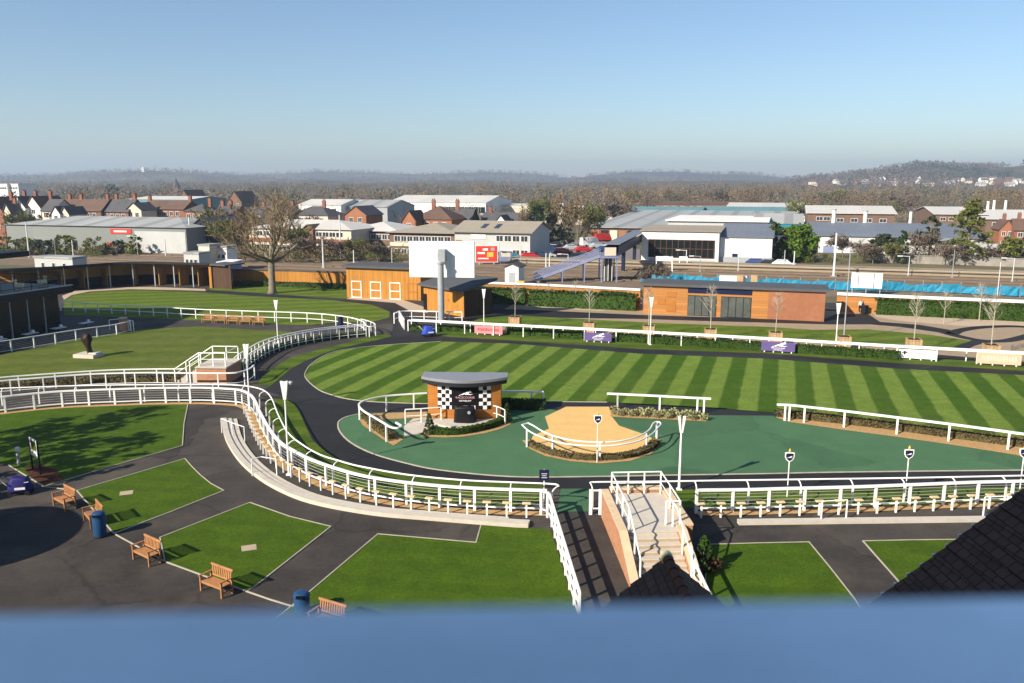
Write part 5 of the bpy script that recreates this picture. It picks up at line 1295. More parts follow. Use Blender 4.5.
# walls with white coping and the glazed timber building
wall_run('timber_wall', 'orange timber wall with a white coping behind the clipped hedge', [(474, 300.5), (532, 302.5), (640, 309)], 2.3, .25, 'timber_panel', True, 'white_paint', capw=.55, caph=.22)
wall_run('timber_wall', 'orange timber wall with a white coping behind the long hedge past the person', [(836, 311.5), (900, 315), (1030, 321), (1150, 328)], 2.05, .25, 'timber_panel', True, 'white_paint', capw=.6, caph=.3)
b = bld('glazed_pavilion', 'flat-roofed orange timber building with two glazed bays and dark fascia', 643, 824, at(643, 313.3).y, 288.6, 288, 4.6, 'timber_panel', 'felt_roof', 'flat', ov=.35)
for x0, x1 in ((688.5, 718), (723, 753.5)):
    u0 = b['w'] * (x0 - 641) / 185; u1 = b['w'] * (x1 - 641) / 185; v1 = b['he'] * .72
    fo = MB().box(((u0 + u1) / 2, -.04, v1 / 2), (u1 - u0, .08, v1)).build('window_frame', 'dark_fascia', b['t'])
    for k in range(4): a = (u1 - u0) / 4; MB().box((u0 + a * (k + .5), -.085, v1 / 2), (a - .1, .02, v1 - .16)).build('glass_pane', 'glass_shop', fo)
panel(b, b['w'] * .255, b['w'] * .61, b['he'] * .80, b['he'] - .02, 'navy_paint', 'fascia_panel')
for x0, x1, v0, v1 in ((656, 665, .35, .55), (666, 676, .62, .82), (666, 676, .1, .5)): panel(b, b['w'] * (x0 - 641) / 185, b['w'] * (x1 - 641) / 185, b['he'] * v0, b['he'] * v1, 'timber_slat', 'cladding_board', .03)
panel(b, b['w'] * .70, b['w'] - .02, .03, b['he'] - .03, 'brick_orange', 'brick_bay', .05)
# the person by the gateway
def person(p, rz, label):
    t = thing('person', label, 'person', p, rz)
    def skin(name, verts, edges, rad, m, sub=1):
        me = bpy.data.meshes.new(name); me.from_pydata(verts, edges, []); o = bpy.data.objects.new(name, me); col.objects.link(o); o.parent = t; me.materials.append(M(m))
        s = o.modifiers.new('Skin', 'SKIN'); s.use_smooth_shade = True
        for k, r_ in enumerate(rad): me.skin_vertices[0].data[k].radius = (r_, r_)
        me.skin_vertices[0].data[0].use_root = True
        ss = o.modifiers.new('Sub', 'SUBSURF'); ss.levels = sub; ss.render_levels = sub; return o
    V_ = [(0, 0, .95), (0, 0, 1.15), (0, -.01, 1.38), (0, 0, 1.50), (0, -.02, 1.62), (0, -.02, 1.72), (.09, 0, .90), (.10, -.10, .50), (.10, .02, .08), (.10, -.12, .04), (-.09, 0, .90), (-.10, .08, .50), (-.10, .16, .10), (-.10, .04, .05), (.19, 0, 1.40), (.24, .02, 1.13), (.22, -.16, .92), (.22, -.23, .88), (-.19, 0, 1.40), (-.24, 0, 1.13), (-.22, -.18, .95), (-.22, -.25, .92)]
    E_ = [(0, 1), (1, 2), (2, 3), (3, 4), (4, 5), (0, 6), (6, 7), (7, 8), (8, 9), (0, 10), (10, 11), (11, 12), (12, 13), (2, 14), (14, 15), (15, 16), (16, 17), (2, 18), (18, 19), (19, 20), (20, 21)]
    skin('body', V_, E_, [.13, .12, .13, .055, .09, .085, .085, .058, .04, .035, .085, .058, .04, .035, .055, .042, .03, .03, .055, .042, .03, .03], 'skin', 2)
    skin('shirt', [(0, 0, .93), (0, 0, 1.15), (0, -.01, 1.40), (.19, 0, 1.41), (.24, .02, 1.13), (.225, -.14, .95), (-.19, 0, 1.41), (-.24, 0, 1.13), (-.225, -.15, .97)], [(0, 1), (1, 2), (2, 3), (3, 4), (4, 5), (2, 6), (6, 7), (7, 8)], [.16, .15, .155, .075, .06, .045, .075, .06, .045], 'shirt_white', 2)
    skin('trousers', [(0, 0, .94), (.09, 0, .88), (.10, -.10, .50), (.10, .02, .12), (-.09, 0, .88), (-.10, .08, .50), (-.10, .16, .14)], [(0, 1), (1, 2), (2, 3), (0, 4), (4, 5), (5, 6)], [.15, .11, .08, .065, .11, .08, .065], 'cloth_dark', 2)
    skin('hair', [(0, .01, 1.72), (0, .035, 1.66)], [(0, 1)], [.095, .085], 'hair', 2)
    return t
person(at(860, 313.5), R(200), 'person in a white top and dark trousers walking by the gateway')
bagp = at(864.5, 314); t = thing('wheeled_bin', 'small dark wheeled container beside the person in the white top', 'bin', bagp, .4)
MB().box((0, 0, .55), (.55, .6, .9)).build('body', 'dark_metal', t, bevel=.03); MB().box((0, 0, 1.03), (.6, .66, .06)).build('lid', 'dark_fascia', t)
for s in (-1, 1): w_ = MB().lathe([(0, -.03), (.1, -.03), (.1, .03), (0, .03)], 12).build('wheel', 'tyre', t); w_.rotation_euler = (0, R(90), 0); w_.location = (s * .25, .25, .1)

# --- railway, platform, hoarding
def along(px, py, a0, a1, z=0.0): p = at(px, py); return [Vector((p.x + EX * a0, p.y + EY * a0, z)), Vector((p.x + EX * a1, p.y + EY * a1, z))]
struct('railway_bed', MB().sweep(along(512, 272.5, -230, 190, .02), [(-17, 0), (17, 0)]), 'ballast')
struct('platform', MB().sweep(along(512, 262, 0, 170, .5), rect(4.2, .9)), 'platform'); struct('platform_edge', MB().sweep(along(512, 263.4, 0, 170, .962), rect(.3, .02)), 'render_cream')
for k, r_ in enumerate((265.5, 268.0, 274.0, 277.0)):
    for s in (-.72, .72):
        a = along(512, r_, -230, 190, .14); nrm_ = Vector((-EY, EX, 0)); struct('railway_track', MB().sweep([p + nrm_ * s for p in a], rect(.08, .14)), 'rail_steel')
hp = [(640, 281.5), (700, 284.5), (768, 287.5), (850, 291.3), (896, 291.5), (960, 294), (1024, 297.5), (1150, 304)]
pts = [at(*p) for p in hp]; o = pts[0].copy(); t = thing('blue_hoarding', 'long bright blue temporary hoarding of sagging panels beside the railway', 'hoarding', o)
rr = random.Random(3)
for k, ((p, tg), (p2, _)) in enumerate(zip(resample(pts, 2.4), resample(pts, 2.4)[1:])):
    mb = MB(); n = 5; hb = rr.uniform(1.0, 1.4)
    for j in range(n + 1):
        for z in (0, .5, 1):
            q_ = p.lerp(p2, .02 + .96 * j / n); s = rr.uniform(-.08, .08); dz = -.18 * math.sin(math.pi * j / n) * z * rr.uniform(.3, 1.2)
            mb.v.append((q_.x + s, q_.y + s, .15 + z * hb + dz))
    for j in range(n):
        for z in range(2): a = j * 3 + z; mb.f.append((a, a + 3, a + 4, a + 1))
    pn = mb.build('hoarding_panel', 'hoarding_blue', t, o); sd_ = pn.modifiers.new('Solid', 'SOLIDIFY'); sd_.thickness = .03
    MB().box((p.x, p.y + .08, .85), (.07, .07, 1.7)).build('post', 'steel_grey', t, o)
p = at(862, 294); t = thing('white_board', 'white framed board with two dark seams standing before the blue hoarding', 'board', (p.x, p.y - 1.2, 0), YAW); zA, zB = zrow(287, p.y), zrow(272, p.y); w = 27 / F * fdep(p.y, 0) / EX
pb = MB().box((0, 0, (zA + zB) / 2), (w, .12, zB - zA)).build('panel', 'white_paint', t)
for s in (-.27, .23): MB().box((w * s, -.07, (zA + zB) / 2), (.08, .03, zB - zA - .05)).build('seam', 'dark_metal', pb)
for s in (-.45, 0, .45): MB().box((w * s, .1, zB / 2), (.1, .1, zB)).build('post', 'steel_grey', t)
p = at(731, 287.5); t = thing('white_trough', 'long low white container beside the blue hoarding above the glazed building', 'container', (p.x, p.y - 1, 0), YAW)
MB().box((0, 0, .95), (3.9, .9, 1.7)).build('body', 'white_paint', t, bevel=.05); MB().box((0, 0, 1.85), (4.0, 1.0, .08)).build('rim', 'steel_pale', t)
for k, (x, m) in enumerate(((739, 'crate_wood'), (753, 'crate_wood'))):
    p = at(x, 289); t = thing('pallet_crate', ('timber crate standing on end behind the white container', 'timber crate standing on end past the white container')[k], 'crate', (p.x, p.y - .3, 0), YAW)
    MB().box((0, 0, 1.1), (.9, .8, 2.0)).build('box', m, t); MB().box((0, 0, .06), (1.0, .9, .1)).build('skid', m, t)
# white hut, yellow box
b = bld('white_hut', 'small white hut with a shallow dark-edged roof by the footbridge stairs', 505, 518.5, 126, 267, 264, 3, 'render_white', 'roof_slate', 'gablefront', ov=.25)
door(b, b['w'] * .5, .9, 2.0, 'steel_grey')
p = at(521, 287); t = thing('grit_bin', 'small yellow grit bin beside the white hut', 'bin', p, YAW); MB().box((0, 0, .4), (1.1, .7, .8)).build('body', 'yellow_sign', t, bevel=.04); MB().box((0, 0, .86), (1.2, .8, .1)).build('lid', 'yellow_sign', t)
# billboards
def board(x0, x1, y0, y1, Y, label, m, deco=None, legs=True):
    zA, zB = zrow(y1, Y), zrow(y0, Y); xa, xb = xcol(x0, Y, zA), xcol(x1, Y, zA); t = thing('billboard', label, 'billboard', ((xa + xb) / 2, Y, 0)); w = xb - xa
    MB().box((0, 0, (zA + zB) / 2), (w + .4, .2, zB - zA + .3)).build('frame', 'steel_pale', t); f = MB().box((0, -.13, (zA + zB) / 2), (w, .06, zB - zA)).build('poster', m, t)
    for s in (-.35, .35): MB().box((w * s, .05, zA / 2), (.25, .25, zA)).build('leg', 'steel_grey', t)
    if deco: deco(f, w, zA, zB)
def rdeco(f, w, a, b_):
    h = b_ - a
    MB().box((w * .18, -.17, a + h * .45), (w * .3, .03, h * .3)).build('picture', 'yellow_sign', f); MB().box((-w * .25, -.17, a + h * .55), (w * .35, .03, h * .12)).build('lettering', 'white_paint', f); MB().box((-w * .05, -.17, a + h * .78), (w * .25, .03, h * .14)).build('lettering', 'white_paint', f); MB().box((w * .3, -.17, a + h * .8), (w * .18, .03, h * .2)).build('picture', 'steel_grey', f); MB().box((-w * .15, -.17, a + h * .2), (w * .5, .03, h * .08)).build('lettering', 'white_paint', f)
board(476, 497, 246, 261.5, 158, 'red billboard with a yellow picture and white strokes by the railway', 'red_sign', rdeco)
board(500, 511.5, 251, 261, 162, 'pale blue and brown billboard beside the red billboard', 'bridge_blue', lambda f, w, a, b_: MB().box((0, -.17, a + (b_ - a) * .65), (w * .8, .03, (b_ - a) * .45)).build('picture', 'render_cream', f))

# --- station footbridge
Yb = 131.0; Pl = lambda px, py, Y=Yb: Vector((xcol(px, Y, zrow(py, Y)), Y, zrow(py, Y)))
a = Pl(533, 283); a.z = .1; b_ = Pl(600, 256.5); land = b_.z; o = Vector((b_.x, Yb, 0))
t = thing('footbridge', 'blue-violet steel station footbridge with long stairs and a dark enclosed span', 'footbridge', o)
n = 26
for s in (-1, 1):
    y = Vector((0, s * 1.2, 0)); mb = MB(); mb.tube([a + y, b_ + y], .11, 4); mb.build('stringer', 'bridge_blue', t, o)
    MB().tube([a + y + Vector((0, 0, 1.15)), b_ + y + Vector((0, 0, 1.15))], .07, 6).build('handrail', 'bridge_blue', t, o); MB().tube([a + y + Vector((0, 0, .6)), b_ + y + Vector((0, 0, .6))], .05, 4).build('handrail', 'bridge_blue', t, o)
    inf = MB()
    for k in range(n * 2): p = a.lerp(b_, (k + .5) / n / 2) + y; inf.box((p.x, p.y, p.z + .55), (.05, .05, 1.1))
    inf.build('baluster_grille', 'bridge_blue', t, o)
tr = MB()
for k in range(n): p = a.lerp(b_, (k + .5) / n); tr.box((p.x, p.y, p.z), ((b_ - a).x / n + .1, 2.4, .08))
tr.build('tread_grille', 'steel_grey', t, o)
for px in (562, 584): 
    f = (px - 533) / 67; p = a.lerp(b_, f)
    for s in (-1, 1): MB().box((p.x, p.y + s * 1.2, p.z / 2), (.18, .18, p.z)).build('column', 'bridge_blue', t, o)
e = Pl(617, 256.5); lw = e.x - b_.x
MB().box(((b_.x + e.x) / 2, Yb + .6, land), (lw, 4.2, .3)).build('landing', 'bridge_blue', t, o)
for x in (b_.x + .15, e.x - .15):
    for y in (-1.2, 2.4): MB().box((x, Yb + y, land / 2), (.2, .2, land)).build('column', 'bridge_blue', t, o)
zt_ = zrow(247.5, Yb - 1.5); MB().box(((b_.x + e.x) / 2 + .1, Yb - 1.45, (land + .25 + zt_) / 2), (lw - .9, .12, zt_ - land - .25)).build('landing_screen', 'render_cream', t, o)
lf = MB().box(((b_.x + e.x) / 2, Yb + 1.0, land * .5 - .1), (lw - 1.3, 1.8, land - .35)).build('lift_tower', 'glass_shop', t, o)
for k in range(3): MB().box((b_.x + .75 + k * (lw - 1.5) / 2, Yb + .06, land * .5 - .1), (.1, .06, land - .4)).build('mullion', 'render_white', lf, o)
far = Vector((xcol(641, 172, 6), 172, land)); nr = Vector((e.x - .6, Yb + 1.8, land)); d_ = far - nr
mid = (far + nr) / 2; MB().box((mid.x, mid.y, land + .15), (d_.length, 2.3, .3), math.atan2(d_.y, d_.x)).build('span_deck', 'bridge_dark', t, o)
for s in (-1.1, 1.1):
    nv_ = Vector((-d_.y, d_.x, 0)).normalized() * s; MB().box((mid.x + nv_.x, mid.y + nv_.y, land + .9), (d_.length, .1, 1.2), math.atan2(d_.y, d_.x)).build('span_side', 'bridge_dark', t, o)
MB().box((mid.x, mid.y, land + 1.8), (d_.length, 2.5, .12), math.atan2(d_.y, d_.x)).build('span_roof', 'roof_blue', t, o)
for f in (.35, .75): p = nr.lerp(far, f); MB().box((p.x, p.y, land / 2), (1.6, .5, land), math.atan2(d_.y, d_.x)).build('pier', 'bridge_dark', t, o)

# --- warehouses and offices beyond the railway
b = bld('warehouse', 'long low grey-green clad warehouse with a ribbed pale roof and red signs', 9, 188, 196, 226, 216.5, 22, 'cladding_green', 'roof_grey', 'hip', ov=.5)
W_ = b['w']
for u, ww in ((.07, 1.9), (.18, 2.1), (.285, 1.2), (.385, 2.3)): o = MB().box((W_ * u, -.04, 1.7), (ww * 1.0, .08, 3.0)).build('loading_door', 'dark_metal', b['t']); MB().box((W_ * u, -.09, .4), (.5, .03, .06)).build('handle', 'steel_pale', o)
s_ = panel(b, W_ * .60, W_ * .715, b['he'] - 1.6, b['he'] - .5, 'red_sign', off=.14); MB().box((W_ * .655, -.17, b['he'] - 1.05), (W_ * .07, .03, .35)).build('lettering', 'render_white', s_)
panel(b, W_ * .575, W_ * .61, 2.0, 2.9, 'red_sign', off=.14); panel(b, W_ * .66, W_ * .69, 1.4, 2.6, 'render_white', off=.1); panel(b, W_ * .73, W_ * .995, .2, b['he'] - .9, 'render_grey', 'pale_cladding', .05)
wins(b, 6, 2.2, .8, 1.0, .74, .98)
b = bld('warehouse', 'dark gabled warehouse end with white lamp frames past the grey-green warehouse', 189, 217, 188, 230, 218.5, 12, 'dark_fascia', 'roof_slate', 'gablefront')
for u in (.3, .6): win(b, b['w'] * u, 1.8, 1.2, 1.4)
# terraces on the left
def house(px0, px1, Y, ev, rg, dep, wall, roof, kind, label, ch=(), nw=2, floors=1, gl='glass_win', fr='render_white', group=None):
    if kind == 'gable': dep *= .7
    b = bld('house', label, px0, px1, Y, ev, rg, dep, wall, roof, kind, cat='house', group=group)
    for k in range(floors): wins(b, nw, b['he'] - 1.3 - k * 2.7, min(1.3, b['w'] / nw * .55), 1.35, fr=fr, gl=gl)
    if b['he'] > 3: door(b, b['w'] * .5, 1.0, 2.1)
    for c in ch: chim(b, b['w'] * c)
    return b
house(-14, 7, 238, 212, 197, 9, 'brick_house', 'roof_brown', 'gablefront', 'red brick gabled house at the frame edge above the grey-green warehouse', (.8,), 2, 2)
house(6, 15, 236, 214, 204, 6, 'render_cream', 'roof_slate', 'gablefront', 'narrow cream gabled house next to the frame-edge brick house', (.5,), 1, 2)
house(15, 29, 240, 207, 196.5, 9, 'render_white', 'roof_slate', 'gablefront', 'white gabled house with a dark roof, first of the white pair', (.1, .9), 1, 2)
house(30, 44, 240, 207, 196.5, 9, 'render_white', 'roof_brown', 'gablefront', 'white gabled house with a brown roof, second of the white pair', (.9,), 1, 2)
house(45, 58, 236, 210.5, 199.5, 10, 'render_cream', 'roof_slate', 'gable', 'slate-roofed cream house with plain blue-grey roof', (), 2)
house(55, 63, 226, 213, 206.5, 6, 'render_white', 'roof_slate', 'gablefront', 'little white gable porch house before the brown terrace', (), 1)
house(64, 72, 226, 213.5, 207, 6, 'render_cream', 'roof_slate', 'gablefront', 'little cream gable porch house before the brown terrace', (), 1)
house(58, 104, 240, 210.5, 199.5, 10, 'brick_brown', 'roof_brown', 'gable', 'long brown-roofed brick terrace with two chimneys behind the warehouse', (.15, .4, .97), 6)
house(104, 131, 236, 211.5, 199.5, 10, 'brick_house', 'roof_slate', 'gable', 'big slate-roofed red brick house with a tall chimney', (.28, .95), 4)
house(129, 144, 234, 210, 203, 6, 'render_cream', 'roof_slate', 'gablefront', 'buff gabled house with dark bargeboards between two brick terraces', (.05,), 2)
house(144, 186, 242, 209, 201, 10, 'brick_house', 'roof_brown', 'gable', 'long red brick terrace with grey-brown roof below the white shed', (.02, .98), 6)
house(186, 208, 236, 211.5, 203.5, 9, 'brick_house', 'roof_slate', 'hip', 'hipped slate house with twin chimneys by the wooded bank', (.75,), 3)
house(216, 236, 222, 214, 206.5, 9, 'brick_orange', 'roof_slate', 'gable', 'orange brick house with a slate roof behind the bare oak crown', (.1, .5), 2)
house(236, 262, 228, 214, 208, 9, 'render_cream', 'roof_slate', 'gable', 'cream house with slate roof half hidden by the oak crown', (.9,), 3)
house(258, 290, 234, 214.5, 206.5, 10, 'render_white', 'roof_slate', 'gable', 'white-walled slate terrace behind the pale office roof', (.92,), 4)
house(290, 329, 234, 215.5, 206, 10, 'render_cream', 'roof_slate', 'hip', 'cream-walled hipped slate terrace with one big chimney', (.68,), 5)
house(346, 367, 232, 215, 206.5, 10, 'brick_orange', 'roof_slate', 'gablefront', 'orange brick gabled house with a dark roof and green shrubs', (), 2)
house(403, 416, 208, 220.5, 211, 7, 'brick_orange', 'roof_brown', 'gablefront', 'small tile-roofed wing house beside the big hipped brown roof', (), 1)
house(412, 452, 212, 219.5, 206, 11, 'brick_orange', 'roof_brown', 'hip', 'big hipped brown-roofed brick house with chimneys behind the offices', (.35, .95), 4)
house(452, 470, 218, 222, 209, 10, 'dark_fascia', 'roof_slate', 'gable', 'dark-walled house end beside the big hipped brown roof', (), 2)  # near-black wall colour
house(482, 531, 222, 221, 213, 9, 'render_white', 'roof_slate', 'gable', 'white house with dark slate roof behind the grey-green office', (.1,), 5)
house(496, 505, 214, 221, 215.5, 5, 'render_white', 'roof_slate', 'gablefront', 'small white gable of the slate-roofed house behind the office', (), 1)
house(182, 190, 420, 197, 190, 14, 'brick_brown', 'roof_brown', 'gablefront', 'distant brick gable standing above the white shed roof', (), 1)
house(229, 243, 400, 202, 191.5, 14, 'brick_brown', 'roof_brown', 'gablefront', 'distant tall brick gable behind the oak crown', (), 2)
b = bld('shed', 'long white shed roof with teal end behind the brick terrace', 133, 193, 300, 199.5, 196.5, 20, 'roof_teal', 'roof_pale', 'gable')
b = bld('shed', 'low white flat shed behind the slate terraces', 300, 342, 330, 205, 199.5, 20, 'render_white', 'roof_pale', 'gable'); wins(b, 5, b['he'] - 2, 2, 1.5)
b = bld('shed', 'pale grey low shed behind the orange brick gable', 334, 388, 330, 207, 200, 25, 'cladding_grey', 'roof_grey', 'gable')
for x0, x1, l in ((2, 10, 'distant small white block at the frame edge, first of two'), (12, 21, 'distant small white block at the frame edge, second of two')):
    b = bld('flat_block', l, x0, x1, 620, 184, 182.5, 16, 'render_white', 'roof_pale', 'flat', zb=-6); wins(b, 3, b['he'] - 3, 2, 1.6)
b = bld('office_block', 'long two-storey office with pale roof, brick bands and a red central gable', 250, 352, 190, 229, 219.5, 16, 'render_cream', 'roof_pale', 'hip', ov=.5)
wins(b, 13, b['he'] - 1.1, 1.9, 1.15); wins(b, 13, b['he'] - 4.1, 1.9, 1.15); panel(b, .1, b['w'] - .1, b['he'] - 3.1, b['he'] - 2.1, 'brick_house', 'brick_band', .05)
g2 = bld('office_gable', 'red brick entrance gable on the long pale-roofed office', 304, 314, 185, 229, 225, 4.5, 'brick_house', 'roof_brown', 'gablefront'); win(g2, g2['w'] / 2, g2['he'] - 1, 1.2, 1.4)
b = bld('office_block', 'hip-roofed pale office with brick bands, first of the hipped pair', 345, 398, 192, 231, 221.5, 15, 'brick_brown', 'roof_pale', 'hip', ov=.7); wins(b, 8, b['he'] - 1.3, 1.7, 1.3); wins(b, 8, max(1.2, b['he'] - 4.2), 1.7, 1.3)
b = bld('office_block', 'hip-roofed buff office with brick bands behind the big screen', 390, 456, 182, 233, 222.5, 17, 'brick_brown', 'roof_buff', 'hip', ov=.8); wins(b, 9, b['he'] - 1.3, 1.7, 1.3); panel(b, .1, b['w'] - .1, b['he'] - 2.9, b['he'] - 2.1, 'render_cream', 'pale_band', .05); wins(b, 9, max(1.1, b['he'] - 4.1), 1.7, 1.2)
b = bld('office_block', 'grey-green office with a buff roof, two dark rooflights and a white sign', 455, 530, 176, 232, 221.5, 15, 'render_grey', 'roof_buff', 'gable', ov=.7)
sg = panel(b, b['w'] * .22, b['w'] * .42, b['he'] - 1.5, b['he'] - .5, 'render_white', 'sign', .1); wins(b, 4, b['he'] - 1.3, 1.6, 1.3, .55, .98); wins(b, 4, max(1.1, b['he'] - 4.2), 1.6, 1.3, .55, .98); panel(b, .2, b['w'] * .1, .1, b['he'] - 1.8, 'brick_orange', 'brick_bay', .05)
for u in (.30, .48):
    k = (b['hr'] - b['he']) / (b['d'] / 2); mb = MB(); y0, y1 = b['d'] * .13, b['d'] * .33; mb.poly([(b['w'] * u, y0, b['he'] + k * y0 + .22), (b['w'] * u + 1.1, y0, b['he'] + k * y0 + .22), (b['w'] * u + 1.1, y1, b['he'] + k * y1 + .22), (b['w'] * u, y1, b['he'] + k * y1 + .22)]); mb.build('rooflight', 'glass_win', b['roof'])
b = bld('showroom', 'white canopy showroom at the end of the grey-green office', 508, 529, 178, 236, 233.5, 8, 'glass_shop', 'render_white', 'flat', ov=1.0); wins(b, 4, 1.8, 1.2, 2.2)
b = bld('warehouse', 'long white-roofed warehouse far behind the hipped brown house', 389, 486, 420, 202.5, 195.5, 40, 'cladding_white', 'roof_pale', 'gable'); wins(b, 7, b['he'] - 3.5, 5.0, 3.2, .5, .98, gl='glass_dark')
b = bld('shed', 'low white block continuing past the white-roofed warehouse', 486, 530, 430, 205.5, 201, 30, 'render_cream', 'roof_pale', 'flat')
for k, (x0, x1, y) in enumerate(((543, 550, 203), (556, 563, 201), (572, 584, 203.5), (608, 613, 205.5))):
    b = bld('house', f'{ORD[k]} small cream building glimpsed among the brown trees above the car park', x0, x1, 430, y + 1.5, y - 2, 10, 'render_cream', 'roof_brown', 'gable', cat='house'); wins(b, 2, b['he'] - 1.5, 1.5, 1.4)
# big sheds on the right
b = bld('warehouse', 'huge grey sloping-roofed shed with brick loading front behind the footbridge', 588, 796, 252, 229, 211, 95, 'brick_brown', 'roof_grey', 'mono', ov=.8)
for k in range(12): o = MB().box((b['w'] * (.04 + k * .045), -.05, max(1.0, b['he'] * .42)), (2.2, .1, b['he'] * .8)).build('loading_door', ('brick_orange', 'dark_metal', 'render_cream')[k % 3], b['t'])
b = bld('shed', 'teal-roofed shed with a pale gable, first of two beyond the huge grey shed', 628, 700, 352, 212, 207, 30, 'cladding_grey', 'roof_teal', 'gable')
b = bld('shed', 'teal-roofed shed with a darker roof, second of two beyond the huge grey shed', 698, 792, 352, 213, 207, 30, 'cladding_grey', 'roof_teal', 'gable')
b = bld('shed', 'long cream-roofed shed behind the teal roofs', 726, 808, 400, 207, 203, 40, 'cladding_white', 'roof_pale', 'gable')
b = bld('shed', 'low orange-brown brick row behind the teal roofs', 655, 735, 440, 204.5, 201.5, 20, 'brick_brown', 'roof_brown', 'gable'); wins(b, 8, b['he'] - 1.5, 2, 1.2)
b = bld('flat_block', 'flat white-edged roof block in front of the huge grey shed', 667, 765, 205, 221.5, 221, 30, 'render_grey', 'render_white', 'flat', ov=.6); wins(b, 8, b['he'] - 1.6, 1.5, 1.2)
b = bld('workshop', 'white-framed workshop with a wide dark glazed front facing the railway', 641, 718, 162, 231.5, 226, 13, 'render_white', 'roof_buff', 'mono', ov=.4)
fo = MB().box((b['w'] * .52, -.05, b['he'] * .47), (b['w'] * .86, .1, b['he'] * .56)).build('window_frame', 'ridge_tile', b['t'])
for k in range(11):
    for j in range(2):
        ww = b['w'] * .84 / 11; MB().box((b['w'] * .10 + ww * (k + .5), -.105, b['he'] * (.34 + .27 * j)), (ww - .12, .03, b['he'] * .25)).build('glass_pane', 'glass_dark', fo)
panel(b, b['w'] * .1, b['w'] * .95, .05, .95, 'render_grey', 'plinth', .08)
b = bld('workshop', 'plain white box building with a slate-blue roof beside the glazed workshop', 719, 771, 159, 237.5, 224.5, 14, 'cladding_white', 'roof_blue', 'mono', ov=.3); door(b, b['w'] * .3, 1.0, 2.1)
b = bld('shed', 'blue-edged grey shed roof behind the bright green laurel', 752, 801, 215, 223.5, 214, 18, 'render_white', 'roof_grey', 'gable'); panel(b, .1, b['w'] - .1, b['he'] - .9, b['he'] - .1, 'hoarding_blue', 'fascia_panel', .08)
b = bld('warehouse', 'long pale-roofed warehouse with brown walls and a white bay', 806, 893, 262, 213.5, 206, 30, 'brick_brown', 'roof_pale', 'gable', ov=.6); panel(b, b['w'] * .1, b['w'] * .27, .2, b['he'] * .62, 'render_white', 'white_bay', .1); wins(b, 4, b['he'] * .75, 2, 1.2, .3, .95); wins(b, 2, b['he'] * .8, 2, 1.2, .1, .27)
b = bld('warehouse', 'wide slate-blue roofed depot with white wall panels behind the pine trees', 800, 985, 196, 237, 223.5, 45, 'render_grey', 'roof_blue', 'gable', ov=.5)
for u0, u1, m in ((.02, .10, 'dark_fascia'), (.115, .28, 'cladding_white'), (.29, .38, 'render_grey'), (.38, .5, 'cladding_white'), (.70, .86, 'cladding_white')): panel(b, b['w'] * u0, b['w'] * u1, .05, b['he'] - .25, m, 'wall_panel', .06)
panel(b, b['w'] * .13, b['w'] * .19, .1, 1.6, 'bridge_blue', 'loading_door', .1); wins(b, 5, b['he'] - 1.5, 1.6, 1.0, .5, .7)
for k, (x, y0, y1) in enumerate(((833, 229, 210), (864.5, 228, 211.5))):
    Y = 214; p = Vector((xcol(x, Y, 4), Y, 3.0)); t = thing('flue_stack', ('white flue stack rising from the slate-blue depot roof, taller of two', 'white flue stack rising from the slate-blue depot roof, shorter of two')[k], 'chimney', p); h = zrow(y1, Y) - 3.0
    MB().tube([(0, 0, 0), (0, 0, h)], [.55, .45], 12).build('shaft', 'render_white', t); MB().tube([(0, 0, h), (0, 0, h + .25)], .55, 12).build('cap', 'steel_grey', t)
p = Vector((xcol(909.5, 240, 2), 240, gz(240))); t = thing('flue_stack', 'pale flue stack standing between the pine and the cedar', 'chimney', p); h = zrow(212, 240) - p.z; MB().tube([(0, 0, 0), (0, 0, h)], [.5, .4], 12).build('shaft', 'render_white', t); MB().tube([(0, 0, h), (0, 0, h + .25)], .5, 12).build('cap', 'steel_grey', t)
b = bld('warehouse', 'white-roofed factory with low gables behind the cedar, nearer the pines', 933, 984, 290, 214.5, 207, 45, 'brick_brown', 'roof_pale', 'gable', ov=.6); wins(b, 5, b['he'] - 1.6, 1.8, 1.2)
b = bld('warehouse', 'white-roofed factory with three flues behind the cedar at the frame edge', 984, 1050, 280, 219.5, 210, 40, 'brick_brown', 'roof_pale', 'gable', ov=.6); wins(b, 6, b['he'] - 1.6, 1.8, 1.2)
for k, x in enumerate((987, 993, 1004.5)):
    Y = 300; p = Vector((xcol(x, Y, 4), Y, 3.5)); t = thing('flue_stack', f'{ORD[k]} of three white flues on the factory roof behind the cedar', 'chimney', p); h = zrow((202, 201, 201)[k], Y) - 3.5; MB().tube([(0, 0, 0), (0, 0, h)], [.5, .4], 10).build('shaft', 'render_white', t); MB().tube([(0, 0, h), (0, 0, h + .25)], .5, 10).build('cap', 'steel_pale', t)
house(998, 1013, 232, 229, 220.5, 9, 'brick_orange', 'roof_brown', 'gablefront', 'orange brick gabled house beside the cedar', (.5,), 2, 2)
house(1013, 1034, 228, 230, 219, 9, 'brick_house', 'roof_brown', 'gable', 'red brick house at the frame edge past the cedar', (.3,), 2, 2)
b = bld('shed', 'low pale-roofed shed at the foot of the cedar', 984, 1008, 176, 249, 244.5, 8, 'render_grey', 'roof_pale', 'mono'); door(b, b['w'] * .7, 1.4, 2.2)
b = bld('shed', 'grey flat shed between pine and cedar with a blue fascia', 930, 960, 182, 241, 238, 10, 'render_white', 'roof_grey', 'mono'); panel(b, .1, b['w'] - .1, b['he'] - .8, b['he'] - .1, 'bridge_dark', 'fascia_panel', .08)
wall_run('trackside_wall', 'pale trackside wall below the pines and cedar', [(880, 262.5), (960, 265), (1060, 268.5)], 1.5, .3, 'block_wall', True, 'block_wall')
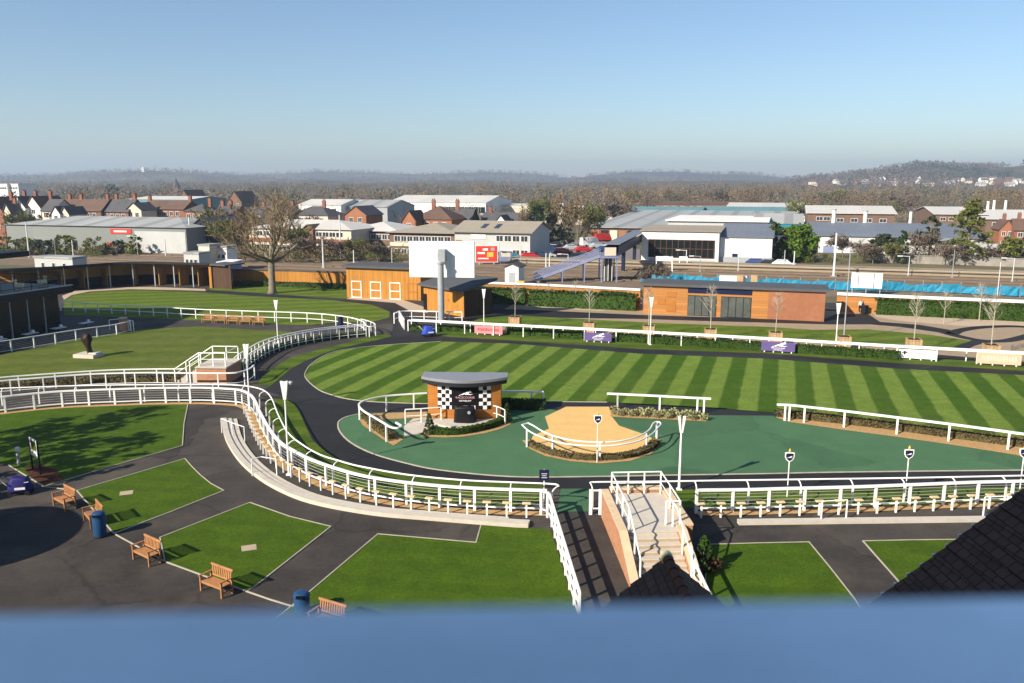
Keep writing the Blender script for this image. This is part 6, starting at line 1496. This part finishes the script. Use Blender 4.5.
wall_run('palisade_fence', 'grey palisade fence along the workshop frontage', [(655, 263.5), (720, 264.5), (772, 266)], 1.5, .08, 'steel_grey', False, cat='fence')
# cabins by the wooded bank
for x0, x1, Y, e_, m, l in ((200, 211, 146, 246, 'render_cream', 'cream cabin at the trackside below the oak crown'), (211.5, 228, 148, 247.5, 'render_white', 'white cabin with dark windows at the trackside below the oak crown'), (185, 200, 143, 254, 'render_grey', 'low grey relay box beside the cabins'), (36, 74, 140, 258.5, 'render_grey', 'long low grey trackside unit behind the shelter roof')):
    b = bld('cabin', l, x0, x1, Y, e_, e_ - 1, 3, m, 'roof_grey', 'flat', ov=.12); wins(b, 3, b['he'] * .62, .7, .8)
b = bld('cabin', 'small white and blue cabin at the end of the curved shelter', 219, 231, 134, 263, 261.5, 3, 'bridge_blue', 'white_paint', 'mono', ov=.2); door(b, b['w'] * .5, .9, 1.9)
# church spire and hill monument
Y = 900; p = Vector((xcol(177, Y, 0), Y, gz(Y))); t = thing('church_spire', 'distant dark church spire beyond the brick terraces', 'church', p); h = zrow(177.5, Y) - p.z
MB().box((0, 0, h * .3), (6, 6, h * .6)).build('tower', 'brick_brown', t); MB().lathe([(4, h * .6), (0, h)], 8).build('spire', 'roof_slate', t)
Y = 2700; z0 = zrow(173.5, Y); p = Vector((xcol(143.5, Y, z0), Y, z0 - 4)); t = thing('monument', 'tiny white monument on the wooded far hill', 'monument', p)
MB().box((0, 0, 10), (9, 9, 20)).build('shaft', 'render_white', t); MB().box((0, 0, 1), (16, 16, 2)).build('base', 'render_white', t); MB().lathe([(5, 20), (0, 26)], 8).build('cap', 'render_white', t)

# --- masts, lights and vehicles by the station
def mast(px, base, top, label, arms=0, r=.16, m='steel_pale', name='lighting_mast', cat='mast'):
    p = atg(px, base); h = zrow(top, p.y) - p.z; t = thing(name, label, cat, p)
    MB().tube([(0, 0, 0), (0, 0, h)], [r, r * .7], 8).build('pole', m, t); MB().box((0, 0, .1), (r * 4, r * 4, .2)).build('base', 'steel_grey', t)
    for s in (-1, 1)[:arms]:
        a_ = MB().tube([(0, 0, h - .1), (s * 1.3, 0, h)], .06, 6).build('arm', m, t); MB().box((s * 1.6, 0, h), (.8, .3, .14)).build('lamp_head', 'white_paint', a_)
    return t
for a in ((29.5, 258.5, 222, 'pale railway mast over the first dark warehouse door', 0), (79.5, 250, 220, 'twin-armed car park light in front of the grey-green warehouse', 2, .1), (104, 250, 219, 'pale railway mast at the middle of the grey-green warehouse', 0, .2), (166, 258, 239, 'short pale railway mast behind the curved shelter roof', 0), (191.5, 255, 217, 'tall pale railway mast at the warehouse end', 0, .2), (202, 240, 224, 'single-armed light frame by the dark warehouse end, nearer the mast', 1, .1), (215, 240, 223, 'single-armed light frame by the dark warehouse end, nearer the oak', 1, .1), (74, 262, 240, 'short grey mast behind the long trackside unit', 0, .12), (323.5, 268, 239, 'pale railway mast above the orange timber fence', 0, .16), (341, 260, 215, 'tall dark-topped mast in front of the hipped offices', 0, .16), (354, 266, 250, 'short pale mast above the stable roof', 0, .12), (499, 264, 243, 'pale lamp mast between the two billboards', 1, .14), (545, 256, 221, 'brown mast beside the white lorry', 0, .1), (833.5, 277, 233, 'leaning pale mast in front of the white depot wall', 0, .2), (546, 268, 253, 'short white post by the footbridge stairs, first of two', 0, .12), (549.5, 268, 254, 'short white post by the footbridge stairs, second of two', 0, .12), (671, 285, 256, 'dark lamp post rising behind the blue hoarding end', 0, .08), (793.5, 270, 251, 'short cream post below the laurel', 0, .12), (784, 268, 250, 'thin cream post below the laurel', 0, .07), (996.5, 302, 262, 'thin dark lamp post with a white globe behind the long hedge', 0, .06), (686, 266, 250, 'cream station lamp with a flat head in front of the workshop', 1, .1)):
    mast(*a)
def station_sign(px0, px1, y0, y1, base, label):
    p = at((px0 + px1) / 2, base); t = thing('station_sign', label, 'sign', p, YAW); zA, zB = zrow(y1, p.y), zrow(y0, p.y); w = (px1 - px0) / F * fdep(p.y, 0)
    MB().box((0, 0, (zA + zB) / 2), (w, .15, zB - zA)).build('panel', 'white_paint', t)
    for s in (-.47, .47): MB().box((w * s, .1, zB / 2), (.12, .1, zB)).build('post', 'white_paint', t)
station_sign(655.5, 672.5, 256.5, 261, 272, 'white platform sign on two posts below the workshop')
station_sign(679, 687, 256.5, 259, 268, 'small white platform sign beside the station lamp')
cars = {}
def car(p, rz, m, label, van=False):
    L, Wd, Hh = (4.3, 1.75, 1.45) if not van else (5.6, 2.0, 2.4)
    t = thing('parked_van' if van else 'parked_car', label, 'van' if van else 'car', p, rz)
    prof = [(-L / 2, .35), (L / 2, .35), (L / 2, .75), (L * .30, .92), (L * .13, Hh), (-L * .30, Hh), (-L * .44, .95), (-L / 2, .85)] if not van else [(-L / 2, .4), (L / 2, .4), (L / 2, 1.0), (L * .38, 1.2), (L * .27, Hh), (-L / 2, Hh)]
    mb = MB(); i = 0; n = len(prof)
    for y in (-Wd / 2, Wd / 2): mb.v += [(x, y * (.86 if z > 1.2 else 1), z) for x, z in prof]
    mb.f += [tuple(range(n)), tuple(reversed(range(n, 2 * n)))] + [(k, k + n, (k + 1) % n + n, (k + 1) % n) for k in range(n)]
    mb.build('body', m, t, fix=True, bevel=.06)
    gl = MB()
    if not van:
        for s in (-1, 1): y = s * (Wd / 2 * .94 + .0); gl.box((-L * .08, s * Wd * .455, 1.17), (L * .42, .04, .34))
        gl.build('side_glass', 'glass_win', t); ws = MB(); ws.poly([(L * .285, -.7, .97), (L * .285, .7, .97), (L * .145, .62, Hh - .05), (L * .145, -.62, Hh - .05)]); ws.v = [(x + .03, y, z + .02) for x, y, z in ws.v]; ws.build('windscreen', 'glass_win', t)
    else:
        ws = MB(); ws.poly([(L * .375, -.8, 1.25), (L * .375, .8, 1.25), (L * .285, .75, Hh - .15), (L * .285, -.75, Hh - .15)]); ws.v = [(x + .03, y, z + .02) for x, y, z in ws.v]; ws.build('windscreen', 'glass_win', t)
    for x in (-L * .31, L * .31):
        for s in (-1, 1): w_ = MB().lathe([(0, -.1), (.28, -.1), (.32, -.05), (.32, .05), (.28, .1), (0, .1)], 14).build('wheel', 'tyre', t); w_.rotation_euler = (R(90), 0, 0); w_.location = (x, s * (Wd / 2 - .08), .32)
struct('car_park', MB().flat([Vector((p.x, p.y, gz(p.y) + .06)) for p in (atg(505, 262), atg(640, 262), atg(640, 250), atg(602, 241), atg(560, 240), atg(500, 246))]), 'car_park')
for px, py, rz, m, l, v in ((583.5, 252.5, .2, 'car_red', 'red car parked by the footbridge span', 0), (590.5, 246.5, .4, 'car_white', 'white van parked behind the red car', 1), (532, 247, 0, 'car_white', 'large white lorry-like van below the ivy-clad trees', 1), (523, 256.5, .1, 'car_silver', 'silver car parked in front of the white vans', 0), (538, 255, .1, 'car_black', 'dark car parked beside the silver car', 0), (603, 241.5, .4, 'car_red', 'red van at the loading front of the huge shed', 1), (556, 247, 1.2, 'car_black', 'dark car in the shadow beside the lorry-like van', 0), (611, 249, .3, 'car_silver', 'silver car near the footbridge landing', 0), (757, 266, -.3, 'car_blue', 'dark blue car parked below the round bush', 0), (771, 267, -.3, 'car_black', 'black car parked beside the dark blue car', 0), (513, 261, 0, 'hoarding_blue', 'turquoise car parked at the showroom corner', 0), (142, 249.5, -.3, 'car_red', 'red car parked by the pale warehouse wall', 0), (148, 250.5, -.3, 'car_red', 'second red car parked by the pale warehouse wall', 0), (64, 250, -.3, 'car_silver', 'silver car half hidden by the trackside bushes', 0), (402, 249, -.2, 'car_white', 'white van parked below the hipped offices', 1), (388, 252, -.2, 'car_silver', 'silver car parked below the hipped offices', 0), (1003, 263, -.2, 'car_black', 'black car at the foot of the shed past the cedar', 0), (665, 262, -.3, 'car_white', 'white van at the workshop corner', 1)):
    car(atg(px, py), rz, m, l, bool(v))

rr = random.Random(21)
paints = ('car_silver', 'car_black', 'car_white', 'car_blue', 'car_red')
tone = dict(car_silver='silver', car_black='black', car_white='white', car_blue='dark blue', car_red='red')
n_ = 0
for px, py, rz in ((598, 248.5, .3), (606, 252, .2), (620, 245, .4), (628, 247.5, .3), (551, 252, .1), (563, 254.5, .1), (572, 250.5, .2), (546, 258, .1), (530, 259.5, .1), (347, 254, -.2), (360, 254.5, -.2), (415, 250, -.2), (428, 251, -.2), (452, 253, -.2), (466, 253.5, -.2), (108, 249, -.3), (120, 249.5, -.3), (784, 267.5, -.3), (1014, 264, -.3), (957, 263, -.3)):
    m = paints[rr.randrange(5)] if n_ % 3 else 'car_silver'
    car(atg(px, py), rz + rr.uniform(-.1, .1), m, f'{tone[m]} car standing {ORD[n_]} in the scattered station parking counted from the footbridge'); n_ += 1
for k, a in enumerate(((56, 258, 236), (138, 257, 236), (230, 262, 242), (290, 262, 246), (392, 263, 248), (430, 262, 246), (521, 264, 246), (568, 268, 254), (625, 270, 252), (700, 272, 256), (738, 272, 258), (908, 276, 256), (952, 278, 250), (1012, 282, 258))):
    mast(a[0], a[1], a[2], f'{ORD[k]} slim steel railway post along the tracks counted from the frame edge', k % 2, .07, 'steel_pale' if k % 3 else 'steel_grey')
# ---------------------------------------------------------------- woods, sky, sun, camera
def place(o, px, base):
    p = atg(px, base); o.location = p; return p
def hfor(px, base, top): p = atg(px, base); return p, zrow(top, p.y) - p.z
def ct(px, base, top, wpx, m, seed, label, shape='round', n=60, leaves=34, ls=.5, name='evergreen_tree', trunk_h=.15):
    p, h = hfor(px, base, top); rx = wpx / 2 / F * fdep(p.y, 0)
    return clump_tree(label, p, h, rx, m, seed, n, leaves, ls, shape, trunk_h, name=name)
ct(747.5, 263, 237, 18, 'leaf_dark', 21, 'round dark bush beside the plain white box building', 'round', 60, 40, .45, 'bush', .02)
ct(797, 262, 226, 36, 'leaf_bright', 22, 'bright green laurel tree beside the white depot wall', 'round', 190, 42, .5, 'laurel_tree', .03)
ct(773, 262, 222, 20, 'leaf_hedge', 23, 'upright dull green tree between round bush and laurel', 'column', 70, 36, .5, 'evergreen_tree', .05)
ct(882, 262, 234, 34, 'leaf_pine', 24, 'low spreading dark pine in front of the slate-blue depot', 'loose', 60, 34, .45, 'pine_tree', .4)
ct(901, 264, 231, 11, 'leaf_hedge', 25, 'ivy-clad bare trunk standing next to the low pine', 'column', 50, 36, .4, 'ivy_clad_tree', .05)
ct(966, 265, 200, 40, 'leaf_cedar', 26, 'tall yellow-green cedar with layered branches beside the railway', 'loose', 85, 46, .5, 'cedar_tree', .12)
ct(1011, 266, 238, 24, 'leaf_cedar', 27, 'low ivy-green tree at the frame edge past the cedar', 'round', 60, 36, .5, 'evergreen_tree', .1)
ct(928, 262, 215, 22, 'leaf_pine', 28, 'sparse dark pine behind the pale flue stack', 'loose', 34, 28, .45, 'pine_tree', .45)
ct(535, 247, 205, 22, 'leaf_dark', 29, 'dark ivy-clad tree beside the white lorry-like van', 'column', 80, 36, .55, 'ivy_clad_tree', .05)
ct(567, 246, 206, 16, 'leaf_pine', 30, 'narrow dark ivy-clad tree in the middle of the car park trees', 'column', 70, 36, .5, 'ivy_clad_tree', .05)
ct(552, 246, 212, 18, 'leaf_dark', 31, 'dark bushy ivy-clad tree between the two taller ones', 'column', 70, 36, .5, 'ivy_clad_tree', .05)
ct(377, 226, 212, 10, 'leaf_bright', 32, 'bright green shrub tree below the orange brick gable', 'round', 40, 30, .5, 'evergreen_tree', .05)
ct(196, 222, 199, 9, 'leaf_dark', 33, 'dark narrow conifer among the brick terraces', 'cone', 50, 30, .5, 'conifer_tree', .05)
ct(226, 247, 222, 24, 'leaf_pine', 34, 'dark olive bushy tree on the wooded bank by the warehouse end', 'round', 60, 34, .55, 'evergreen_tree', .05)
ct(340, 222, 207, 8, 'leaf_dark', 35, 'small dark cypress behind the long pale office', 'cone', 40, 30, .5, 'conifer_tree', .05)
ct(114, 210, 185, 16, 'leaf_pine', 36, 'distant dark evergreen above the slate-roofed brick house', 'round', 50, 30, .9, 'evergreen_tree', .1)
# leafless trees: three grown kinds, then copies
bt = [bare_tree(atg(577, 248), 'tall brown bare tree behind the car park, beside the ivy-clad trees', 13, 41, 5, m='twig', kids_=(4, 5), blade=.12, wide=.75, group='bare trees beyond the railway'),
      bare_tree(atg(801, 232), 'brown bare tree in front of the pale-roofed warehouse', 10, 42, 5, m='twig_olive', kids_=(4, 5), blade=.13, group='bare trees beyond the railway'),
      bare_tree(atg(470, 238), 'grey bare bushy tree behind the grey-green office', 9, 43, 5, m='twig_grey', kids_=(4, 5), blade=.13, wide=1.1, group='bare trees beyond the railway')]
for o, (px, b, t) in zip(bt, ((577, 248, 194), (801, 232, 196), (470, 238, 209))):
    hh = max((o.matrix_world.inverted() @ Vector((0, 0, 0))).z, 0); zt_ = max(v.co.z for c in o.children for v in c.data.vertices); p = atg(px, b); o['h0'] = zt_; k = (zrow(t, p.y) - p.z) / zt_; o.scale = (k, k, k)
def bt_at(i, px, base, top, label, wide=1.0): tree_at(px, base, top, bt[i], label, None, wide)
for a in ((0, 525, 247, 203, 'bare brown tree at the showroom end of the car park trees', .8), (0, 560, 246, 190, 'tallest bare brown tree above the ivy-clad car park trees', .8), (1, 590, 246, 199, 'olive-brown bare tree beside the huge grey shed', .9), (2, 612, 232, 195, 'grey bare tree above the huge shed roof end', 1.1), (1, 543, 235, 193, 'olive bare tree behind the dark ivy-clad tree', 1.0), (2, 455, 238, 214, 'grey bare bush behind the hipped office roofs', 1.2), (2, 385, 228, 207, 'grey bare round tree beside the orange brick gable', 1.2), (0, 245, 262, 205, 'bare tree on the wooded bank behind the oak', .9), (1, 225, 258, 214, 'olive bare tree on the wooded bank by the cabins', 1.0), (1, 297, 258, 222, 'olive bare tree on the bank to the far side of the oak', 1.1), (2, 309, 262, 232, 'grey bare scrubby tree before the red office gable', 1.3), (2, 333, 262, 236, 'grey bare scrubby tree before the pale office end', 1.4), (1, 360, 262, 236, 'olive bare scrubby tree before the first hipped office', 1.3), (2, 378, 263, 240, 'grey bare scrubby tree near the big screen', 1.3), (2, 860, 262, 238, 'grey bare tree between white depot wall and low pine', 1.2), (2, 915, 262, 226, 'grey bare tree behind the ivy-clad trunk', 1.0), (2, 873, 264, 242, 'grey bare scrub tree at the low pine foot', 1.4), (1, 893, 264, 240, 'olive bare scrub tree between pine and ivy-clad trunk', 1.2), (2, 942, 265, 240, 'grey bare scrub tree beside the cedar trunk', 1.3), (2, 989, 266, 243, 'grey bare scrub tree past the cedar', 1.3), (2, 843, 258, 232, 'grey bare bush in front of the white depot wall', 1.2), (1, 822, 205, 190, 'olive bare tree behind the pale-roofed warehouse', 1.2), (0, 700, 206, 186, 'brown bare tree behind the teal shed roofs, first of three', 1.1), (0, 752, 206, 186, 'brown bare tree behind the teal shed roofs, second of three', 1.1), (0, 780, 206, 184, 'brown bare tree behind the teal shed roofs, third of three', 1.1), (1, 892, 222, 200, 'olive bare tree at the end of the pale-roofed warehouse', 1.2), (1, 1002, 236, 214, 'olive bare tree behind the orange brick gabled house', 1.0), (2, 657, 286, 262, 'dark bare small tree at the end of the blue hoarding', .9), (2, 648, 290, 266, 'dark bare small tree beside the footbridge lift', .8)):
    bt_at(*a)
for k, (px, w) in enumerate(((4, 9), (22, 11), (44, 10), (66, 9), (96, 9), (117, 10), (134, 7))):
    ct(px, 256.5, 236 + (k % 3) * 2.2, w * 2.4, ('leaf_cedar', 'twig_olive', 'leaf_pine')[k % 3], 60 + k, f'{ORD[k]} trackside bush in front of the grey-green warehouse counted from the frame edge', 'round', 34, 30, .5, 'bush', .02)
# trees outside the frame that shade the corner lawn
for k, (x, y, h) in enumerate(((-33, 41, 8), (-36.5, 44.5, 9.5), (-32, 36.6, 7.5), (-39, 41, 9))):
    clump_tree(f'{ORD[k]} evergreen standing outside the frame beside the corner lawn', Vector((x, y, 0)), h, 2.6, 'leaf_dark', 80 + k, 36, 26, .5, 'round', .2)

def wood_tree(mb, r, X, Y, zb, hh, tri, sm):
    w = hh * r.uniform(.28, .45)
    mb.poly([(X - w * .04, Y, zb), (X + w * .04, Y, zb), (X, Y, zb + hh * .8)])
    for k in range(tri):
        v = rvec(r, r.uniform(.3, 1) ** .6); c = Vector((X + v.x * w, Y + v.y * w, zb + hh * (.55 + .45 * v.z)))
        s = hh * r.uniform(.6, 1.3) * sm; d = (Vector((v.x, v.y, abs(v.z) + .3)) + rvec(r, .8)).normalized(); e = d.cross(rvec(r)).normalized()
        mb.poly([tuple(c - e * s * .5), tuple(c + e * s * .5), tuple(c + d * s * 1.5)])
for k, (px, b_, t_) in enumerate(((10, 243, 206), (27, 245, 208), (47, 243, 204), (69, 244, 207), (90, 243, 205), (108, 241, 203), (126, 242, 206), (149, 241, 204), (171, 242, 205), (188, 243, 207), (212, 247, 204), (233, 247, 202), (252, 245, 205), (283, 244, 208), (322, 244, 209), (356, 241, 205))):
    bt_at(k % 3, px, b_, t_, f'{ORD[k]} bare tree in front of the terraced houses counted from the frame edge', 1.1)
for k, (px, b_, t_) in enumerate(((610, 214, 186), (632, 213, 188), (668, 212, 184), (722, 212, 185), (768, 212, 183), (836, 212, 187), (872, 212, 188), (905, 220, 190), (990, 214, 187))):
    bt_at((0, 1, 0, 2)[k % 4], px, b_, t_, f'{ORD[k]} tall bare tree standing behind the big sheds counted from the car park', 1.0)
def woods(name, label, m, Y0, Y1, x0, x1, n, h, seed, tri=26, fill=1.0, sm=.06):
    r = random.Random(seed); mb = MB()
    for _ in range(n):
        Y = Y0 + (Y1 - Y0) * r.random() ** .8; px = r.uniform(x0, x1)
        if noise.noise(Vector((px * .012, Y * .006, seed))) < -.25 * fill: continue
        wood_tree(mb, r, xcol(px, Y, 0), Y, gz(Y), h * r.uniform(.55, 1.3), tri, sm)
    o = mb.build(name, m); tag(o, label, 'woods', None, 'stuff'); return o
woods('woods', 'bare brown woodland reaching across the valley below the far hills', 'wood_far', 480, 1350, -60, 1090, 2600, 13.5, 1, 60)
woods('woods', 'grey leafless woodland among the brown woods', 'twig_grey', 460, 1300, -60, 1090, 1100, 13, 2, 60)
woods('woods', 'scattered dark evergreens among the distant woods', 'leaf_pine', 500, 1350, -60, 1090, 420, 13, 3, 70)
woods('woods', 'nearer brown trees between the distant roofs', 'twig', 330, 470, -60, 1090, 130, 8, 4, 170, 2.0, .034)
woods('woods', 'hillside trees around the distant houses', 'twig_grey', 1500, 1900, 800, 1090, 500, 9, 5, 40)
woods('woods', 'tall brown trees standing behind the teal and white shed roofs', 'wood_far', 430, 520, 590, 1060, 85, 15, 11, 260, 2.0, .03)
woods('woods', 'bare brown trees rising among the roofs of the brick terraces', 'wood_far', 246, 300, -30, 345, 60, 8.5, 12, 220, 2.0, .03)
woods('woods', 'bare brown trees behind the office roofs and the white warehouse', 'wood_far', 300, 400, 330, 600, 55, 9, 13, 220, 2.0, .03)
def scrub(label, m, xs, ys, n, h, seed, tri=70):
    r = random.Random(seed); mb = MB()
    for _ in range(n):
        p = atg(r.uniform(*xs), r.uniform(*ys)); wood_tree(mb, r, p.x, p.y, p.z - .1, h * r.uniform(.5, 1.2), tri, .07)
    tag(mb.build('scrub', m), label, 'scrub', None, 'stuff')
scrub('brown trackside scrub on the bank before the offices', 'twig_olive', (235, 420), (256, 263), 150, 2.6, 6)
scrub('olive trackside scrub in front of the grey-green warehouse', 'twig_olive', (-10, 142), (254, 258), 110, 2.6, 7)
scrub('brown scrub below the wooded bank by the cabins', 'twig', (205, 330), (254, 264), 110, 3.2, 8)
scrub('brown scrub along the depot fence beyond the railway', 'twig_grey', (865, 1040), (256, 264), 130, 3.0, 9)
scrub('dry grass and brambles on the trackside before the workshop', 'twig_olive', (800, 880), (261, 264), 60, 1.6, 10)
def hill_woods(o, label, m, n, h, seed, x0, x1, thr=-.1):
    r = random.Random(seed); me = o.data; fs = [p for p in me.polygons if x0 < CX + F * p.center.x / fdep(p.center.y, p.center.z) < x1 and p.normal.y < .05]; mb = MB(); k = 0
    while k < n:
        p = fs[r.randrange(len(fs))]; k += 1
        if noise.noise(Vector((p.center.x * .0045, p.center.y * .0035, seed))) < thr: continue
        v = [me.vertices[i].co for i in p.vertices]; a, b = r.random(), r.random(); q = v[0].lerp(v[1], a).lerp(v[3].lerp(v[2], a), b)
        wood_tree(mb, r, q.x, q.y, q.z - 1, h * r.uniform(.6, 1.4), 14, .16)
    tag(mb.build('woods', m), label, 'woods', None, 'stuff')
hl = [o for o in sc.objects if o.name.startswith('hills')]
hill_woods(hl[0], 'distant woods along the far ridge', 'wood_far', 5200, 15, 31, -30, 1060)
hill_woods(hl[1], 'woods on the hill behind the distant houses', 'twig_grey', 2600, 12, 32, 780, 1060, .0)
hill_woods(hl[1], 'dark trees crowning the hill behind the distant houses', 'leaf_pine', 700, 14, 35, 860, 1060, .15)
hill_woods(hl[2], 'woods on the middle ridge beyond the valley', 'twig_grey', 3000, 13, 33, -30, 720)
# a few hundred houses would be too many: the clusters seen on the hillside
def hill_pt(px, py):
    prof = [(-400, 182), (780, 182), (820, 179), (860, 174), (890, 169), (918, 165.5), (940, 166), (965, 167.5), (1000, 167), (1030, 165), (1100, 166), (1424, 172)]
    for k in range(200):
        Y = 1500 + 4 * k; top = zrow(pchip(prof, px), 1500 + 800 * .8); s = min(1, (Y - 1500) / 800 / .8); s = s * s * (3 - 2 * s); z = 2.8 + (top - 2.8) * s
        if zrow(py, Y) <= z: return Vector((xcol(px, Y, z), Y, z))
    return None
hp0 = {}
rr = random.Random(9); hn = 0
spots = [(812 + rr.uniform(-4, 4) + 7.3 * k, 184.5 + rr.uniform(-1.5, 2.2)) for k in range(30)] + [(868 + 9.5 * k + rr.uniform(-3, 3), 180.5 + rr.uniform(-.8, 1.0)) for k in range(6)] + [(955 + 9 * k + rr.uniform(-3, 3), 181.5 + rr.uniform(-1.4, 1.4)) for k in range(8)]
for px, py in spots:
    p = hill_pt(px, py)
    if p is None: continue
    p.z -= .8; v = hn % 4; lb = f'{ORD[hn]} pale house among the trees on the distant hillside counted along the slope'
    if v not in hp0:
        w, d, he, hr = (13, 9, 6, 9.5) if v < 2 else (17, 9, 5.5, 9)
        t = thing('hillside_house', lb, 'house', p, (-.3, .9, .2, -1.0)[v], 'houses on the distant hillside')
        mb = MB().box((0, 0, he / 2), (w, d, he)); mb.poly([(-w / 2, -d / 2, he), (-w / 2, d / 2, he), (-w / 2, 0, hr)]); mb.poly([(w / 2, -d / 2, he), (w / 2, d / 2, he), (w / 2, 0, hr)])
        mb.build('wall', ('render_white', 'render_cream', 'brick_house', 'render_white')[v], t)
        rb = MB(); o = .5
        for s in (-1, 1): rb.poly([(-w / 2 - o, s * (d / 2 + o), he - .3), (w / 2 + o, s * (d / 2 + o), he - .3), (w / 2 + o, 0, hr + .2), (-w / 2 - o, 0, hr + .2)])
        ro = rb.build('roof', ('roof_brown', 'roof_slate', 'roof_brown', 'roof_grey')[v], t); MB().box((w * .3, 0, hr + .6), (1, 1, 2)).build('chimney', 'brick_house', ro)
        wm = MB()
        for k in range(3): wn = MB().box((-w * .3 + w * .3 * k, -d / 2 - .03, he * .6), (1.6, .06, 1.5)).build('window', 'glass_win', t)
        hp0[v] = t
    else: dup(hp0[v], p, rr.uniform(-1.2, 1.2), lb)
    hn += 1

# haze: one closed volume of thin air
bx = MB().box((0, 2550, 62), (10600, 5500, 152)); hz_m = bpy.data.materials.new('air'); hz_m.use_nodes = True; nn = hz_m.node_tree.nodes; nn.clear()
vo = nn.new('ShaderNodeVolumePrincipled'); vo.inputs['Color'].default_value = (.62, .78, 1, 1); vo.inputs['Density'].default_value = .00023; vo.inputs['Anisotropy'].default_value = .2
ou = nn.new('ShaderNodeOutputMaterial'); hz_m.node_tree.links.new(vo.outputs[0], ou.inputs['Volume'])
ho = bx.build('haze', hz_m); tag(ho, kind='stuff', label='thin blue haze lying over the valley', cat='haze')

# sky and sun
SUN_EL = R(30); SX, SY = -.77, -.64; n_ = math.hypot(SX, SY); SX /= n_; SY /= n_
sd = Vector((SX * math.cos(SUN_EL), SY * math.cos(SUN_EL), math.sin(SUN_EL)))
w = bpy.data.worlds.new('World'); sc.world = w; w.use_nodes = True; wt = w.node_tree
s = wt.nodes.new('ShaderNodeTexSky'); s.sky_type = 'NISHITA'; s.sun_disc = False; s.sun_elevation = SUN_EL; s.sun_rotation = math.atan2(SX, SY) % (2 * math.pi)
s.altitude = 0; s.air_density = 1.0; s.dust_density = .5; s.ozone_density = 3.8
wt.links.new(s.outputs[0], wt.nodes['Background'].inputs[0]); wt.nodes['Background'].inputs[1].default_value = .079
L = bpy.data.lights.new('Sun', 'SUN'); L.energy = 5.0; L.angle = R(.53); L.color = (1, .90, .75); lo = bpy.data.objects.new('Sun', L); col.objects.link(lo); lo.rotation_euler = (-sd).to_track_quat('-Z', 'Y').to_euler(); lo.location = (-100, -80, 90)
c = bpy.data.cameras.new('Camera'); co = bpy.data.objects.new('Camera', c); col.objects.link(co); co.location = (0, 0, H); co.rotation_euler = (math.pi / 2 - PT, 0, 0)
c.sensor_width = 36; c.lens = F / 1024 * 36; c.clip_start = .05; c.clip_end = 12000
c.dof.use_dof = True; c.dof.focus_distance = 60; c.dof.aperture_fstop = 2.0
sc.camera = co
sc.view_settings.view_transform = 'Standard'; sc.view_settings.look = 'None'; sc.view_settings.exposure = 0.8; sc.view_settings.gamma = 1
for o in sc.objects:
    if 'h0' in o: del o['h0']
